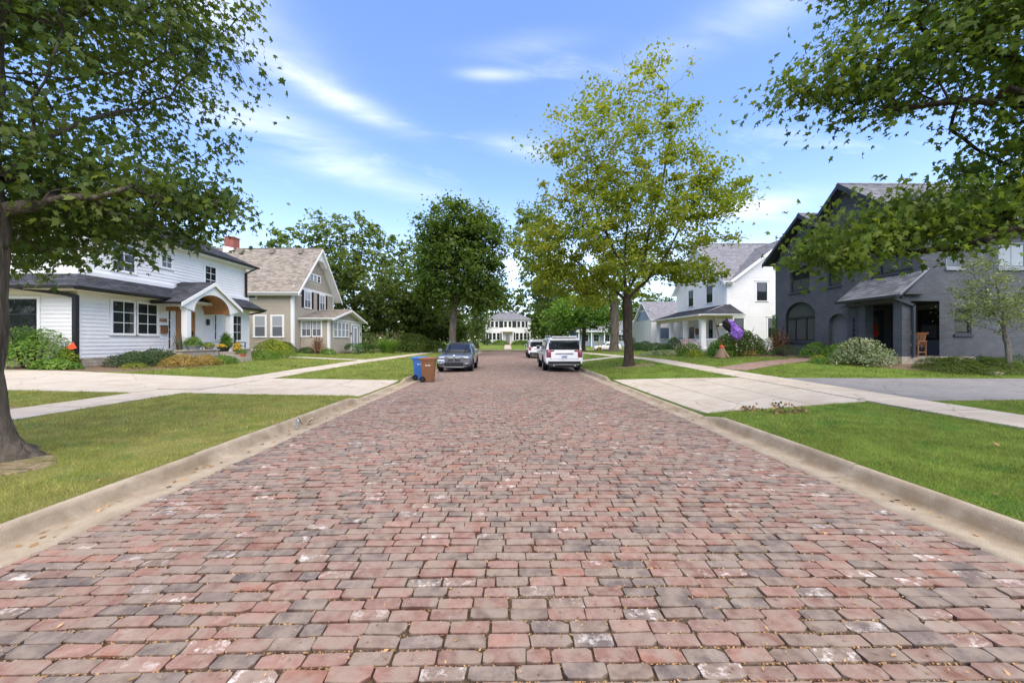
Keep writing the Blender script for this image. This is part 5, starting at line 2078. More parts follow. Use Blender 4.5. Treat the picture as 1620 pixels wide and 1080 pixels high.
    pk.build("door_ornament", M['orange'], pd, "orange pumpkin ornament hung on the porch door")
    window(R, Frame((19.2, 0, 0), (0, 1, 0), (-1, 0, 0)), 15.85, 17.3, 1.75, 3.0, 2, 2, cm='black_metal', sash='black_metal', panes=('pane_green', 'pane'), casing=.06, mull=.05)
    # porch roof sloping to the street
    xe = 15.85
    roof_plane(R, "porch_roof", (xe, 17.95, 3.52), (xe, Y0 - .25, 3.52), (X + .02, Y0 - .25, 4.52), (X + .02, 17.95, 4.52), 'shingle_slate', seed=41, underside='dark_wood', th=.09)
    MB().prism([(xe + .3, Y0 - .20, 3.54), (X, Y0 - .20, 3.54), (X, Y0 - .20, 4.4)], (0, .15, 0)).build("gable_wall", M['dark_brick'], R)
    MB().prism([(xe + .3, 17.75, 3.54), (X, 17.75, 3.54), (X, 17.75, 4.4)], (0, .15, 0)).build("gable_wall", M['dark_brick'], R)
    gutter(R, (xe + .01, Y0 - .25, 3.52), (xe + .01, 17.95, 3.52), 'dark_wood', (-1, 0, 0))
    MB().prism([(xe, Y0 - .262, 3.50), (X + .02, Y0 - .262, 4.50), (X + .02, Y0 - .262, 4.58), (xe, Y0 - .262, 3.58)], (0, -.02, 0)).build("flashing", M['grey_metal'], R)
    downspout(R, [(xe + .05, Y0 + .0, 3.4), (16.3, Y0 - .07, 3.2), (16.62, Y0 - .07, 3.1), (16.62, Y0 - .07, 1.0)], 'dark_wood', .045)
    downspout(R, [(X - .06, 17.3, 6.4), (X - .06, 17.3, 4.5)], 'dark_wood', .045)
    # upright number plate beside the doorway
    text_mesh("6\n2\n0\n8", .26, .012, Frame((X, 18.3, 0), (0, -1, 0), (-1, 0, 0)), 0, 2.28, .01, M['black_metal'], R, "house_number", vertical=True)
    # roofs: main gable facing the street, a lower gable on the left, eaves along the side
    yc, zr = 18.7, 9.5
    k = (zr - 6.5) / (yc - (Y0 - .35))
    xf = X - .45
    roof_plane(R, "roof", (30, Y0 - .4, 6.48), (xf, Y0 - .4, 6.48), (xf, yc, zr), (30, yc, zr), 'shingle_slate', seed=51, underside='dark_wood')
    roof_plane(R, "roof", (xf, 22.1, 6.48), (30, 22.1, 6.48), (30, yc, zr), (xf, yc, zr), 'shingle_slate', seed=52, underside='dark_wood')
    ridge(R, (xf, yc, zr + .02), (30, yc, zr + .02), 'shingle_slate')
    wall_poly(R, "gable_wall", Frame((X + .002, 0, 0), (0, 1, 0), (-1, 0, 0)), [(15.4, 6.5), (22.0, 6.5), (yc, zr - .15)], [], db)
    for yy in (Y0 - .42, 22.1):
        a, b = Vector((xf - .02, yy, 6.46)), Vector((xf - .02, yc, zr - .02))
        dn = Vector((0, 0, -.24))
        MB().prism([a, b, b + dn, a + dn], (.05, 0, 0)).build("barge_board", M['black_metal'], R)
    y2, z2 = 21.2, 8.85
    xg = X - .5
    roof_plane(R, "roof", (xg, 24.2, 6.6), (25, 24.2, 6.6), (25, y2, z2), (xg, y2, z2), 'shingle_slate', seed=53, underside='dark_wood')
    roof_plane(R, "roof", (25, 18.4, 6.75), (xg, 18.4, 6.75), (xg, y2, z2), (25, y2, z2), 'shingle_slate', seed=54, underside='dark_wood')
    ridge(R, (xg, y2, z2 + .02), (25, y2, z2 + .02), 'shingle_slate')
    for yy, zz in ((24.22, 6.58), (18.4, 6.73)):
        a, b = Vector((xg - .02, yy, zz)), Vector((xg - .02, y2, z2 - .02))
        dn = Vector((0, 0, -.22))
        MB().prism([a, b, b + dn, a + dn], (.05, 0, 0)).build("barge_board", M['black_metal'], R)
    MB().box(X - .002, 30, Y0 - .38, Y0 - .003, 6.34, 6.38).build("soffit", M['dark_wood'], R)
    gutter(R, (X - .3, Y0 - .39, 6.48), (29, Y0 - .39, 6.48), 'black_metal', (0, -1, 0))
    MB().box(X + .1, 26, 23.7, 24.15, 6.42, 6.46).build("soffit", M['dark_wood'], R)
    gutter(R, (xg + .1, 24.2, 6.58), (25, 24.2, 6.58), 'black_metal', (0, 1, 0))
    # floodlight under the eave
    fl = MB().fbox(S, 19.72, 19.92, 6.02, 6.1, .0, .06).build("floodlight", M['grey_metal'], R)
    for a in (19.74, 19.86):
        MB().tube([S.p(a, 6.05, .05), S.p(a - .02, 5.98, .18)], [.03, .05], 8).build("lamp_head", M['trim_white'], fl)
    # thin flat course line of bricks
    MB().fbox(S, 17.8, 27.4, 3.58, 3.61, .0, .006).build("brick_course", M['dark_wood'], R)
    # climbing ivy at the far corner belongs to the house corner: a thing of its own
    return R


dark_house()


# ------------------------------------------------------------------ right: white house with grey roof and long porch
def white_house_right():
    R = thing("white_house", "white clapboard house with grey roof and long columned porch", "house", (22, 36, .75))
    X, Y0, Y1 = 18.3, 31.3, 40.4
    zb, ze = .95, 6.95
    box_part(R, "wall", 'white_paint', X + .001, 30, Y0 + .001, Y1, .45, ze)
    F = Frame((X, 0, 0), (0, 1, 0), (-1, 0, 0))
    S = Frame((0, Y0, 0), (1, 0, 0), (0, -1, 0))
    yc, zr = 35.85, 10.95
    k = (zr - ze) / (yc - Y0)
    wall_poly(R, "gable_wall", Frame((X + .002, 0, 0), (0, 1, 0), (-1, 0, 0)), [(Y0, ze), (Y1, ze), (yc, zr - .1)], [], M['white_paint'])
    fw = [(36.75, 37.7, 5.08, 6.62), (33.3, 34.3, 5.08, 6.62)]
    lw = [(33.25, 33.95, 1.9, 3.55)]
    siding(R, F, Y0 + .1, Y1 - .1, zb, ze, .13, M['white_paint'], [(a - .12, b + .12, c - .1, d + .16) for a, b, c, d in fw + lw] + [(36.4, 37.7, .9, 3.2)], parts=False)
    siding(R, F, Y0, Y1, ze, zr - .3, .13, M['white_paint'], [], parts=False, clip=lambda v: (Y0 + (v - ze) / k + .1, Y1 - (v - ze) / k - .1))
    sw = [(20.85, 21.72, 5.0, 6.52), (18.95, 19.75, 1.9, 3.55), (21.8, 22.65, 1.9, 3.55)]
    siding(R, S, X + .1, 29, zb, ze, .13, M['white_paint'], [(a - .12, b + .12, c - .1, d + .16) for a, b, c, d in sw], parts=False)
    xg0, xg1 = 18.9, 27.4
    xc = (xg0 + xg1) / 2
    zg = ze + .74 * (xc - xg0)
    wall_poly(R, "gable_wall", Frame((0, Y0 - .002, 0), (1, 0, 0), (0, -1, 0)), [(xg0, ze), (xg1, ze), (xc, zg - .1)], [], M['white_paint'])
    siding(R, S, xg0, xg1, ze, zg - .3, .13, M['white_paint'], [], parts=False, clip=lambda v: (xg0 + (v - ze) / .74 + .05, xg1 - (v - ze) / .74 - .05))
    for a, b, c, d in fw:
        window(R, F, a, b, c, d, 1, 2, casing=.11, sash='black_metal', panes=('pane', 'pane_screen'), mull=.05, head=.06)
    window(R, F, *lw[0], 1, 2, casing=.11, sash='black_metal', panes=('pane', 'pane_screen'), mull=.05, head=.06)
    for a, b, c, d in sw:
        window(R, S, a, b, c, d, 1, 2, casing=.12, sash='black_metal', panes=('pane', 'pane_screen'), mull=.05, head=.06)
    d = MB().fbox(F, 36.55, 37.55, 1.02, 3.05, 0, .05).build("door", M['black_metal'], R, "black front door behind the porch columns")
    for j in range(4):
        for i in range(2):
            MB().fbox(F, 36.7 + i * .37, 36.7 + i * .37 + .33, 1.3 + j * .42, 1.3 + j * .42 + .38, .045, .06).build("pane", M['pane'], d)
    mb = MB()
    mb.fbox(F, 36.42, 36.55, 1.0, 3.18, 0, .06)
    mb.fbox(F, 37.55, 37.68, 1.0, 3.18, 0, .06)
    mb.fbox(F, 36.55, 37.55, 3.05, 3.18, 0, .058)
    mb.build("door_frame", M['trim_white'], R)
    MB().lathe((X - .03, 35.95, 2.55), [(.25, 0), (.33, -.03), (.33, -.09), (.25, -.12)], 20, 'x').build("wreath", M['chair_wood'], R, "round brown wreath beside the black door")
    MB().fbox(F, 35.2, 35.5, 1.75, 2.15, .02, .16).build("letter_box", M['black_metal'], R)
    # corner boards, roof
    MB().fbox(F, Y0 - .02, Y0 + .12, zb, ze, 0, .04).build("corner_board", M['trim_white'], R)
    MB().fbox(F, Y1 - .12, Y1 + .02, zb, ze, 0, .04).build("corner_board", M['trim_white'], R)
    MB().fbox(S, X - .04, X + .12, zb, ze, 0, .04).build("corner_board", M['trim_white'], R)
    ov = .45
    zl = ze - .0
    xf = X - .4
    e0, e1 = Y0 - ov, Y1 + ov
    zl = zr - k * (yc - e0)
    roof_plane(R, "roof", (xg0 - .2, e0, zl), (xf, e0, zl), (xf, yc, zr), (xc, yc, zr), 'shingle_grey', seed=61)
    roof_plane(R, "roof", (xf, e1, zl), (30, e1, zl), (30, yc, zr), (xf, yc, zr), 'shingle_grey', seed=62)
    zv = 8.4
    xv = xg0 - .2 + (xc - xg0 + .2) * (zv - zl) / (zr - zl) - .7
    dz = .03
    roof_plane(R, "roof", (30, yc - (zr - zv) / k, zv - dz), (xv, yc - (zr - zv) / k, zv - dz), (xc - .7, yc, zr - dz), (30, yc, zr - dz), 'shingle_grey', seed=65)
    ridge(R, (xf, yc, zr + .02), (30, yc, zr + .02), 'shingle_grey')
    for yy in (e0 - .01, e1 + .01):
        a, b = Vector((xf - .02, yy, zl - .03)), Vector((xf - .02, yc, zr - .03))
        dn = Vector((0, 0, -.24))
        MB().prism([a, b, b + dn, a + dn], (.05, 0, 0)).build("barge_board", M['trim_white'], R)
    # cross gable towards the camera
    ys = Y0 - .46
    z0 = ze - .32
    roof_plane(R, "roof", (xg0 - .45, 36, z0 + .02), (xg0 - .45, ys, z0 + .02), (xc, ys, zg + .1), (xc, 36, zg + .1), 'shingle_grey', seed=63)
    roof_plane(R, "roof", (xg1 + .45, ys, z0 + .02), (xg1 + .45, 36, z0 + .02), (xc, 36, zg + .1), (xc, ys, zg + .1), 'shingle_grey', seed=64)
    ridge(R, (xc, ys, zg + .12), (xc, 36, zg + .12), 'shingle_grey')
    for xx in (xg0 - .47, xg1 + .47):
        a, b = Vector((xx, ys - .02, z0)), Vector((xc, ys - .02, zg + .07))
        dn = Vector((0, 0, -.26))
        MB().prism([a, b, b + dn, a + dn], (0, .05, 0)).build("barge_board", M['trim_white'], R)
    MB().box(X - .35, xg0 - .1, e0, Y0 - .002, zl - .2, zl - .15).build("soffit", M['trim_white'], R)
    gutter(R, (X - .38, e0 - .01, zl), (xg0 - .3, e0 - .01, zl), 'trim_white', (0, -1, 0))
    downspout(R, [(X - .1, e0 - .06, zl - .12), (X + .05, Y0 - .09, zl - .45), (X + .05, Y0 - .09, 1.0)], 'trim_white', .045)
    # porch
    px, p0, p1 = 15.75, 30.3, 39.6
    zt = 3.72
    box_part(R, "porch_floor", 'trim_white', px, X - .03, p0, p1, .86, .98)
    box_part(R, "porch_base", 'stone', px + .08, X - .03, p0 + .08, p1, .4, .859)
    PF = Frame((px, 0, 0), (0, 1, 0), (-1, 0, 0))
    box_part(R, "porch_beam", 'cream', px + .02, px + .26, p0, p1, 3.42, zt)
    box_part(R, "porch_beam", 'cream', px + .261, X - .05, p0, p0 + .24, 3.421, zt)
    box_part(R, "porch_ceiling", 'trim_white', px + .27, X - .03, p0 + .25, p1, 3.60, 3.64)
    for y in (30.45, 33.4, 36.3, 39.4):
        r = .19 if y < 31 else .15
        c = MB().box(px + .14 - r, px + .14 + r, y + .02 - r, y + .02 + r, .981, 3.42).build("column", M['trim_white'], R, bevel=.01)
        MB().box(px + .1 - r, px + .18 + r, y - .02 - r, y + .06 + r, 3.24, 3.419).build("capital", M['trim_white'], c, bevel=.012)
        MB().box(px + .1 - r, px + .18 + r, y - .02 - r, y + .06 + r, .982, 1.16).build("base", M['trim_white'], c, bevel=.012)
    xe = px - .45
    pe = p0 - .55
    roof_plane(R, "porch_roof", (xe, p1 + .3, zt + .06), (xe, pe, zt + .06), (X, pe + 1.9, 4.72), (X, p1 + .3, 4.72), 'shingle_black', seed=71)
    roof_plane(R, "porch_roof", (xe, pe, zt + .06), (X + .6, pe, zt + .06), (X + .3, pe + 1.5, 4.72), (X, pe + 1.5, 4.72), 'shingle_black', seed=72)
    MB().box(xe, X + .6, pe, p0 - .002, zt - .05, zt - .01).build("soffit", M['cream'], R)
    MB().box(xe, px + .018, p0, p1 + .3, zt - .052, zt - .012).build("soffit", M['cream'], R)
    gutter(R, (xe + .01, pe, zt + .07), (xe + .01, p1 + .3, zt + .07), 'trim_white', (-1, 0, 0))
    gutter(R, (xe, pe + .01, zt + .07), (X + .6, pe + .01, zt + .07), 'trim_white', (0, -1, 0))

    def railing(f, u0, u1):
        rl = MB().fbox(f, u0, u1, 1.78, 1.84, -.03, .03).build("railing", M['trim_white'], R)
        MB().fbox(f, u0, u1, 1.08, 1.13, -.025, .025).build("lower_rail", M['trim_white'], rl)
        n = int((u1 - u0) / .13)
        for i in range(n):
            u = u0 + (i + .5) * (u1 - u0) / n
            MB().fbox(f, u - .018, u + .018, 1.13, 1.78, -.018, .018).build("baluster", M['trim_white'], rl, fix=False)
    railing(Frame((px + .14, 0, 0), (0, 1, 0), (-1, 0, 0)), 30.7, 33.2)
    railing(Frame((0, p0 + .14, 0), (1, 0, 0), (0, -1, 0)), px + .36, X - .06)
    railing(Frame((px + .14, 0, 0), (0, 1, 0), (-1, 0, 0)), 33.6, 36.1)
    for i in range(2):
        box_part(R, "step", 'stone', px - .35 * (i + 1), px - .001 - .35 * i, 37.0, 38.6, .4, .70 - .16 * i)
    # low room at the far end of the porch with a blue shade in its window
    box_part(R, "side_room", 'white_paint', 15.75, X + 3, 41.0, 49, .4, 4.0)
    T = Frame((0, 41.0, 0), (1, 0, 0), (0, -1, 0))
    siding(R, T, 15.8, X + 1.2, .95, 3.9, .13, M['white_paint'], [(16.45, 17.85, 1.8, 3.25)], parts=False)
    w = window(R, T, 16.6, 17.7, 1.9, 3.12, 1, 1, casing=.12, panes=('pane_blind_sky',), label="window with a blue grey shade beyond the porch")
    MB().fbox(T, 16.63, 17.67, 1.93, 3.09, .031, .05).build("shade", M['blue_shade'], w)
    for i in range(7):
        MB().fbox(T, 16.63, 17.67, 1.95 + .165 * i, 1.95 + .165 * i + .15, .0505, .056).build("slat", M['blue_shade'], w)
    return R


white_house_right()


def blue_garage():
    R = thing("garage", "white garage with pale blue gable and grey roof beyond the long porch", "garage", (22, 54.8, .4))
    X, Y0, Y1 = 20.0, 50.8, 58.8
    ze, zr = 4.25, 7.4
    yc = (Y0 + Y1) / 2
    box_part(R, "wall", 'white_paint', X + .001, 32, Y0, Y1, .2, ze)
    F = Frame((X, 0, 0), (0, 1, 0), (-1, 0, 0))
    k = (zr - ze) / (yc - Y0)
    wall_poly(R, "gable_wall", Frame((X + .003, 0, 0), (0, 1, 0), (-1, 0, 0)), [(Y0, ze), (Y1, ze), (yc, zr - .05)], [], M['blue_siding'])
    siding(R, F, Y0, Y1, ze + .15, zr - .2, .15, M['blue_siding'], [], parts=False, clip=lambda v: (Y0 + (v - ze) / k + .08, Y1 - (v - ze) / k - .08))
    MB().fbox(F, Y0 - .2, Y1 + .2, ze - .35, ze + .1, 0, .3).build("band", M['cream'], R)
    MB().fbox(F, yc - 2.6, yc + 2.6, ze + 1.7, ze + 1.9, 0.02, .08).build("gable_trim", M['trim_white'], R)
    g = MB().fbox(F, 51.6, 58.0, .45, 3.35, 0, .05).build("garage_door", M['trim_white'], R)
    for i in range(8):
        MB().fbox(F, 51.75 + i * .78, 51.75 + i * .78 + .66, 2.55, 3.15, .045, .06).build("pane", M['pane'], g)
        MB().fbox(F, 51.75 + i * .78, 51.75 + i * .78 + .66, .6, 2.4, .045, .065).build("panel", M['trim_white'], g)
    roof_plane(R, "roof", (32, Y0 - .4, ze - .3), (X - .4, Y0 - .4, ze - .3), (X - .4, yc, zr), (32, yc, zr), 'shingle_grey', seed=81)
    roof_plane(R, "roof", (X - .4, Y1 + .4, ze - .3), (32, Y1 + .4, ze - .3), (32, yc, zr), (X - .4, yc, zr), 'shingle_grey', seed=82)
    for yy in (Y0 - .42, Y1 + .42):
        a, b = Vector((X - .42, yy, ze - .33)), Vector((X - .42, yc, zr - .03))
        dn = Vector((0, 0, -.22))
        MB().prism([a, b, b + dn, a + dn], (.05, 0, 0)).build("barge_board", M['trim_white'], R)
    downspout(R, [(X - .3, Y1 + .4, ze - .4), (X - .1, Y1 + .05, ze - .9), (X - .1, Y1 + .05, .5)], 'trim_white', .05)


blue_garage()


def cream_house():
    R = thing("cream_house", "pale cream two storey house with black shutters closing the street", "house", (.3, 95, .85))
    x0, x1, Y = -5.15, 6.2, 95.0
    zb, ze = .85, 7.05
    box_part(R, "wall", 'trim_white', x0, x1, Y + .001, Y + 8, .5, ze)
    S = Frame((0, Y, 0), (1, 0, 0), (0, -1, 0))
    siding(R, S, x0, x1, zb, ze, .16, M['trim_white'], [], parts=False)
    hip_roof(R, x0, x1, Y, Y + 8, ze + .05, .50, 'shingle_grey', over=.4, axis='x', seed=91)

    def win(u, w, v0, v1):
        window(R, S, u - w / 2, u + w / 2, v0, v1, 1, 2, casing=.09, panes=('pane',), w=.02)

    def shut(u, v0, v1):
        MB().fbox(S, u - .25, u + .25, v0, v1, .022, .07).build("shutter", M['shutter_black'], R)
    for c in (-2.95, .35, 3.65):
        win(c - .55, .8, 5.15, 6.65), win(c + .55, .8, 5.15, 6.65)
        shut(c - 1.4, 5.1, 6.7), shut(c + 1.4, 5.1, 6.7)
    for c in (-3.0, 3.75):
        for o in (-1.0, 0, 1.0):
            win(c + o, .8, 2.0, 3.75)
        shut(c - 1.75, 1.95, 3.8), shut(c + 1.75, 1.95, 3.8)
    d = MB().fbox(S, -.15, .85, .95, 3.3, .02, .08).build("door", M['grey_metal'], R)
    mb = MB()
    mb.fbox(S, -.5, -.2, .95, 3.5, .02, .12)
    mb.fbox(S, .9, 1.2, .95, 3.5, .02, .12)
    mb.fbox(S, -.6, 1.3, 3.5, 3.7, .02, .12)
    mb.build("door_frame", M['trim_white'], R)
    MB().fbox(S, -1.2, 1.9, 4.0, 4.25, .02, 1.3).build("porch_roof", M['cream'], R)
    for u in (-1.0, 1.7):
        MB().fbox(S, u - .12, u + .12, .9, 4.0, 1.0, 1.24).build("column", M['trim_white'], R)
    box_part(R, "step", 'redbrick', -.9, 1.6, Y - 1.6, Y - .03, .5, .95)


cream_house()


def grey_far_house():
    R = thing("grey_house", "low grey house with white posts far behind the white car", "house", (24, 84, .4))
    box_part(R, "wall", 'blue_shade', 15.5, 36, 84, 92, .2, 4.2)
    S = Frame((0, 84.0, 0), (1, 0, 0), (0, -1, 0))
    siding(R, S, 15.5, 36, .6, 4.1, .16, M['blue_siding'], parts=False)
    for u in (17, 19.4, 21.8, 25, 28):
        window(R, S, u, u + 1.2, 1.6, 3.2, 2, 2, casing=.1, panes=('pane',), w=.02)
    hip_roof(R, 15.5, 36, 84, 92, 4.25, .5, 'shingle_grey', over=.5, axis='x', seed=95)
    for x in (15.8, 18.6, 21.4, 24.2):
        box_part(R, "post", 'trim_white', x - .1, x + .1, 82.3, 82.5, .3, 3.7)
    MB().box(15.2, 25, 82.0, 84, 3.701, 3.9).build("porch_roof", M['trim_white'], R)


grey_far_house()


# ------------------------------------------------------------------ trees
def sample_lobes(lobes, n, rng, shell=2.0):
    """points inside ellipsoids (cx, cy, cz, rx, ry, rz, weight), denser towards the outside"""
    w = np.array([l[6] for l in lobes], float)
    w /= w.sum()
    out = []
    for l, c in zip(lobes, rng.multinomial(n, w)):
        d = rng.normal(0, 1, (c, 3))
        d /= np.linalg.norm(d, axis=1, keepdims=True)
        r = rng.random(c) ** (1.0 / (shell + 1))
        r *= 1 + .16 * np.sin(d[:, 0] * 5 + d[:, 2] * 7 + l[0]) * np.cos(d[:, 1] * 6 + d[:, 2] * 3)
        out.append(np.array(l[:3]) + d * r[:, None] * np.array(l[3:6]))
    return np.vstack(out)


def grow(trunk, attr, r_base, fork_z, rng, step=.45, up=.35, e=2.35, r_tip=.006, limbs=()):
    """joins every attractor to the nearest growing limb; radii by the pipe rule"""
    pos = [np.array(p, float) for p in trunk]
    par = [-1] + list(range(len(trunk) - 1))
    plen = [0.0]
    for i in range(1, len(trunk)):
        plen.append(plen[-1] + np.linalg.norm(pos[i] - pos[i - 1]))
    axis_top = pos[-1]
    cap = 60000
    P = np.zeros((cap, 3))
    PL = np.zeros(cap)
    ok = np.zeros(cap, bool)
    n = len(pos)
    P[:n] = pos
    PL[:n] = plen
    ok[:n] = [p[2] >= fork_z for p in pos]
    paths = [list(range(n))]
    for lb in limbs:
        q = int(np.argmin(np.linalg.norm(P[:n] - np.array(lb[0]), axis=1)))
        path = [q]
        lb = [P[q]] + [np.array(v, float) for v in lb[1:]]
        for a, b in zip(lb[:-1], lb[1:]):
            k = max(1, int(np.linalg.norm(b - a) / step))
            for j in range(1, k + 1):
                P[n] = a + (b - a) * j / k + rng.normal(0, .05 * step, 3)
                PL[n] = PL[path[-1]] + np.linalg.norm(P[n] - P[path[-1]])
                ok[n] = True
                par.append(path[-1])
                path.append(n)
                n += 1
        paths.append(path)
    pos = list(P[:n])
    order = np.argsort([min(np.linalg.norm(a - p) for p in pos) for a in attr])
    tips = []
    for ai in order:
        a = attr[ai]
        d = np.linalg.norm(P[:n] - a, axis=1)
        dz = P[:n, 2] - a[2]
        cost = d * (1 + up * np.clip(dz / (d + .01) + .35, 0, None) * 1.6) + .10 * PL[:n]
        cost[~ok[:n]] = 1e9
        q = int(np.argmin(cost))
        dist = d[q]
        if dist < .08:
            continue
        k = max(1, int(math.ceil(dist / step)))
        if n + k >= cap:
            break
        mid = (P[q] + a) / 2 + np.array([0, 0, .10 * dist]) + rng.normal(0, .06 * dist, 3)
        path = [q]
        for j in range(1, k + 1):
            t = j / k
            p = (1 - t) ** 2 * P[q] + 2 * t * (1 - t) * mid + t * t * a
            if j < k:
                p = p + rng.normal(0, .035 * step, 3)
            P[n] = p
            PL[n] = PL[path[-1]] + np.linalg.norm(p - P[path[-1]])
            ok[n] = True
            par.append(path[-1])
            path.append(n)
            n += 1
        paths.append(path)
        tips.append(path[-1])
    cnt = np.zeros(n)
    kids = np.zeros(n, int)
    for i in range(1, n):
        kids[par[i]] += 1
    cnt[[i for i in range(n) if kids[i] == 0]] = 1
    for i in range(n - 1, 0, -1):
        cnt[par[i]] += cnt[i]
    # the trunk nodes come first in the list but carry later children: second pass in order of depth
    cnt = np.where(kids == 0, 1.0, 0.0)
    for i in sorted(range(1, n), key=lambda i: -PL[i]):
        cnt[par[i]] += cnt[i]
    R = r_tip * np.power(np.maximum(cnt, 1), 1 / e)
    s = r_base / R[0]
    R = np.where(cnt > 1, R * (1 + (s - 1) * np.clip(np.log(cnt + 1) / np.log(cnt[0] + 1), 0, 1) ** 2.1), R)
    return P[:n], np.array(par), R, cnt, paths, tips


def tubes(P, R, paths, min_r=0.0, flare=None, sides=(9, 5, 3), par=None):
    V, L, S = [], [], []
    base = 0
    for pi, path in enumerate(paths):
        pts = P[path]
        rr = R[path].copy()
        if pi > 0 and len(path) > 1:
            rr[0] = min(rr[0], rr[1] * 1.25)
        if rr.max() < min_r:
            continue
        k = sides[0] if rr.max() > .12 else (sides[1] if rr.max() > .03 else sides[2])
        if pi == 0:
            k = 40 if rr.max() > .3 else 18
        m = len(pts)
        T = np.gradient(pts, axis=0)
        T /= np.linalg.norm(T, axis=1, keepdims=True) + 1e-9
        ref = np.cross(T[0], [.31, .95, .07])
        ref /= np.linalg.norm(ref)
        rings = []
        for i in range(m):
            ref = ref - T[i] * ref.dot(T[i])
            ref /= np.linalg.norm(ref) + 1e-9
            q = np.cross(T[i], ref)
            a = np.arange(k) * 2 * np.pi / k
            r = np.full(k, rr[i])
            if pi == 0:
                zi = pts[i][2]
                r = r * (1 + .05 * np.sin(a * 3 + i * .3) + .03 * np.sin(a * 5 - i * .2) + (k > 30) * (.022 * np.sin(a * 11 + 2.2 * np.sin(zi * 2.3)) + .018 * np.sin(a * 17 - 2.5 * np.sin(zi * 3.1 + 1))))
                if flare is not None:
                    hgt = pts[i][2] - pts[0][2]
                    f = np.exp(-hgt / flare[0])
                    r = r * (1 + f * flare[1] * (.75 + .38 * np.sin(a * 5 + 1.2) + .22 * np.sin(a * 3 + .4)))
            rings.append(pts[i] + np.outer(np.cos(a) * r, ref) + np.outer(np.sin(a) * r, q))
        V.append(np.vstack(rings))
        i = np.arange(m - 1)[:, None] * k
        j = np.arange(k)[None]
        j2 = (j + 1) % k
        f = np.stack([i + j, i + j2, i + k + j2, i + k + j], -1).reshape(-1, 4) + base
        L.append(f.ravel())
        S.append(np.full(len(f), 4))
        L.append(base + (m - 1) * k + np.arange(k))
        S.append([k])
        base += m * k
    return np.vstack(V), np.concatenate(L), np.concatenate(S)


def make_tree(name, label, cat, trunk, r_base, fork_z, lobes, n_attr, n_leaf, leaf, lmat, bmat, shape='diamond', spread=(.35, .35, .22), seed=1, group=None,
              up=.35, flare=(.35, .9), shell=2.0, step=.5, min_r=0.0, droop=.3, jit=.7, upb=.8, size_var=(.65, 1.3), leaf_part=.25, r_tip=.006, e=2.35, bare=None, hang=None, limbs=()):
    rng = np.random.default_rng(seed)
    t0 = thing(name, label, cat, (trunk[0][0], trunk[0][1], h(trunk[0][0], trunk[0][1])), 0, group)
    # smooth trunk line
    tp = np.array(trunk, float)
    seg = np.linalg.norm(np.diff(tp, axis=0), axis=1)
    cum = np.concatenate([[0], np.cumsum(seg)])
    ns = max(4, int(cum[-1] / (step * .8)))
    s = np.concatenate([np.linspace(0, min(1.2, cum[-1] * .25), 9), np.linspace(min(1.2, cum[-1] * .25), cum[-1], ns)[1:]])
    line = np.stack([np.interp(s, cum, tp[:, i]) for i in range(3)], -1)
    line[:, :2] += np.cumsum(rng.normal(0, .012, (len(line), 2)), 0) * (np.arange(len(line))[:, None] > 8)
    attr = sample_lobes(lobes, n_attr, rng, shell)
    P, par, R, cnt, paths, tips = grow(line, attr, r_base, fork_z, rng, step, up, e, r_tip, limbs)
    V, L, S = tubes(P, R, paths, min_r, flare)
    np_mesh("trunk", V, L, S, bmat, t0, smooth=True)
    # leaves gather at the twig ends and along the thinnest wood
    thin = np.where((cnt <= 2.5) & (np.arange(len(cnt)) >= len(line)))[0]
    tip = np.array(tips)
    if bare is not None:
        tip = tip[rng.random(len(tip)) > bare(P[tip])]
        thin = thin[rng.random(len(thin)) > bare(P[thin])]
    src = np.concatenate([rng.choice(tip, int(n_leaf * (1 - leaf_part))), rng.choice(thin, n_leaf - int(n_leaf * (1 - leaf_part)))])
    # ragged clusters: each tip has its own fullness
    C = P[src] + np.clip(rng.normal(0, 1, (n_leaf, 3)), -1.7, 1.7) * np.array(spread) * (.4 + rng.gamma(2.0, .35, len(P))[src])[:, None]
    C[:, 2] = np.maximum(C[:, 2], t0.location.z + .3)
    ctr = np.array([np.mean(P[tip][:, i]) for i in range(3)])
    out = C - ctr
    out /= np.linalg.norm(out, axis=1, keepdims=True) + 1e-9
    nrm = out * .45 + np.array([0, 0, upb])
    size = leaf * rng.uniform(*size_var, n_leaf)
    axis = None
    if hang is not None:
        axis = out * .7 + rng.normal(0, .45, (n_leaf, 3)) + np.array([0, 0, -hang])
        nrm = out * .6 + np.array([0, 0, upb])
    LV, (LL, LS) = leaf_field(C, size, shape, nrm, jit, droop, axis)
    np_mesh("crown", LV, LL, LS, lmat, t0)
    return t0


def lower(x, y):
    return h(x, y) - .05


make_tree("maple_tree", "large dark green maple with a flared grey trunk on the near left lawn", "tree",
          [(-6.80, 4.72, lower(-6.6, 4.7)), (-6.83, 4.72, 1.5), (-6.88, 4.8, 3.2), (-6.9, 4.95, 5.5), (-6.95, 5.1, 8.5), (-7.0, 5.2, 11)], .41, 3.1,
          [(-7.55, 5.9, 6.7, 3.1, 2.4, 3.2, 6), (-6.75, 6.0, 3.75, 1.95, 1.2, 1.0, 2.3), (-5.55, 6.0, 7.0, 1.45, 1.6, 1.6, 1.0), (-5.05, 6.3, 3.85, .75, .6, .4, .45), (-7.5, 5.5, 10.5, 3.0, 2.6, 2.0, 1.3), (-9.2, 6.8, 3.6, 1.6, 1.5, .9, .8)],
          860, 28000, .110, M['lf_maple'], M['bark_grey'], 'maple', (.24, .24, .16), 21, None, up=.3, flare=(.26, 1.15), shell=1.3, step=.4, droop=.45, jit=.6, upb=.55, hang=.55)
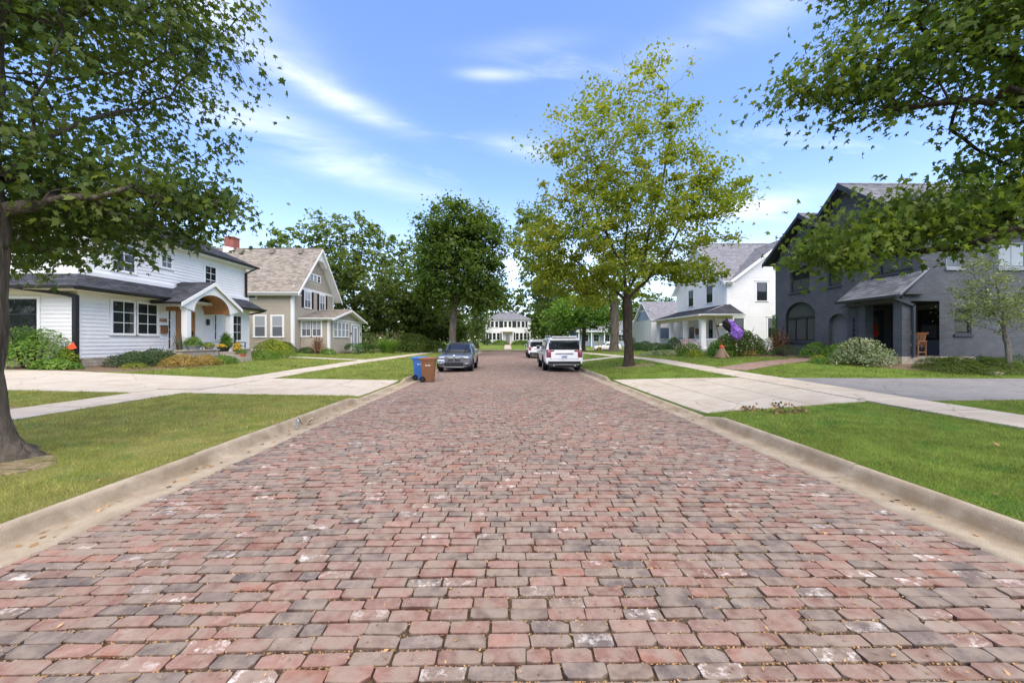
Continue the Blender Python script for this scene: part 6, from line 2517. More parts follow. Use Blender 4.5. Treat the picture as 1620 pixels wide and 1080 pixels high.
make_tree("maple_tree", "large fresh green maple reaching in over the near right lawn", "tree",
          [(10.15, 5.9, lower(10.15, 5.9)), (10.1, 5.9, 1.5), (10.0, 5.9, 3.0), (9.8, 6.0, 6), (9.7, 6.1, 9), (9.7, 6.1, 11)], .36, 2.2,
          [(7.5, 5.7, 6.5, 2.5, 1.3, 1.5, 3.6), (5.25, 5.9, 5.6, 1.15, .7, .55, .8), (7.1, 6.3, 3.55, 1.75, .9, .52, 2.0), (8.6, 6.0, 4.6, 1.4, 1.2, 1.0, 1.2), (9.4, 5.8, 9.0, 3.6, 2.4, 2.2, 2.2), (5.45, 6.3, 3.08, .75, .55, .32, .6), (5.3, 5.7, 7.1, .5, .4, .35, .25)],
          780, 23000, .108, M['lf_maple_r'], M['bark_dark'], 'maple', (.22, .22, .13), 33, None, up=.3, flare=(.26, .8), shell=1.3, step=.4, droop=.45, jit=.55, upb=.6, hang=.5)


def bare_top(P):
    # the upper right of the crown has already shed
    return np.clip((P[:, 2] - 10.5) / 3.5, 0, 1) * np.clip((P[:, 0] - 4.6) / 1.5, 0, 1) * .62


make_tree("turning_tree", "tall airy tree turning yellow behind the white cars on the right verge", "tree",
          [(6.42, 19.75, lower(6.42, 19.75)), (6.42, 19.75, 2), (6.44, 19.75, 3.7), (6.30, 19.8, 5.4), (6.45, 19.8, 7.4), (6.75, 19.8, 9.4)], .235, 3.5,
          [(6.2, 20, 7.4, 5.6, 4.2, 3.4, 5), (6.4, 20, 11.6, 4.7, 3.6, 3.0, 3.4), (6.9, 20, 14.9, 2.8, 2.4, 1.9, 1.3), (10.6, 20, 9.6, 1.9, 2, 1.7, 1.0), (2.2, 20, 6.0, 2.0, 2, 1.9, 1.2), (9.3, 19.6, 5.2, 1.9, 1.6, .7, .6), (4.2, 19.6, 4.6, 2.0, 1.8, .9, .7)],
          560, 44000, .165, M['lf_yellow'], M['bark_dark'], 'clump', (.30, .30, .14), 8, None, up=.8, flare=(.25, .55), shell=1.6, step=.5, droop=.3, jit=.8, upb=.8, leaf_part=.3, bare=bare_top,
          limbs=[[(6.44, 19.75, 3.6), (5.5, 19.7, 4.4), (4.5, 19.7, 5.1), (3.3, 19.8, 6.3), (2.2, 19.9, 7.2)], [(6.44, 19.75, 3.8), (7.4, 19.8, 4.8), (8.5, 19.8, 6.3), (9.5, 19.9, 8.4), (10.4, 20, 9.6)],
                 [(6.4, 19.75, 4.1), (7.1, 19.6, 5.6), (7.4, 19.5, 7.4), (8.2, 19.6, 10.2), (8.6, 19.7, 12.4)], [(6.35, 19.75, 5.2), (5.3, 20, 7.4), (4.3, 20, 9.8), (4.2, 20, 12)], [(6.44, 19.75, 3.9), (6.8, 20.6, 5.2), (6.4, 21.6, 7.2), (6.2, 22.4, 9)]])
make_tree("round_tree", "tall round dense green tree behind the dark car", "tree",
          [(-6.5, 46, lower(-6.5, 46)), (-6.5, 46, 3), (-6.3, 46, 5.5), (-6.2, 46, 9), (-6, 46, 14)], .42, 5.0,
          [(-6.0, 46, 10.4, 5.6, 5, 5.2, 5), (-6.8, 46, 14.6, 4.0, 4, 4.2, 3.4), (-3.4, 46, 13.4, 3.4, 3.4, 4.0, 2.0), (-2.6, 45.6, 7.2, 2.9, 3, 2.2, 1.2), (-9.2, 46, 8.6, 2.2, 2.5, 2.4, 1)],
          720, 31000, .37, M['lf_mid'], M['bark_grey'], 'clump', (.55, .55, .33), 5, None, up=.5, shell=2.6, step=.8, min_r=.02, upb=.9)

BACK = "background trees along the far end of the street"
back = [
    # label, x, y, height, lobes relative, r, leaf mat, attractors, leaves, leaf size, seed
    ("broad dark green tree standing beside the beige house porch", -19.6, 49, [(0, 0, 7.0, 5.2, 4, 4.6, 4), (2.6, 0, 5.0, 3.6, 3, 3.0, 2), (-2.0, 0, 10.5, 3.0, 3, 2.5, 1.5)], .38, 'lf_dark', 380, 15000, .42, 41),
    ("tall sparse tree with bare upper limbs above the beige house roof", -27, 62, [(0, 0, 19.0, 7.0, 4, 3.5, 3), (-8, 0, 17, 5.0, 4, 2.6, 1.5), (6.5, 0, 16.0, 4.5, 4, 3.4, 1.6), (0, 0, 12, 7.5, 4, 4.5, 3)], .5, 'lf_oak', 330, 9500, .60, 42),
    ("sparse leaning tree between the round tree and the beige house", -15.5, 62, [(2, 0, 15.0, 4.2, 3, 4.0, 2), (-2.5, 0, 12, 3.5, 3, 3, 1), (3.2, 0, 9, 3, 3, 3, 1.4)], .34, 'lf_oak', 220, 4600, .55, 43),
    ("shady green tree behind the clipped round bush", -14.2, 54, [(0, 0, 7.0, 4.2, 3, 3.6, 3), (1.2, 0, 4.0, 4.0, 3, 2.4, 2), (-1.5, 0, 10, 2.6, 2.5, 2.2, 1)], .32, 'lf_dark', 300, 13000, .42, 44),
    ("dark bushy tree behind the thin pole", -10.5, 58, [(0, 0, 5.0, 3.6, 3, 3.6, 2), (2.5, 0, 3.4, 2.8, 2.4, 2.2, 1.3)], .25, 'lf_mid', 240, 9000, .42, 45),
    ("slim pale green tree beside the stop sign", -4.95, 66, [(0, 0, 5.0, 2.0, 1.8, 2.8, 2), (.2, 0, 7.2, 1.2, 1.2, 1.3, .7)], .09, 'lf_oak', 150, 5200, .30, 46),
    ("dark tall tree rising behind the left edge of the turning tree", 6.9, 60, [(-2.5, 0, 17, 4.0, 3.5, 4.5, 2.2), (-1.0, 0, 11, 4.6, 3.5, 4.4, 2.6), (-2.9, 0, 21, 2.3, 2.3, 2.0, .8)], .46, 'lf_oak', 300, 9500, .52, 47),
    ("bushy green tree at the right corner of the cream house", 9.4, 84, [(0, 0, 6.4, 4.0, 3.5, 4.6, 3), (-1.5, 0, 3.6, 3.0, 2.6, 2.6, 1.4), (2.5, 0, 8.5, 3.2, 3, 3.8, 1.6)], .32, 'lf_mid', 280, 10000, .50, 48),
    ("light green spreading tree behind the white cars", 10.6, 52, [(0, 0, 5.6, 4.2, 3.4, 2.9, 3), (-3.0, 0, 4.6, 2.6, 2.4, 2.2, 1.4), (2.8, 0, 4.4, 2.4, 2.4, 1.8, 1)], .25, 'lf_fresh', 280, 11000, .36, 49),
    ("old thick trunked tree behind the turning tree", 12.3, 43, [(0, 0, 8.5, 4.0, 3.5, 3.2, 2.5), (2.0, 0, 11.0, 3.0, 3, 2.5, 1), (-2.5, 0, 6.4, 2.6, 2.6, 1.8, 1.0)], .46, 'lf_yellow', 240, 7500, .34, 50),
    ("rounded tree beyond the cross street right of the cream house", 17, 92, [(0, 0, 8, 6, 4, 5.5, 3), (-4, 0, 6, 4, 3.5, 4.0, 1.5)], .4, 'lf_mid', 280, 10000, .60, 51),
    ("dense tree closing the view left of the cream house", -11.5, 88, [(0, 0, 9, 5.4, 4, 6.5, 3), (-4, 0, 6, 4, 3.5, 4, 1.5)], .4, 'lf_dark', 280, 10000, .60, 52),
    ("broad tree far behind the round clipped bush", -24, 82, [(0, 0, 8, 7, 5, 6.5, 3), (6, 0, 6, 5, 4, 5, 1.5)], .45, 'lf_dark', 300, 10500, .62, 53),
    ("far tree behind the grey porch house", 34, 98, [(0, 0, 9, 8, 5, 6.5, 3), (-8, 0, 7, 6, 5, 5, 2)], .45, 'lf_mid', 280, 10000, .75, 54),
    ("tall tree behind the cream house roof", -3.5, 118, [(0, 0, 12, 7, 5, 7, 3), (7, 0, 9, 5, 4, 5, 1.3)], .5, 'lf_dark', 280, 9000, .75, 55),
    ("dark tree between the cream house and the green corner tree", 12.8, 108, [(0, 0, 11, 5.5, 5, 7.5, 3)], .45, 'lf_dark', 240, 8000, .7, 56),
    ("green tree behind the garage with blue gable", 27, 68, [(0, 0, 6.5, 5, 4, 3.6, 3)], .3, 'lf_mid', 200, 6000, .45, 57),
    ("tree rising behind the black roofed house", -37, 44, [(0, 0, 9.5, 6, 5, 4.5, 3)], .4, 'lf_oak', 240, 7000, .5, 58),
    ("leafy tree filling the gap beside the left front house", -30, 27, [(0, 0, 7, 5, 5, 4.0, 3)], .34, 'lf_dark', 260, 9000, .34, 59),
]
for lab, x, y, lob, r, lm, na, nl, ls, sd in back:
    z0 = h(x, y)
    top = max(l[2] for l in lob)
    lobes = [(x + l[0], y + l[1], z0 + l[2], *l[3:]) for l in lob]
    lean = 3.0 if sd == 43 else .0
    make_tree("background_tree", lab, "tree", [(x, y, z0 - .05), (x + .05, y, z0 + top * .3), (x + lean * .4, y, z0 + top * .62), (x + lean, y, z0 + top * 1.05)], r, z0 + min(l[2] - l[5] * .6 for l in lob),
              lobes, na, int(nl * .72), ls * .95, M[lm], M['bark_dark'] if sd not in (50,) else M['bark_grey'], 'clump', (.42, .42, .22), sd, BACK, up=.5, shell=2.2, step=1.0, min_r=.022, upb=.9, flare=(.5, .5))

make_tree("birch_tree", "slender young birch with pale trunk beside the dark blue house", "tree",
          [(18.1, 13.35, lower(18.1, 13.35)), (18.0, 13.35, 1.6), (17.75, 13.35, 2.6), (17.5, 13.4, 3.8), (17.35, 13.4, 4.9)], .075, 1.5,
          [(17.35, 13.4, 3.0, 1.25, .9, 1.0, 3), (17.3, 13.4, 4.1, .75, .6, .9, 1.6), (18.1, 13.4, 2.7, 1.0, .8, .8, 1.2), (16.8, 13.3, 3.0, .7, .5, .3, .5)],
          210, 5200, .085, M['lf_birch'], M['bark_pale'], 'oval', (.13, .13, .09), 61, None, up=.7, flare=(.1, .3), shell=1.6, step=.25, upb=.7, r_tip=.004)


# ------------------------------------------------------------------ shrubs and flowers
def shrub(name, label, cat, c, r, n, leaf, lmat, shape='oval', seed=1, group=None, stems=7, lumps=4, shell=.35, upb=.4, jit=.5, flat=0.0, flowers=None, stem_mat='bark_dark', rough=.22, box=False, droop=.3):
    """c = (x, y) of the foot, r = half widths and height; leafy lumps on a few stems"""
    rng = np.random.default_rng(seed)
    z0 = h(c[0], c[1])
    t = thing(name, label, cat, (c[0], c[1], z0), 0, group)
    d = rng.normal(0, 1, (n, 3))
    d /= np.linalg.norm(d, axis=1, keepdims=True)
    d[:, 2] = np.abs(d[:, 2]) * 1.0 - .22
    if box:
        d = np.sign(d) * np.abs(d) ** .45
    k = rng.normal(0, 1, (lumps * 4, 3))
    k /= np.linalg.norm(k, axis=1, keepdims=True)
    bump = np.zeros(n)
    for q in k:
        bump = np.maximum(bump, np.clip((d @ q - .55) / .45, 0, 1))
    rr = (1 - shell * rng.random(n) ** 1.5) * (1 - rough + rough * 1.5 * bump)
    P = d * rr[:, None] * np.array([r[0], r[1], r[2] * .82])
    P[:, 2] += r[2] * .24
    P[:, 2] = np.maximum(P[:, 2], .03 + .03 * rng.random(n))
    C = P + np.array([c[0], c[1], z0])
    C[:, 2] += H(C[:, 0], C[:, 1]) - z0
    nrm = d * .9 + np.array([0, 0, upb])
    V, (L, S) = leaf_field(C, leaf * rng.uniform(.65, 1.3, n), shape, nrm, jit, droop)
    np_mesh("foliage", V, L, S, lmat, t)
    mb = MB()
    for i in range(stems):
        a = rng.uniform(0, 6.28)
        e = rng.uniform(.35, .8)
        p0 = Vector((c[0] + .12 * r[0] * math.cos(a), c[1] + .12 * r[1] * math.sin(a), z0 - .03))
        p2 = Vector((c[0] + e * r[0] * math.cos(a), c[1] + e * r[1] * math.sin(a), z0 + r[2] * rng.uniform(.6, .95)))
        p1 = (p0 + p2) / 2 + Vector((0, 0, .12 * r[2]))
        mb.tube([p0, p1, p2], [.02 * r[2] + .006, .013 * r[2] + .004, .004], 5)
    if stems:
        mb.build("stem", M[stem_mat], t, fix=False)
    if flowers:
        fm, fn, fs = flowers
        d2 = rng.normal(0, 1, (fn, 3))
        d2[:, 2] = np.abs(d2[:, 2]) + .25
        d2 /= np.linalg.norm(d2, axis=1, keepdims=True)
        C = d2 * np.array([r[0], r[1], r[2] * .86]) * rng.uniform(.92, 1.05, (fn, 1)) + np.array([c[0], c[1], z0 + r[2] * .22])
        V, (L, S) = leaf_field(C, fs * rng.uniform(.7, 1.3, fn), 'clump', d2, .5, .2)
        np_mesh("blossom", V, L, S, M[fm], t)
    return t


def grass_clump(name, label, c, r, hgt, n, lmat, seed=1, plume=None, wid=.012, group=None, cat="plant"):
    """arching blades rising from one foot, with feathery plumes if asked"""
    rng = np.random.default_rng(seed)
    z0 = h(c[0], c[1])
    t = thing(name, label, cat, (c[0], c[1], z0), 0, group)

    def blades(n, hgt, w, out, tipw):
        a = rng.uniform(0, 6.28, n)
        hh = hgt * rng.uniform(.55, 1.08, n)
        ln = out * rng.uniform(.15, 1.0, n)
        r0 = np.sqrt(rng.random(n)) * .45
        b = np.stack([c[0] + r0 * r[0] * np.cos(a), c[1] + r0 * r[1] * np.sin(a)], -1)
        dirn = np.stack([np.cos(a), np.sin(a)], -1)
        sd = np.stack([-np.sin(a), np.cos(a), np.zeros(n)], -1)
        lv = []
        for s, zf, of, ww in ((0, 0, 0, .8), (.4, .55, .22, 1), (.75, .92, .6, .8), (1.0, .86 if plume is None else 1.0, 1.0, tipw)):
            p = np.stack([b[:, 0] + dirn[:, 0] * of * ln * r[0] * 1.1, b[:, 1] + dirn[:, 1] * of * ln * r[1] * 1.1, z0 + zf * hh], -1)
            lv += [p - sd * w * ww * .5, p + sd * w * ww * .5]
        V = np.stack(lv, 1).reshape(-1, 3)
        q = np.arange(n)[:, None, None] * 8 + np.array([[0, 1, 3, 2], [2, 3, 5, 4], [4, 5, 7, 6]])[None]
        return V, q.ravel(), np.full(n * 3, 4), np.stack([b[:, 0] + dirn[:, 0] * ln * r[0] * 1.1, b[:, 1] + dirn[:, 1] * ln * r[1] * 1.1, z0 + hh], -1)
    V, L, S, _ = blades(n, hgt * (.78 if plume else 1), wid, 1.0, .15)
    np_mesh("blade_tuft", V, L, S, lmat, t)
    if plume:
        pm, pn = plume
        V, L, S, tips = blades(pn, hgt, .006, .8, .6)
        np_mesh("stalk", V, L, S, M['lf_straw'], t)
        k = 22
        C = np.repeat(tips, k, 0) + rng.normal(0, 1, (pn * k, 3)) * np.array([.02, .02, .09])
        V, (L, S) = leaf_field(C, .075, 'strap', rng.normal(0, 1, (pn * k, 3)), .5, .1, axis=np.tile([0, 0, 1.0], (pn * k, 1)))
        np_mesh("plume", V, L, S, M[pm], t)
    return t


# left front house
shrub("leafy_shrub", "tall layered green shrub beside the black downspout", "shrub", (-19.4, 15.75), (1.55, 1.1, 2.15), 4200, .105, M['lf_fresh'], 'oval', 101, lumps=5, rough=.35, shell=.5)
shrub("leafy_shrub", "low broad leaved plant with glossy leaves by the driveway edge", "plant", (-18.0, 15.45), (.85, .55, .55), 900, .15, M['lf_fresh'], 'oval', 102, stems=3)
shrub("leafy_shrub", "bright lime plant before the recessed white wall", "plant", (-18.2, 16.0), (.45, .35, 1.05), 700, .13, M['lf_lime'], 'oval', 103, stems=4)
shrub("leafy_shrub", "low green plant at the left end of the driveway bed", "plant", (-20.8, 15.3), (.8, .5, .5), 700, .14, M['lf_fresh'], 'oval', 104, stems=3)
grass_clump("ornamental_grass", "thin brownish grass tuft leaning on the white corner wall", (-18.6, 16.3), (.5, .4), 1.15, 120, M['lf_rust'], 105)
YEW = "dark spreading yews under the front windows"
shrub("yew_bush", "dark yew under the double window, nearest the downspout", "shrub", (-16.7, 17.15), (.85, .8, .95), 3400, .075, M['lf_conif'], 'oval', 106, YEW, lumps=4, rough=.35)
shrub("yew_bush", "dark spreading yew between the window yew and the rusty shrub", "shrub", (-16.9, 18.6), (.9, .85, 1.0), 3400, .075, M['lf_conif'], 'oval', 107, YEW, lumps=4, rough=.35)
shrub("flowering_shrub", "rusty orange low shrub in the front bed", "shrub", (-15.55, 18.4), (.75, .85, .72), 2400, .075, M['lf_rust'], 'oval', 108, lumps=4)
shrub("flowering_shrub", "rust and green shrub beside the porch wall", "shrub", (-15.3, 19.5), (.65, .85, .66), 2000, .075, M['lf_rust'], 'oval', 109, lumps=4)
shrub("flowering_shrub", "pale green low shrub at the foot of the stone porch wall", "shrub", (-15.2, 20.7), (.6, .8, .58), 1700, .08, M['lf_fresh'], 'oval', 110, lumps=4)
shrub("low_shrub", "small yellow green mound at the edge of the front lawn", "shrub", (-15.8, 16.4), (.6, .55, .38), 900, .08, M['lf_lime'], 'strap', 111)
shrub("low_shrub", "yellowish mound between the yews and the lawn", "shrub", (-15.35, 17.45), (.5, .4, .36), 700, .08, M['lf_rust'], 'strap', 112)
shrub("conifer", "blue green upright juniper beside the porch column", "shrub", (-16.75, 19.85), (.55, .5, 1.75), 2600, .085, M['lf_blue'], 'strap', 113, lumps=3, rough=.15)
shrub("low_shrub", "green shrub right of the stone pier", "shrub", (-15.6, 24.9), (.7, .9, .75), 1500, .08, M['lf_fresh'], 'oval', 114)
shrub("lime_shrub", "bright yellow green shrub between the white and beige houses", "shrub", (-17.0, 28.0), (1.15, 1.5, 1.65), 3600, .12, M['lf_lime'], 'oval', 115, lumps=5, rough=.3)
shrub("low_shrub", "low fine leaved green shrub in front of the lime shrub", "shrub", (-15.6, 27.0), (.95, .9, .7), 2000, .09, M['lf_fresh'], 'strap', 116)
shrub("green_shrub", "green bush against the corner of the beige house", "shrub", (-18.2, 31.2), (1.0, 1.0, 1.3), 2200, .12, M['lf_mid'], 'oval', 117)
shrub("green_shrub", "low dark shrub under the beige porch windows", "shrub", (-17.6, 33.6), (.75, .5, .75), 1500, .09, M['lf_box'], 'oval', 118)
shrub("brown_shrub", "thin reddish brown shrub before the beige porch window", "shrub", (-16.6, 33.6), (.75, .6, 1.9), 1300, .09, M['lf_red'], 'oval', 119, stems=12, rough=.3, shell=.8)
shrub("green_shrub", "small green shrub at the white corner post of the beige porch", "shrub", (-15.6, 33.4), (.7, .5, .7), 1300, .09, M['lf_fresh'], 'oval', 120)
shrub("hedge", "clipped dark hedge along the beige porch", "hedge", (-14.8, 38.6), (.75, 2.6, 1.05), 5200, .10, M['lf_box'], 'oval', 121, lumps=6, rough=.08, shell=.25, box=True)
grass_clump("ornamental_grass", "large clump of grass with pale pink plumes by the hedge", (-13.2, 42.5), (1.5, 1.2), 2.1, 620, M['lf_fresh'], 122, plume=('lf_straw', 95), wid=.028)
shrub("round_bush", "large clipped round bush left of the dark car", "shrub", (-12.4, 49.5), (3.0, 2.0, 3.1), 7500, .21, M['lf_mid'], 'oval', 123, lumps=5, rough=.12, shell=.25)
shrub("green_shrub", "loose tall shrub behind the plumed grass", "shrub", (-17.2, 47), (1.5, 1.3, 3.2), 2200, .22, M['lf_oak'], 'oval', 124)
shrub("green_shrub", "shadowy shrub under the round tree", "shrub", (-9.2, 50), (1.6, 1.3, 2.0), 2400, .2, M['lf_mid'], 'oval', 125)
shrub("green_shrub", "dark shrub right of the round tree trunk", "shrub", (-7.2, 74), (2.0, 1.2, 2.0), 2400, .24, M['lf_dark'], 'oval', 126)
shrub("green_shrub", "low pale bush left of the cream house door", "shrub", (-1.6, 92.5), (2.2, 1.0, 1.5), 1800, .26, M['lf_fresh'], 'oval', 127)
shrub("green_shrub", "low pale bush right of the cream house door", "shrub", (3.5, 92.5), (2.6, 1.0, 1.5), 1800, .26, M['lf_fresh'], 'oval', 128)
shrub("green_shrub", "dark clipped bush at the left corner of the cream house", "shrub", (-4.6, 93), (1.0, .9, 2.0), 1200, .25, M['lf_box'], 'oval', 129)

# right side: white house
BOX = "round boxwoods along the white porch"
for lab, x, y, r, hh, sd in (("boxwood clipped to a tall cone in front of the garage", 16.3, 46.5, 1.1, 2.35, 140), ("rounded boxwood beside the cone shaped one", 15.1, 43.2, .9, 1.1, 141), ("broad rounded boxwood at the far porch step", 14.8, 40.3, .95, 1.25, 142),
                             ("low rounded boxwood left of the tall egg shaped one", 14.3, 36.2, .95, 1.05, 143), ("second low boxwood against the egg shaped one", 14.5, 34.6, .8, .95, 144), ("tall egg shaped boxwood before the porch railing", 14.8, 33.2, .68, 1.6, 145)):
    shrub("boxwood", lab, "shrub", (x, y), (r, r, hh), 2400, .10, M['lf_box'], 'oval', sd, BOX, lumps=5, rough=.07, shell=.2, stems=3)
shrub("silver_grass_bed", "long pale green feathery edging in front of the white porch", "plant", (11.2, 27.0), (1.75, .7, .55), 3800, .16, M['lf_varieg'], 'strap', 150, lumps=6, upb=.9, shell=.5)
shrub("pink_hydrangea", "dusty pink flowering bush left of the giant broom", "shrub", (12.2, 25.2), (.95, .8, 1.1), 1600, .11, M['lf_fresh'], 'oval', 151, flowers=('flower_pink', 260, .09))
shrub("green_shrub", "low yellow green plant at the foot of the pink bush", "plant", (11.9, 24.0), (.6, .4, .6), 800, .09, M['lf_lime'], 'oval', 152)
shrub("hydrangea", "big leafy green bush below the purple witch dress", "shrub", (14.6, 23.6), (1.55, 1.2, 2.05), 3600, .15, M['lf_mid'], 'oval', 153, lumps=5, rough=.3)
shrub("hydrangea", "leafy bush with yellowish leaves beside the broom", "shrub", (13.3, 23.4), (.85, .8, 1.35), 1700, .13, M['lf_fresh'], 'oval', 154, lumps=4, rough=.3)
shrub("green_shrub", "feathery dark green shrub at the white house wall", "shrub", (16.4, 23.9), (1.0, .9, 1.25), 2200, .12, M['lf_blue'], 'strap', 155)
shrub("red_shrub", "thin reddish shrub at the corner of the dark house", "shrub", (16.4, 22.6), (.7, .6, 2.0), 900, .10, M['lf_red'], 'oval', 156, stems=10, shell=.8, rough=.3)
shrub("yew_bush", "dark low yew under the big arched window", "shrub", (16.0, 21.4), (.9, 1.2, .85), 2600, .10, M['lf_conif'], 'strap', 157)
shrub("low_shrub", "yellowish grass mound at the edge of the right lawn", "plant", (14.6, 22.6), (.45, .5, .6), 900, .12, M['lf_rust'], 'strap', 158, upb=1.0)
shrub("green_shrub", "arching green plant left of the arched doorway", "plant", (16.1, 19.5), (.75, .7, 1.05), 1300, .22, M['lf_fresh'], 'strap', 159, upb=.6, droop=.6)
shrub("low_shrub", "small lime mound beside the brick path", "plant", (14.5, 17.4), (.4, .4, .42), 700, .11, M['lf_lime'], 'strap', 160, upb=1.0)
shrub("green_shrub", "bright green leafy plant beside the pale edged shrub", "plant", (15.55, 17.4), (.75, .7, 1.0), 1300, .14, M['lf_fresh'], 'oval', 161)
shrub("variegated_shrub", "large shrub with creamy edged leaves before the dark porch", "shrub", (14.9, 15.7), (1.05, .95, 1.5), 3600, .105, M['lf_varieg'], 'oval', 162, lumps=5, rough=.4, shell=.5)
shrub("low_shrub", "low ground cover under the pale edged shrub", "plant", (14.2, 16.6), (.75, .55, .35), 900, .08, M['lf_fresh'], 'oval', 163)
SPR = "spreading juniper along the dark house"
shrub("juniper", "feathery spreading juniper right of the porch step", "shrub", (16.5, 13.9), (1.1, .75, .72), 3200, .16, M['lf_mid'], 'strap', 164, SPR, upb=.9, rough=.4)
shrub("juniper", "feathery spreading juniper under the lower right window", "shrub", (18.0, 13.7), (1.1, .75, .72), 3200, .16, M['lf_mid'], 'strap', 165, SPR, upb=.9, rough=.4)
shrub("juniper", "feathery juniper nearest the birch", "shrub", (17.1, 13.5), (.9, .6, .5), 2200, .15, M['lf_mid'], 'strap', 166, SPR, upb=.9, rough=.4)
shrub("green_shrub", "dark shrub behind the birch trunk", "shrub", (19.6, 14.2), (.9, .6, .75), 1500, .10, M['lf_conif'], 'strap', 167)
shrub("white_flowers", "low plant with white blossoms at the white house corner", "plant", (13.9, 24.9), (.4, .4, .4), 500, .08, M['lf_fresh'], 'oval', 168, flowers=('flower_white', 120, .08))
shrub("green_shrub", "dark shrub beside the garage of the blue gable", "shrub", (18.3, 50.2), (.8, .8, 1.9), 1400, .15, M['lf_box'], 'oval', 169)


def trees_behind():
    """the street goes on behind the camera: one leafy mass that the windows and cars mirror"""
    rng = np.random.default_rng(77)
    n = 20000
    x = rng.uniform(-150, 150, n)
    z = 17 * rng.random(n) ** .8 * (.75 + .25 * np.sin(x * .35))
    y = -26 - 6 * rng.random(n)
    V, (L, S) = leaf_field(np.stack([x, y, z], -1), 1.1, 'clump', np.tile([0, 1.0, .6], (n, 1)), .7, .3)
    o = np_mesh("treeline", V, L, S, M['lf_mid'], kind="stuff")
    tag(o, "leafy mass of trees closing the street behind the viewpoint", None, None, "stuff")


trees_behind()


def far_wood():
    """trees beyond the last houses that read as one soft mass between the crowns"""
    rng = np.random.default_rng(78)
    n = 24000
    x = rng.uniform(-95, 110, n)
    top = 8.5 + 2.5 * np.sin(x * .21) + 1.8 * np.sin(x * .57 + 1)
    z = 1.0 + top * rng.random(n) ** .75
    y = 138 + 8 * rng.random(n)
    m = 9000
    sx = np.where(rng.random(m) < .5, -1, 1)
    y2 = rng.uniform(-30, 140, m)
    x = np.concatenate([x, sx * (78 + 8 * rng.random(m))])
    z = np.concatenate([z, 1.0 + (8 + 2.5 * np.sin(y2 * .23)) * rng.random(m) ** .75])
    y = np.concatenate([y, y2])
    n += m
    V, (L, S) = leaf_field(np.stack([x, y, z], -1), 1.0, 'clump', np.tile([0, -1.0, .7], (n, 1)), .7, .3)
    o = np_mesh("distant_wood", V, L, S, M['lf_oak'], kind="stuff")
    tag(o, "distant belt of trees beyond the cream house", None, None, "stuff")


far_wood()


# ------------------------------------------------------------------ vehicles
def car_body_mesh(st, level=3):
    """st: stations front to back: (y, [(half width, z, dy) x 9]) from the belly centre to the roof centre"""
    V, F = [], []
    n = len(st[0][1])
    for y, rows in st:
        for (x, z, dy) in rows:
            V.append((x, y + dy, z))
        for (x, z, dy) in rows[1:-1]:
            V.append((-x, y + dy, z))
    per = n + n - 2

    def R_(s, i):
        return s * per + i

    def L_(s, i):
        return R_(s, i) if i in (0, n - 1) else s * per + n + i - 1
    for s in range(len(st) - 1):
        for i in range(n - 1):
            F.append((R_(s, i), R_(s, i + 1), R_(s + 1, i + 1), R_(s + 1, i)))
            F.append((L_(s, i), L_(s + 1, i), L_(s + 1, i + 1), L_(s, i + 1)))
    for s, fl in ((0, 1), (len(st) - 1, 0)):
        for i in range(n - 1):
            q = (L_(s, i), L_(s, i + 1), R_(s, i + 1), R_(s, i))
            q = tuple(dict.fromkeys(q))
            F.append(q if fl else q[::-1])
    me = bpy.data.meshes.new("cage")
    me.from_pydata(V, [], F)
    me.update()
    bm = bmesh.new()
    bm.from_mesh(me)
    bmesh.ops.recalc_face_normals(bm, faces=bm.faces)
    bm.to_mesh(me)
    bm.free()
    o = bpy.data.objects.new("cage", me)
    COL.objects.link(o)
    md = o.modifiers.new("s", 'SUBSURF')
    md.levels = level
    md.render_levels = level
    dg = bpy.context.evaluated_depsgraph_get()
    out = bpy.data.meshes.new_from_object(o.evaluated_get(dg))
    bpy.data.objects.remove(o)
    bpy.data.meshes.remove(me)
    return out


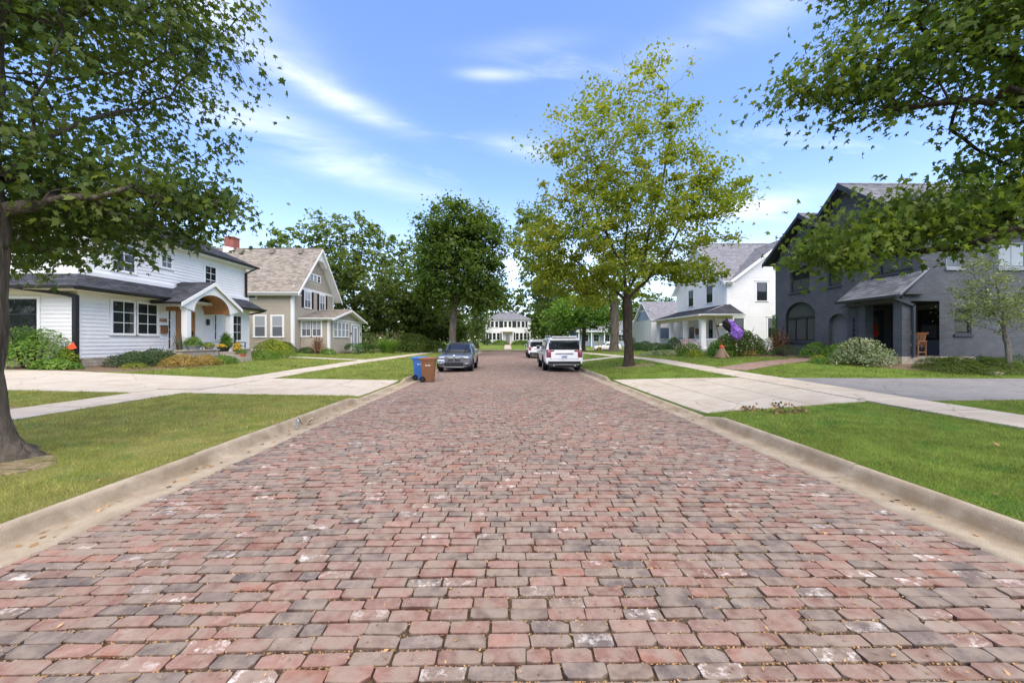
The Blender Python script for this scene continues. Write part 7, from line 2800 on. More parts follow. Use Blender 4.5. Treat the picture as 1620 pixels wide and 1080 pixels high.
def project_panel(bvh, poly, axis, sign, off, m, root, name, cell=.07, skirt=.03, label=None):
    """sheet cut to an outline and laid on the body. axis 'y': outline in (x, z) seen from front (+) or rear (-); axis 'x': outline in (y, z)"""
    bm = bmesh.new()
    vs = [bm.verts.new((a, b, 0)) for a, b in poly]
    bm.faces.new(vs)
    a0, a1 = min(p[0] for p in poly), max(p[0] for p in poly)
    b0, b1 = min(p[1] for p in poly), max(p[1] for p in poly)
    for k in range(1, int((a1 - a0) / cell) + 1):
        bmesh.ops.bisect_plane(bm, geom=bm.verts[:] + bm.edges[:] + bm.faces[:], plane_co=(a0 + k * cell, 0, 0), plane_no=(1, 0, 0))
    for k in range(1, int((b1 - b0) / cell) + 1):
        bmesh.ops.bisect_plane(bm, geom=bm.verts[:] + bm.edges[:] + bm.faces[:], plane_co=(0, b0 + k * cell, 0), plane_no=(0, 1, 0))
    bmesh.ops.triangulate(bm, faces=[f for f in bm.faces if len(f.verts) > 4])
    bnd = [e for e in bm.edges if len(e.link_faces) == 1]
    for v in bm.verts:
        a, b = v.co.x, v.co.y
        if axis == 'y':
            o, d = Vector((a, 6 * sign, b)), Vector((0, -sign, 0))
        else:
            o, d = Vector((4 * sign, a, b)), Vector((-sign, 0, 0))
        loc, nr, _, _ = bvh.ray_cast(o, d)
        if loc is None:
            loc, nr, _, _ = bvh.find_nearest(Vector((a, sign * 2.2, b)) if axis == 'y' else Vector((sign * .9, a, b)))
        if nr.dot(d) > 0:
            nr = -nr
        v.co = loc + nr * off
    r = bmesh.ops.extrude_edge_only(bm, edges=bnd)
    for e in [g for g in r['geom'] if isinstance(g, bmesh.types.BMVert)]:
        if axis == 'y':
            e.co.y -= sign * skirt
        else:
            e.co.x -= sign * skirt
    bmesh.ops.recalc_face_normals(bm, faces=bm.faces)
    me = bpy.data.meshes.new(name)
    bm.to_mesh(me)
    bm.free()
    me.polygons.foreach_set("use_smooth", [True] * len(me.polygons))
    return link_mesh(name, me, m, root, label)


def rrect(a0, a1, b0, b1, r=.03, n=4):
    P = []
    for cx, cy, s in ((a1 - r, b0 + r, -90), (a1 - r, b1 - r, 0), (a0 + r, b1 - r, 90), (a0 + r, b0 + r, 180)):
        for i in range(n + 1):
            t = math.radians(s + 90 * i / n)
            P.append((cx + r * math.cos(t), cy + r * math.sin(t)))
    return P


def wheel(root, x, y, r, w, rim_m, spokes=10):
    s = 1 if x > 0 else -1
    wl = thing("wheel", None, None)
    bpy.data.objects.remove(wl)
    prof = [(r * .66, -w / 2), (r * .9, -w / 2), (r * .985, -w * .36), (r, -w * .2), (r, w * .2), (r * .985, w * .36), (r * .9, w / 2), (r * .66, w / 2)]
    t = MB().lathe((x, y, r), prof, 28, 'x').build("wheel", M['rubber'], root, smooth=True, local=True)
    mb = MB()
    xo = s * w * .46
    mb.lathe((x + xo, y, r), [(r * .70, -.012 * s), (r * .70, .01 * s), (r * .62, .012 * s), (r * .60, -.03 * s)], 28, 'x')
    mb.lathe((x + xo * .9, y, r), [(r * .16, -.02 * s), (r * .16, .028 * s), (r * .08, .035 * s)], 14, 'x')
    for i in range(spokes):
        a = 2 * math.pi * i / spokes
        c, sn = math.cos(a), math.sin(a)
        p0, p1 = Vector((x + xo, y + c * r * .12, r + sn * r * .12)), Vector((x + xo * .97, y + c * r * .64, r + sn * r * .64))
        tn = Vector((0, -sn, c))
        mb.prism([p0 - tn * .028, p0 + tn * .028, p1 + tn * .018, p1 - tn * .018], (-.03 * s, 0, 0))
    mb.build("rim", rim_m, t, local=True)
    MB().lathe((x + xo * .55, y, r), [(r * .64, -.01), (r * .64, .01)], 24, 'x').build("brake_disc", M['black_metal'], t, local=True)
    return t


def suv(name, label, loc, rz, L, W, Hh, paint, belt, hood, zb, kind, wr=.37, wb=None, detail='rear', group=None, trim='black_plastic'):
    root = thing(name, label, "car", loc, rz, group)
    hw = W / 2
    f, b = L / 2, -L / 2
    wb = wb or L * .57
    yf, yb = f - L * .175, f - L * .175 - wb
    upright = kind == 'tall'
    roofw = hw * (.80 if upright else .72)
    cow = f - (L * .30 if not upright else L * .29)          # foot of the windscreen
    rf = cow - (.80 if not upright else .62)                 # front edge of the roof
    rb = b + (.55 if not upright else .22)                   # rear edge of the roof
    zr = Hh

    def full(y, k=1.0, zroof=zr, rk=1.0, dyr=0.0, zbelt=belt):
        return (y, [(0, zb, 0), (hw * .78 * k, zb, 0), (hw * .975 * k, zb + .10, 0), (hw * k, zb + .38, 0), (hw * .985 * k, zbelt - .06, 0), (hw * .945 * k, zbelt + .03, 0),
                    (roofw * rk * 1.03, zroof - .10, dyr), (roofw * rk * .88, zroof - .015, dyr), (0, zroof + .02, dyr)])

    def low(y, k, zh, zlow=zb):
        return (y, [(0, zlow, 0), (hw * .76 * k, zlow, 0), (hw * .97 * k, zlow + .10, 0), (hw * k, zb + .36, 0), (hw * .985 * k, zh - .13, 0), (hw * .93 * k, zh - .03, 0),
                    (hw * .72 * k, zh + .015, 0), (hw * .4 * k, zh + .03, 0), (0, zh + .04, 0)])
    st = [low(f - .02, .80, hood - .16, zb + .05), low(f - .06, .90, hood - (.10 if upright else .14), zb + .02), low(f - .22, .985, hood - (.045 if upright else .075)), low(f - .7, 1.0, hood), low(cow + .02, 1.0, hood + .045),
          full(rf, 1.0), full(rf - .5, 1.0), full(rf - 1.3, 1.0), full((rf + rb) / 2 - .5, 1.0), full(rb + .35, 1.0, zr - .01), full(rb, .995, zr - .03, .985)]
    # tail: tapering to the rear glass and the bumper
    st.append((b + .10, [(0, zb + .02, 0), (hw * .78, zb + .02, 0), (hw * .965, zb + .12, 0), (hw * .985, zb + .38, 0), (hw * .965, belt - .05, .02), (hw * .92, belt + .03, .06), (roofw * .97, zr - .17, rb - b - .16), (roofw * .84, zr - .10, rb - b - .13), (0, zr - .075, rb - b - .13)]))
    st.append((b, [(0, zb + .08, 0), (hw * .72, zb + .08, 0), (hw * .90, zb + .16, 0), (hw * .93, zb + .38, 0), (hw * .90, belt - .06, .05), (hw * .86, belt + .02, .09), (roofw * .90, zr - .22, rb - b - .10), (roofw * .76, zr - .17, rb - b - .08), (0, zr - .15, rb - b - .08)]))
    me = car_body_mesh(st)
    bm = bmesh.new()
    bm.from_mesh(me)
    bvh = BVHTree.FromBMesh(bm)
    # wheel openings
    kill = [fa for fa in bm.faces if abs(fa.calc_center_median().x) > hw * .55 and fa.calc_center_median().z < wr * 2.3 and
            min(math.hypot(fa.calc_center_median().y - yy, fa.calc_center_median().z - wr) for yy in (yf, yb)) < wr * 1.13]
    bmesh.ops.delete(bm, geom=kill, context='FACES')
    bm.to_mesh(me)
    bm.free()
    me.polygons.foreach_set("use_smooth", [True] * len(me.polygons))
    me.materials.clear()
    body = link_mesh("body", me, paint, root)
    # wells, arch lips, sills
    for yy in (yf, yb):
        for s in (-1, 1):
            pts = [(s * (hw - .012), yy + wr * 1.15 * math.cos(a), wr + wr * 1.15 * math.sin(a)) for a in np.linspace(-.35, math.pi + .35, 17)]
            MB().tube(pts, .035, 6).build("arch_lip", M[trim], body, local=True, smooth=True)
    mb = MB()
    for yy in (yf, yb):
        for s in (-1, 1):
            x0, x1 = sorted((s * hw * .45, s * (hw - .02)))
            P = [(x0, yy + wr * 1.16 * math.cos(a), wr + wr * 1.16 * math.sin(a)) for a in np.linspace(-.3, math.pi + .3, 15)]
            Q = [(x1, p[1], p[2]) for p in P]
            n = len(P)
            mb.add(P + Q, [(i, i + 1, n + i + 1, n + i) for i in range(n - 1)] + [tuple(range(n))])
    mb.box(-hw * .8, hw * .8, b + .35, f - .35, zb - .04, zb + .02)
    mb.build("underbody", M['black_plastic'], body, local=True)
    for s in (-1, 1):
        for yy in (yf, yb):
            wheel(root, s * (hw - .135), yy, wr, .25, M['steel'] if trim == 'black_plastic' else M['steel'])
    G = M['car_glass']
    # side glass and pillars
    yA = cow - .25
    zt = zr - .17
    for s in (-1, 1):
        cuts = [(yA, rf - .02, rf - .62), (rf - .70, rf - .70, rf - 1.62), (rf - 1.70, rf - 1.70, rb + .12)]
        for i, (lo_f, up_f, back) in enumerate(cuts):
            up_b = back if i < 2 else back + .12
            poly = [(back, belt + .06), (lo_f, belt + .06), (up_f, zt), (up_b, zt)]
            project_panel(bvh, poly[::s], 'x', s, .006, G, root, "side_window", .1)
        for yy in (rf - .66, rf - 1.66):
            project_panel(bvh, [(yy - .012, zb + .25), (yy + .012, zb + .25), (yy + .012, belt + .02), (yy - .012, belt + .02)][::s], 'x', s, .002, M['black_plastic'], root, "door_seam", .08)
            MB().box(min(s * (hw - .015), s * (hw + .03)), max(s * (hw - .015), s * (hw + .03)), yy + .06, yy + .26, belt - .17, belt - .135).build("door_handle", paint, root, local=True, bevel=.008)
        # sill trim
        project_panel(bvh, [(yb + wr * 1.2, zb + .04), (yf - wr * 1.2, zb + .04), (yf - wr * 1.2, zb + .17), (yb + wr * 1.2, zb + .17)][::s], 'x', s, .012, M[trim], root, "sill_trim", .1)
        # mirror
        mr = MB().box(min(s * (hw - .04), s * (hw + .20)), max(s * (hw - .04), s * (hw + .20)), yA - .16, yA - .02, belt + .05, belt + .24).build("mirror", paint, root, local=True, bevel=.03)
        MB().box(min(s * (hw + .0), s * (hw + .18)), max(s * (hw + .0), s * (hw + .18)), yA - .168, yA - .161, belt + .075, belt + .215).build("mirror_glass", G, mr, local=True)
        # roof rail
        MB().tube([(s * roofw * .86, rf - .12, zr + .0), (s * roofw * .88, rf - .2, zr + .05), (s * roofw * .88, rb + .35, zr + .04), (s * roofw * .86, rb + .25, zr - .01)], .018, 6).build("roof_rail", M['steel'] if detail == 'front' else M['car_white'], root, local=True)
    # windscreen and rear glass
    project_panel(bvh, [(-hw * .80, hood + .10), (hw * .80, hood + .10), (roofw * .90, zr - .11), (-roofw * .90, zr - .11)], 'y', 1, .006, G, root, "windscreen", .09)
    rw = project_panel(bvh, rrect(-hw * .80, hw * .80, belt + .05, zr - .20, .06), 'y', -1, .008, G, root, "rear_window", .09)
    if detail == 'rear':
        big = upright
        # tail lamps wrap the corners
        for s in (-1, 1):
            a, c = sorted((s * hw * .69, s * hw * .93))
            project_panel(bvh, rrect(a, c, zb + .46, belt + .05, .03), 'y', -1, .014, M['tail_red'], root, "tail_light", .05, .05)
            a, c = sorted((s * hw * .52, s * hw * .71))
            project_panel(bvh, rrect(a, c, belt - .06, belt + .03, .02), 'y', -1, .013, M['tail_red'], root, "tail_light", .05, .05)
        project_panel(bvh, rrect(-hw * .46, hw * .46, belt - .20, belt - .12, .02), 'y', -1, .022, M['grey_metal'], root, "tailgate_strip", .08, .05)
        pl = project_panel(bvh, rrect(-.17, .17, belt - .40, belt - .23, .015), 'y', -1, .014, M['plate'], root, "licence_plate", .06, .04)
        project_panel(bvh, rrect(-.13, .13, belt - .34, belt - .28, .01), 'y', -1, .017, M['plate_ink'], pl, "plate_characters", .04, .005)
        for v in (zb + .36,):
            project_panel(bvh, [(-hw * .74, v), (hw * .74, v), (hw * .74, v + .014), (-hw * .74, v + .014)], 'y', -1, .002, M['black_plastic'], root, "tailgate_seam", .08, .004)
        for s in (-1, 1):
            project_panel(bvh, [(s * hw * .70 - .007, zb + .36), (s * hw * .70 + .007, zb + .36), (s * hw * .70 + .007, zb + .55), (s * hw * .70 - .007, zb + .55)], 'y', -1, .002, M['black_plastic'], root, "tailgate_seam", .08, .004)
        project_panel(bvh, rrect(-hw * .84, hw * .84, zb + .03, zb + .26, .03), 'y', -1, .016, M['black_plastic'], root, "bumper_trim", .08, .06)
        MB().box(-hw * .75, hw * .75, b + .10, b + .5, zb - .08, zb + .12).build("skid_plate", M['black_plastic'], root, local=True, bevel=.02)
        for s in (-1, 1):
            MB().lathe((s * hw * .55, b + .12, zb + .02), [(.045, -.1), (.05, .0), (.042, .0), (.04, -.08)], 12, 'y').build("exhaust", M['steel'], root, local=True)
        MB().box(-roofw * .8, roofw * .8, rb - .16, rb + .1, zr - .055, zr + .0).build("spoiler", paint, root, local=True, bevel=.02)
        project_panel(bvh, rrect(-.16, .16, belt - .475, belt - .44, .008), 'y', -1, .006, M['grey_metal'], root, "badge", .05, .006)
        MB().box(-.015, .015, rf - .9, rf - .75, zr + .01, zr + .08).build("antenna", M['black_plastic'], root, local=True, bevel=.006)
        MB().tube([(0.02, b + (rb - b) * .5 - .02, belt + .12), (.36, b + (rb - b) * .45 - .02, belt + .16)], .012, 5).build("wiper", M['black_plastic'], root, local=True)
    else:
        # bonnet shutline, twin grille, lamps, lower intake, skid bar, plate set to one side
        for s in (-1, 1):
            a, c = sorted((s * .03, s * .34))
            gr = project_panel(bvh, rrect(a, c, zb + .36, zb + .57, .04), 'y', 1, .012, M['steel'], root, "grille", .05, .05)
            a, c = sorted((s * .042, s * .328))
            project_panel(bvh, rrect(a, c, zb + .374, zb + .556, .03), 'y', 1, .016, M['black_plastic'], gr, "grille_opening", .05, .02)
            for i in range(6):
                x = s * (.075 + i * .044)
                project_panel(bvh, [(x - .005, zb + .38), (x + .005, zb + .38), (x + .005, zb + .55), (x - .005, zb + .55)], 'y', 1, .024, M['steel'], gr, "grille_bar", .06, .012)
            a, c = (s * .47, s * hw * .93)
            pts = [(a, zb + .46), (c, zb + .50), (c, zb + .62), (a + s * .04, zb + .59)]
            hl = project_panel(bvh, pts if s > 0 else pts[::-1], 'y', 1, .012, M['lamp_clear'], root, "headlight", .05, .05)
            for k in (.28, .68):
                cx_, cz_ = a + (c - a) * k, zb + .54
                project_panel(bvh, [(cx_ + .045 * math.cos(t), cz_ + .035 * math.sin(t)) for t in np.linspace(0, 2 * math.pi, 12, endpoint=False)], 'y', 1, .018, M['steel'], hl, "lamp_ring", .05, .01)
            a, c = sorted((s * hw * .58, s * hw * .84))
            fg = project_panel(bvh, rrect(a, c, zb + .14, zb + .26, .03), 'y', 1, .010, M['black_plastic'], root, "fog_recess", .05, .03)
            project_panel(bvh, rrect(a + .03, c - .03, zb + .215, zb + .245, .01), 'y', 1, .02, M['trim_white'], fg, "fog_light", .05, .02)
        bd = project_panel(bvh, [(.052 * math.cos(t), zb + .645 + .04 * math.sin(t)) for t in np.linspace(0, 2 * math.pi, 16, endpoint=False)], 'y', 1, .01, M['plate'], root, "badge", .05, .01)
        project_panel(bvh, rrect(-.52, .52, zb + .10, zb + .30, .05), 'y', 1, .010, M['black_plastic'], root, "lower_intake", .06, .04)
        project_panel(bvh, rrect(-.60, .60, zb - .005, zb + .05, .02), 'y', 1, .02, M['steel'], root, "skid_bar", .06, .05)
        pl = project_panel(bvh, rrect(.50, .84, zb + .26, zb + .43, .012), 'y', 1, .045, M['plate'], root, "licence_plate", .06, .03)
        for i, (x, w) in enumerate(((.54, .05), (.60, .03), (.66, .045), (.72, .04), (.775, .035))):
            project_panel(bvh, [(x, zb + .30), (x + w, zb + .30), (x + w, zb + .385), (x, zb + .385)], 'y', 1, .048, M['plate_ink'], pl, "plate_character", .06, .004)
        for s in (-1, 1):
            MB().tube([(s * .10, cow - .02, hood + .10), (s * .10 - .5, cow - .10, hood + .13)], .012, 5).build("wiper", M['black_plastic'], root, local=True)
            project_panel(bvh, [(s * .62 - .006, hood + .015), (s * .62 + .006, hood + .015), (s * .70 + .006, hood + .06), (s * .70 - .006, hood + .06)], 'y', 1, .003, M['black_plastic'], root, "bonnet_seam", .05, .004)
        project_panel(bvh, [(-hw * .78, hood + .055), (hw * .78, hood + .055), (hw * .80, hood + .10), (-hw * .80, hood + .10)], 'y', 1, .004, M['black_plastic'], root, "cowl", .08, .006)
        project_panel(bvh, rrect(-roofw * .78, roofw * .78, zr - .10, zr - .02, .02), 'y', 1, .004, M['black_plastic'], root, "roof_panel", .06, .004)
    # seats and wheel seen dimly are left to the dark glass
    return root


suv("parked_car", "dark blue grey car facing the camera behind the brown bin", (-2.78, 22.55, -.035), math.pi - .015, 4.45, 1.92, 1.60, M['car_grey'], .98, .98, .24, 'car', wr=.345, detail='front')
suv("parked_car", "large white car with red tail lamps, nearest on the right kerb", (3.12, 22.95, -.035), .0, 5.35, 2.08, 1.93, M['car_white'], 1.16, 1.12, .34, 'tall', wr=.40, detail='rear')
suv("parked_car", "second white car parked ahead of the large white one", (3.12, 39.3, -.035), .0, 5.0, 1.98, 1.84, M['car_white'], 1.10, 1.08, .34, 'tall', wr=.39, detail='rear')
suv("parked_car", "white car seen from the side far beyond the turning tree", (17.0, 63.9, -.055), math.pi / 2, 4.6, 1.85, 1.55, M['car_white'], .95, .95, .25, 'car', wr=.34, detail='rear')


# ------------------------------------------------------------------ wheeled bins
def bin_(label, loc, rz, m):
    """two wheeled bin: local +x is the lid opening side, wheels at -x"""
    R = thing("wheeled_bin", label, "bin", loc, rz, "wheeled bins at the left kerb")
    R.scale = (.94, .94, .96)
    V, F = [], []
    lv = [(.0, .46, .44, .04), (.03, .48, .46, .04), (.55, .56, .53, .045), (.88, .62, .57, .05), (.90, .66, .61, .05), (.96, .66, .61, .05)]
    n = 0
    for z, lx, ly, r in lv:
        P = rrect(-lx / 2, lx / 2, -ly / 2, ly / 2, r, 3)
        n = len(P)
        V += [(x, y, z + .02) for x, y in P]
    for i in range(len(lv) - 1):
        for j in range(n):
            F.append((i * n + j, i * n + (j + 1) % n, (i + 1) * n + (j + 1) % n, (i + 1) * n + j))
    F += [tuple(range(n))[::-1], tuple((len(lv) - 1) * n + j for j in range(n))]
    body = MB().add(V, F).build("bin_body", m, R, local=True, smooth=False)
    # lid: shallow domed cap hinged at the wheel side
    V, F = [], []
    for z, sx, sy in ((.982, .68, .63), (1.01, .70, .65), (1.03, .66, .61), (1.055, .50, .45)):
        P = rrect(-sx / 2 + .0, sx / 2, -sy / 2, sy / 2, .05, 3)
        V += [(x, y, z) for x, y in P]
    for i in range(3):
        for j in range(n):
            F.append((i * n + j, i * n + (j + 1) % n, (i + 1) * n + (j + 1) % n, (i + 1) * n + j))
    F += [tuple(range(n))[::-1], tuple(3 * n + j for j in range(n))]
    MB().add(V, F).build("lid", m, R, local=True)
    MB().tube([(-.33, -.24, .95), (-.43, -.24, .99), (-.43, .24, .99), (-.33, .24, .95)], .018, 8).build("handle", m, R, local=True)
    for s in (-1, 1):
        w = MB().lathe((-.22, s * .275, .125), [(.05, -.028), (.115, -.028), (.125, -.018), (.125, .018), (.115, .028), (.05, .028)], 22, 'y').build("wheel", M['rubber'], R, local=True)
        MB().lathe((-.22, s * .275, .125), [(.06, -.032), (.06, .032)], 14, 'y').build("hub", M['black_plastic'], w, local=True)
    MB().tube([(-.22, -.30, .125), (-.22, .30, .125)], .014, 6).build("axle", M['grey_metal'], R, local=True)
    # stamped marking on the near side
    mk = MB()
    for i, w in enumerate((.045, .03, .05, .035)):
        mk.box(-.10 + i * .06, -.10 + i * .06 + w, -.287, -.273, .70, .735)
    mk.build("marking", M['trim_white'], body, local=True)
    # ribs down the side
    rb = MB()
    for x in (-.2, .2):
        rb.box(x - .012, x + .012, -.262, -.24, .1, .55)
    rb.build("rib", m, body, local=True)
    return R


bin_("brown wheeled bin standing on the bricks in front of the dark car", (-3.22, 15.75, float(road_z(-3.22)) + .002), .06, M['bin_brown'])
bin_("blue wheeled bin partly behind the brown one at the kerb", (-3.78, 16.75, float(road_z(-3.78)) + .004), .1, M['bin_blue'])


# ------------------------------------------------------------------ witch flown into her broom, house ornaments
def broom():
    bx, by = 12.55, 21.9
    z0 = h(bx, by)
    R = thing("giant_broom", "giant straw broom standing bristles down on the right lawn", "decoration", (bx, by, z0))
    rng = np.random.default_rng(9)
    mb = MB()
    for i in range(260):
        a = rng.uniform(0, 6.28)
        r = math.sqrt(rng.random())
        mb.tube([(bx + .10 * r * math.cos(a), by + .10 * r * math.sin(a), z0 + .62), (bx + .22 * r * math.cos(a), by + .22 * r * math.sin(a), z0 + .36), (bx + .42 * r * math.cos(a), by + .42 * r * math.sin(a), z0 + rng.uniform(0, .06))], .012, 3, cap=False)
    mb.build("bristles", M['straw'], R, kind="stuff", fix=False)
    MB().lathe((bx, by, z0), [(.36, .02), (.2, .36), (.1, .62), (.02, .66)], 18).build("bristle_core", M['straw'], R)
    MB().lathe((bx, by, z0), [(.10, .58), (.13, .60), (.13, .68), (.09, .74)], 16).build("binding", M['orange'], R, "orange band tying the bristles")
    MB().tube([(bx, by, z0 + .6), (bx - .22, by, z0 + 1.5), (bx - .50, by, z0 + 2.42)], .03, 8).build("handle", M['chair_wood'], R)
    return bx, by, z0


def witch():
    bx, by, z0 = broom()
    cx, cz = bx + .15, z0 + 2.35
    W = thing("witch_figure", "hanging witch in a shiny purple dress and black cape beside the broom handle", "decoration", (cx, by, cz))
    rng = np.random.default_rng(4)

    def sack(path, radii, k, seed, fold, name, m, squash=.75):
        V, F = [], []
        m0 = 5 * (len(path) - 1) + 1
        tt = np.linspace(0, len(path) - 1, m0)
        pa = np.array(path)
        path = [np.array([np.interp(t, range(len(pa)), pa[:, q]) for q in range(3)]) + rng.normal(0, .008, 3) for t in tt]
        radii = [.8 * float(np.interp(t, range(len(radii)), radii)) for t in tt]
        k = int(k * 1.5)
        nl = len(path)
        for i, (p, r) in enumerate(zip(path, radii)):
            p = np.array(p)
            d = np.array(path[min(i + 1, nl - 1)]) - np.array(path[max(i - 1, 0)])
            d = d / np.linalg.norm(d)
            u = np.cross(d, [0, 1, 0])
            u /= np.linalg.norm(u)
            w = np.cross(d, u)
            for j in range(k):
                a = 2 * math.pi * j / k
                ph = seed + i * .13 + .9 * math.sin(i * .37)
                rr = r * (1 + fold * (math.sin(4 * a + ph) * .5 + math.sin(7 * a - ph * 2.3) * .5 + math.sin(11 * a + i * .5) * .28 + math.sin(i * 1.3 + 2 * a) * .25) + rng.normal(0, .03))
                q = p + u * math.cos(a) * rr + w * math.sin(a) * rr * squash
                V.append(tuple(q))
        for i in range(nl - 1):
            for j in range(k):
                F.append((i * k + j, i * k + (j + 1) % k, (i + 1) * k + (j + 1) % k, (i + 1) * k + j))
        F.append(tuple(range(k))[::-1])
        F.append(tuple((nl - 1) * k + j for j in range(k)))
        return MB().add(V, F).build(name, m, W, smooth=True)
    B = lambda x, z: (bx + x * .86 - .05, by + .02, z0 + (z - 1.18) * .8 + 1.05)
    sack([B(.50, 2.62), B(.62, 2.45), B(.72, 2.2), B(.86, 1.95), B(1.02, 1.72), B(1.15, 1.45), B(1.18, 1.18)], [.05, .24, .30, .33, .38, .36, .16], 40, .3, .22, "dress", M['purple'])
    sack([B(1.05, 2.0), B(1.2, 1.95), B(1.36, 1.72), B(1.40, 1.5)], [.05, .16, .20, .06], 24, 1.3, .25, "sleeve", M['purple'])
    sack([B(.10, 2.42), B(.28, 2.42), B(.42, 2.25), B(.58, 1.98), B(.66, 1.72)], [.06, .23, .28, .20, .05], 28, 2.1, .2, "cape", M['black_cloth'])
    sack([B(-.10, 2.22), B(-.02, 2.28), B(.08, 2.34)], [.05, .09, .06], 14, .2, .1, "sock", M['bone'])
    sack([B(-.30, 2.16), B(-.2, 2.2), B(-.08, 2.22)], [.03, .06, .05], 12, .2, .1, "shoe", M['black_cloth'])
    sack([B(.46, 2.58), B(.40, 2.70), B(.38, 2.8)], [.10, .07, .01], 12, .2, .1, "hat", M['black_cloth'])
    # tie holding her to the handle
    MB().tube([B(-.42, 2.2), B(-.1, 2.3), B(.2, 2.4)], .015, 5).build("strap", M['black_cloth'], W)


witch()


def garden_chair(label, loc, rz, m, w=.62, arms=True):
    R = thing("porch_chair", label, "chair", loc, rz)
    B = lambda n, a: MB().box(*a).build(n, m, R, local=True, bevel=.006)
    for x in (-w / 2, w / 2 - .045):
        B("leg", (x, x + .045, -.28, -.235, 0, .62 if arms else .42))
        B("leg", (x, x + .045, .24, .285, 0, .62 if arms else .42))
        B("stretcher", (x + .006, x + .039, -.234, .239, .16, .20))
        if arms:
            B("armrest", (x - .012, x + .057, -.32, .32, .621, .655))
    B("stretcher", (-w / 2 + .046, w / 2 - .046, -.272, -.243, .16, .205))
    for i in range(6):
        B("seat_slat", (-w / 2 + .05, w / 2 - .05, -.28 + i * .088, -.28 + i * .088 + .072, .40, .43))
    for i in range(5):
        x = -w / 2 + .06 + i * (w - .12) / 5
        P = [(x, .27, .44), (x + .08, .27, .44), (x + .08, .46, .98), (x, .46, .98)]
        MB().prism(P, (0, .022, 0)).build("back_slat", m, R, local=True)
    MB().prism([(-w / 2 + .03, .45, .92), (w / 2 - .03, .45, .92), (w / 2 - .03, .478, 1.0), (-w / 2 + .03, .478, 1.0)], (0, .03, 0)).build("top_rail", m, R, local=True)
    return R


garden_chair("tan wooden armchair with a costumed doll on it on the dark house porch", (16.98, 14.98 + .62, 1.0), math.radians(-72), M['tan_wood'])


def doll():
    """halloween doll: skull head, dark clothes, sitting on the chair; one continuous skinned body"""
    R = thing("skeleton_doll", "small halloween doll with white skull face and dark clothes sitting on the tan chair", "decoration", (16.98, 15.6, 1.43))
    J = [(0, 0, .06), (0, 0, .20), (0, 0, .36), (0, 0, .43), (0, 0, .47),
         (.13, 0, .37), (.17, -.03, .22), (.15, -.10, .10), (-.13, 0, .37), (-.17, -.03, .22), (-.17, -.08, .08),
         (.07, -.02, .05), (.08, -.24, .05), (.08, -.26, -.14), (-.07, -.02, .05), (-.08, -.24, .05), (-.08, -.26, -.14)]
    E = [(0, 1), (1, 2), (2, 3), (3, 4), (2, 5), (5, 6), (6, 7), (2, 8), (8, 9), (9, 10), (0, 11), (11, 12), (12, 13), (0, 14), (14, 15), (15, 16)]
    r = [.10, .095, .085, .04, .04, .05, .04, .028, .05, .04, .028, .06, .048, .035, .06, .048, .035]
    me = bpy.data.meshes.new("doll")
    me.from_pydata([Vector(j) for j in J], E, [])
    o = bpy.data.objects.new("doll", me)
    COL.objects.link(o)
    md = o.modifiers.new("skin", 'SKIN')
    for i, sv in enumerate(me.skin_vertices[0].data):
        sv.radius = (r[i], r[i])
        sv.use_root = (i == 0)
    o.modifiers.new("sub", 'SUBSURF').levels = 1
    dg = bpy.context.evaluated_depsgraph_get()
    m2 = bpy.data.meshes.new_from_object(o.evaluated_get(dg))
    bpy.data.objects.remove(o)
    m2.polygons.foreach_set("use_smooth", [True] * len(m2.polygons))
    m2.materials.clear()
    link_mesh("body", m2, M['dark_wood'], R)
    hd = MB()
    hd.lathe((0, -.01, .54), [(.02, -.09), (.05, -.08), (.062, -.045), (.085, .0), (.09, .035), (.075, .075), (.04, .10), (.01, .105)], 18)
    hd = hd.build("head", M['bone'], R, local=True, smooth=True)
    for s in (-1, 1):
        MB().lathe((s * .035, -.085, .55), [(.02, -.02), (.024, .0), (.01, .012)], 10, 'y').build("eye_socket", M['black_cloth'], hd, local=True)
    MB().prism([(-.012, -.095, .52), (.012, -.095, .52), (0, -.095, .545)], (0, -.006, 0)).build("nose", M['black_cloth'], hd, local=True)
    MB().box(-.035, .035, -.085, -.068, .485, .492).build("mouth", M['black_cloth'], hd, local=True)
    rng = np.random.default_rng(2)
    n = 260
    d = rng.normal(0, 1, (n, 3))
    d /= np.linalg.norm(d, axis=1, keepdims=True)
    d = d[(d[:, 2] > -.3) & (d[:, 1] > -.45)]
    V, (L, S) = leaf_field(d * .10 + np.array([0, 0, .565]), .06, 'strap', d, .4, .3)
    np_mesh("hair", V, L, S, M['hair_brown'], R, local=True)
    for s in (-1, 1):
        hb = MB()
        px, py, pz = (.15, -.10, .10) if s > 0 else (-.17, -.08, .08)
        hb.lathe((px, py, pz), [(.012, -.05), (.022, -.03), (.022, .0), (.012, .012)], 8)
        for i in range(4):
            x = px + (i - 1.5) * .011
            hb.tube([(x, py - .008, pz - .04), (x, py - .014, pz - .065), (x, py - .008, pz - .082 + abs(i - 1.4) * .006)], .005, 5)
        hb.tube([(px - s * .02, py - .01, pz - .01), (px - s * .035, py - .02, pz - .035), (px - s * .034, py - .024, pz - .05)], .006, 5)
        hb.build("hand", M['bone'], R, local=True)


doll()

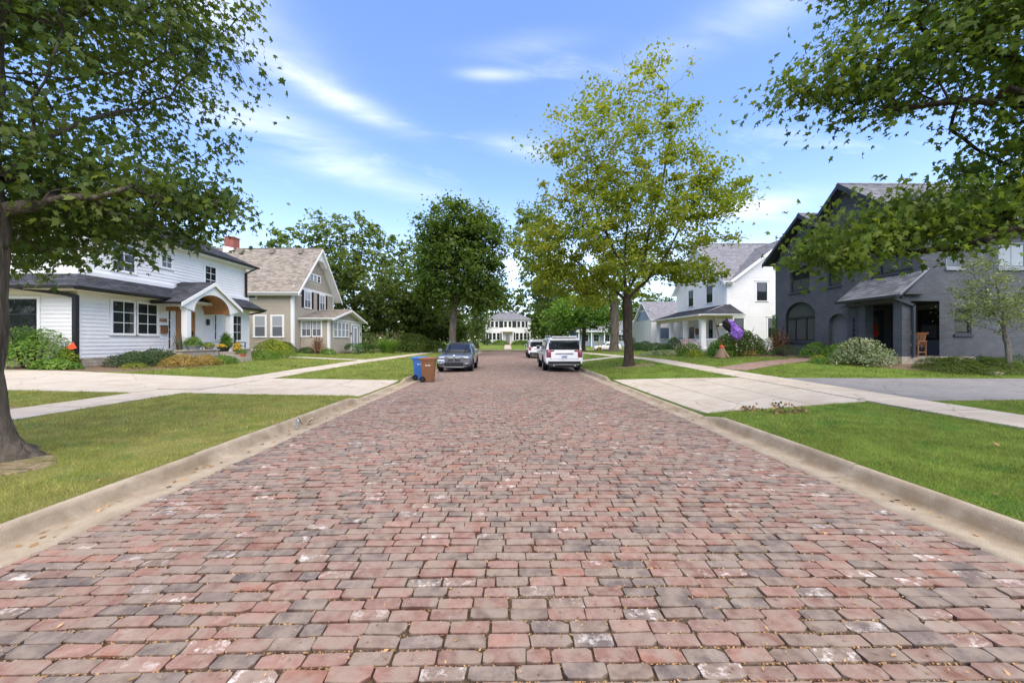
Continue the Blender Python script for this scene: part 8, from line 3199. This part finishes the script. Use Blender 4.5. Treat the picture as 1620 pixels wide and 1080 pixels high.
# brown sling chair on the left porch
def sling_chair():
    R = thing("porch_chair", "brown leaning chair on the white house porch between the columns", "chair", (-16.9, 20.75, 1.0), math.radians(60))
    m = M['chair_wood']
    mb = MB()
    for i in range(7):
        x = -.28 + i * .082
        MB().prism([(x, -.30, .36), (x + .07, -.30, .36), (x + .055, .34, .24), (x + .012, .34, .24)], (0, 0, .025)).build("seat_slat", m, R, local=True)
        MB().prism([(x, .30, .26), (x + .07, .30, .26), (x + .06, .62, 1.0 - abs(i - 3) * .025), (x + .01, .62, 1.0 - abs(i - 3) * .025)], (0, .03, 0)).build("back_slat", m, R, local=True)
    for x in (-.30, .27):
        MB().tube([(x, -.34, 0), (x, -.28, .38), (x, .34, .22), (x, .62, 0)], .02, 6).build("leg", M['black_metal'], R, local=True)
        MB().tube([(x, .3, .25), (x, .63, .95)], .016, 6).build("back_frame", M['black_metal'], R, local=True)


sling_chair()
garden_chair("dark armchair near the middle of the white porch on the right", (17.2, 37.6, .98), math.radians(-60), M['black_metal'], .62)
garden_chair("dark wide chair beside the second porch column on the right", (17.0, 36.0, .98), math.radians(-90), M['black_metal'], .7)
bench = garden_chair("dark chair at the right end of the stone porch wall on the left", (-17.0, 24.3, .92), math.radians(80), M['black_metal'], .55)


def pot(label, x, y, z, r, hgt, pm, plant_m, n, leaf, ph, seed, flowers=None, shape='oval'):
    R = thing("flower_pot", label, "flower pot", (x, y, z))
    MB().lathe((x, y, z), [(r * .7, 0), (r * .95, hgt * .8), (r * 1.06, hgt * .85), (r * 1.06, hgt), (r * .92, hgt), (r * .9, hgt * .88)], 22).build("pot", M[pm], R, smooth=False)
    rng = np.random.default_rng(seed)
    d = rng.normal(0, 1, (n, 3))
    d /= np.linalg.norm(d, axis=1, keepdims=True)
    d[:, 2] = np.abs(d[:, 2])
    C = d * (1 - .4 * rng.random((n, 1))) * np.array([r * 1.35, r * 1.35, ph]) + np.array([x, y, z + hgt])
    V, (L, S) = leaf_field(C, leaf * rng.uniform(.7, 1.3, n), shape, d + np.array([0, 0, .4]), .5, .3)
    np_mesh("foliage", V, L, S, M[plant_m], R)
    if flowers:
        k = 170
        d = rng.normal(0, 1, (k, 3))
        d[:, 2] = np.abs(d[:, 2]) + .3
        d /= np.linalg.norm(d, axis=1, keepdims=True)
        V, (L, S) = leaf_field(d * np.array([r * 1.4, r * 1.4, ph * 1.03]) + np.array([x, y, z + hgt]), .055, 'clump', d, .4, .2)
        np_mesh("blossom", V, L, S, M[flowers], R)


pot("grey bowl with arching fern on the stone porch wall", -16.25, 19.95, 1.19, .32, .22, 'grey_pot', 'lf_fresh', 420, .26, .48, 1, None, 'strap')
pot("low lime plant in a bowl beside the fern on the porch wall", -16.2, 20.9, 1.19, .22, .14, 'grey_pot', 'lf_lime', 300, .10, .28, 2)
pot("black planter with tall spiky green plant beside the porch steps", -16.75, 22.95, 1.0, .24, .34, 'black_plastic', 'lf_fresh', 520, .42, .85, 3, None, 'strap')
pot("black pot of yellow flowers at the top of the porch steps", -16.5, 22.2, 1.0, .2, .28, 'black_plastic', 'lf_fresh', 200, .08, .18, 4, 'flower_yellow')
pot("pot of golden flowers on the upper step", -16.15, 23.0, .86, .19, .22, 'black_plastic', 'lf_fresh', 200, .07, .26, 5, 'flower_yellow')
pot("terracotta pot of round green mum on the lower step", -15.72, 22.75, .69, .24, .22, 'terracotta', 'lf_fresh', 420, .07, .26, 6)
pot("pot of yellow flowers behind the golden ones by the right pier", -16.5, 23.45, 1.0, .2, .3, 'black_plastic', 'lf_lime', 240, .08, .26, 7, 'flower_yellow')


# ------------------------------------------------------------------ street furniture and small things
def stop_sign():
    x, y = -6.15, 58.0
    z0 = h(x, y)
    R = thing("road_sign", "back of an eight sided road sign on a post beside the round tree", "sign", (x, y, z0))
    MB().tube([(x, y, z0 - .05), (x, y, z0 + 3.5)], .035, 8).build("post", M['grey_metal'], R)
    P = [(x + .39 * math.cos(math.radians(22.5 + 45 * i)), y - .05, z0 + 3.05 + .39 * math.sin(math.radians(22.5 + 45 * i))) for i in range(8)]
    MB().prism(P, (0, .012, 0)).build("sign_plate", M['grey_metal'], R)
    MB().box(x - .2, x + .2, y - .05, y - .038, z0 + 2.1, z0 + 2.6).build("lower_plate", M['grey_metal'], R)


stop_sign()


def thin_pole():
    x, y = -9.0, 55.0
    z0 = h(x, y)
    R = thing("street_pole", "thin dark pole standing before the shady trees on the left", "pole", (x, y, z0))
    MB().tube([(x, y, z0 - .1), (x, y, z0 + .9), (x, y, z0 + 6.3)], [.09, .06, .045], 10).build("shaft", M['bark_dark'], R)
    MB().lathe((x, y, z0), [(.14, 0), (.14, .12), (.08, .2)], 12).build("base", M['black_metal'], R)


thin_pole()
for i, (x, y) in enumerate(((14.3, 58.4), (14.75, 58.6))):
    z0 = h(x, y)
    R = thing("yellow_post", ("yellow post left of its twin near the far white car", "yellow post right of its twin near the far white car")[i], "post", (x, y, z0), 0, "yellow posts near the far white car")
    MB().tube([(x, y, z0), (x, y, z0 + 1.45)], .07, 10).build("shaft", M['yellow'], R)
    MB().lathe((x, y, z0 + 1.45), [(.08, 0), (.08, .06), (.03, .1)], 10).build("cap", M['yellow'], R)

# orange flag and splash boot at the foot of the big black downspout
fx, fy = -17.93, 15.95
fz = h(fx, fy)
R = thing("marker_flag", "small orange flag stuck beside the black downspout", "flag", (fx, fy, fz))
MB().tube([(fx, fy, fz - .05), (fx + .02, fy, fz + 1.12)], .006, 5).build("wire", M['grey_metal'], R)
MB().prism([(fx + .02, fy, fz + 1.1), (fx - .24, fy - .02, fz + .86), (fx - .02, fy - .05, fz + .78), (fx + .17, fy, fz + .84)], (0, .008, 0)).build("flag", M['orange'], R)
R = thing("drain_boot", "orange plastic drain fitting on the ground under the black downspout", "drain fitting", (-17.95, 15.75, h(-17.95, 15.75)))
z0 = h(-17.95, 15.75)
MB().lathe((-17.95, 15.78, z0), [(.20, -.02), (.22, .06), (.15, .12), (.10, .20)], 14).build("boot", M['orange'], R)
MB().tube([(-17.95, 15.78, z0 + .05), (-17.6, 15.6, z0 + .04)], .08, 10).build("outlet", M['orange'], R)


def withered_branch(label, x, y, rz, L, seed, n=46):
    z0 = h(x, y) + .02
    R = thing("withered_branch", label, "branch", (x, y, z0), 0, "withered branches on the right lawn")
    rng = np.random.default_rng(seed)
    mb = MB()
    d = Vector((math.cos(rz), math.sin(rz), 0))
    s = Vector((-d.y, d.x, 0))
    C = []
    for k in range(4):
        p = Vector((x, y, z0)) + d * (L * .2 * k)
        q = p + d * (L * .35) + s * rng.uniform(-.25, .25) + Vector((0, 0, rng.uniform(.01, .08)))
        mb.tube([p, (p + q) / 2 + Vector((0, 0, .03)), q], [.008, .006, .003], 5)
        for i in range(n // 4):
            t = rng.uniform(.2, 1.15)
            c = p.lerp(q, t)
            C.append((c.x + rng.normal(0, .05), c.y + rng.normal(0, .05), max(c.z + rng.normal(.01, .03), z0)))
    mb.build("twig", M['bark_grey'], R, fix=False)
    C = np.array(C)
    V, (Lp, S) = leaf_field(C, .075, 'maple', np.tile([0, 0, .5], (len(C), 1)), .8, .6)
    np_mesh("dry_leaves", V, Lp, S, M['leaf_litter'], R, kind="stuff")


withered_branch("curled reddish brown leafy branch at the near corner of the driveway grass", 5.1, 8.05, .5, .42, 1, 46)
withered_branch("pale brown twiggy branch lying right of the reddish one", 5.75, 7.62, .2, .5, 2, 26)
withered_branch("thin tan twig with few leaves between the two bigger branches", 5.35, 7.75, -.3, .45, 3, 24)
withered_branch("small upright brown leaf tuft beside the driveway edge", 5.95, 8.12, .9, .25, 4, 20)

# litter in the left gutter: a can and a pale crumpled scrap
x, y = -4.02, 7.35
R = thing("drink_can", "small blue grey can lying against the left kerb", "can", (x, y, float(road_z(x)) + .03))
MB().tube([(x, y, -.035), (x + .012, y + .02, .10)], [.034, .034], 14).build("can_body", M['grey_metal'], R, "blue grey can body")
MB().tube([(x + .012, y + .02, .1), (x + .013, y + .0215, .107)], [.03, .026], 14).build("can_top", M['steel'], R)
x, y = -4.0, 7.8
R = thing("paper_scrap", "pale crumpled scrap standing against the left kerb beyond the can", "litter", (x, y, -.05))
rng_ = np.random.default_rng(3)
V, F = [], []
for i in range(6):
    for j in range(6):
        V.append((x + .02 * i - .05 + rng_.normal(0, .012), y + .02 * j - .05 + rng_.normal(0, .012), -.05 + .022 * i + rng_.normal(0, .012)))
for i in range(5):
    for j in range(5):
        F.append((i * 6 + j, i * 6 + j + 1, (i + 1) * 6 + j + 1, (i + 1) * 6 + j))
MB().add(V, F).build("scrap", M['walk'], R, fix=False)

# ivy climbing the far corner of the dark house
rng_ = np.random.default_rng(6)
n = 420
zz = .7 + 2.6 * rng_.random(n) ** 1.3
C = np.stack([16.96 - rng_.random(n) * .12, 23.72 + rng_.normal(0, .10, n), zz], -1)
R = thing("climbing_vine", "green vine climbing the corner where the dark house meets the white one", "vine", (16.95, 23.75, .75))
V, (L, S) = leaf_field(C, .09, 'maple', np.tile([-1, -.2, .3], (n, 1)), .4, .3)
np_mesh("foliage", V, L, S, M['lf_fresh'], R)
MB().tube([(16.95, 23.74, .7), (16.94, 23.70, 1.8), (16.95, 23.76, 3.2)], [.015, .01, .004], 6).build("stem", M['bark_dark'], R)
# stone at the birch foot
x, y = 17.35, 13.2
z0 = h(x, y)
R = thing("flat_stone", "flat pale stone at the foot of the birch", "stone", (x, y, z0))
V, F = [], []
k = 14
for zz, rr in ((-.03, 1.0), (.05, 1.0), (.10, .8), (.12, .4)):
    for j in range(k):
        a = 2 * math.pi * j / k
        q = rr * (1 + .12 * math.sin(3 * a + 1) + .06 * math.sin(5 * a))
        V.append((x + .30 * q * math.cos(a), y + .18 * q * math.sin(a), z0 + zz))
for i in range(3):
    for j in range(k):
        F.append((i * k + j, i * k + (j + 1) % k, (i + 1) * k + (j + 1) % k, (i + 1) * k + j))
F.append(tuple(3 * k + j for j in range(k)))
MB().add(V, F).build("stone", M['stone'], R)
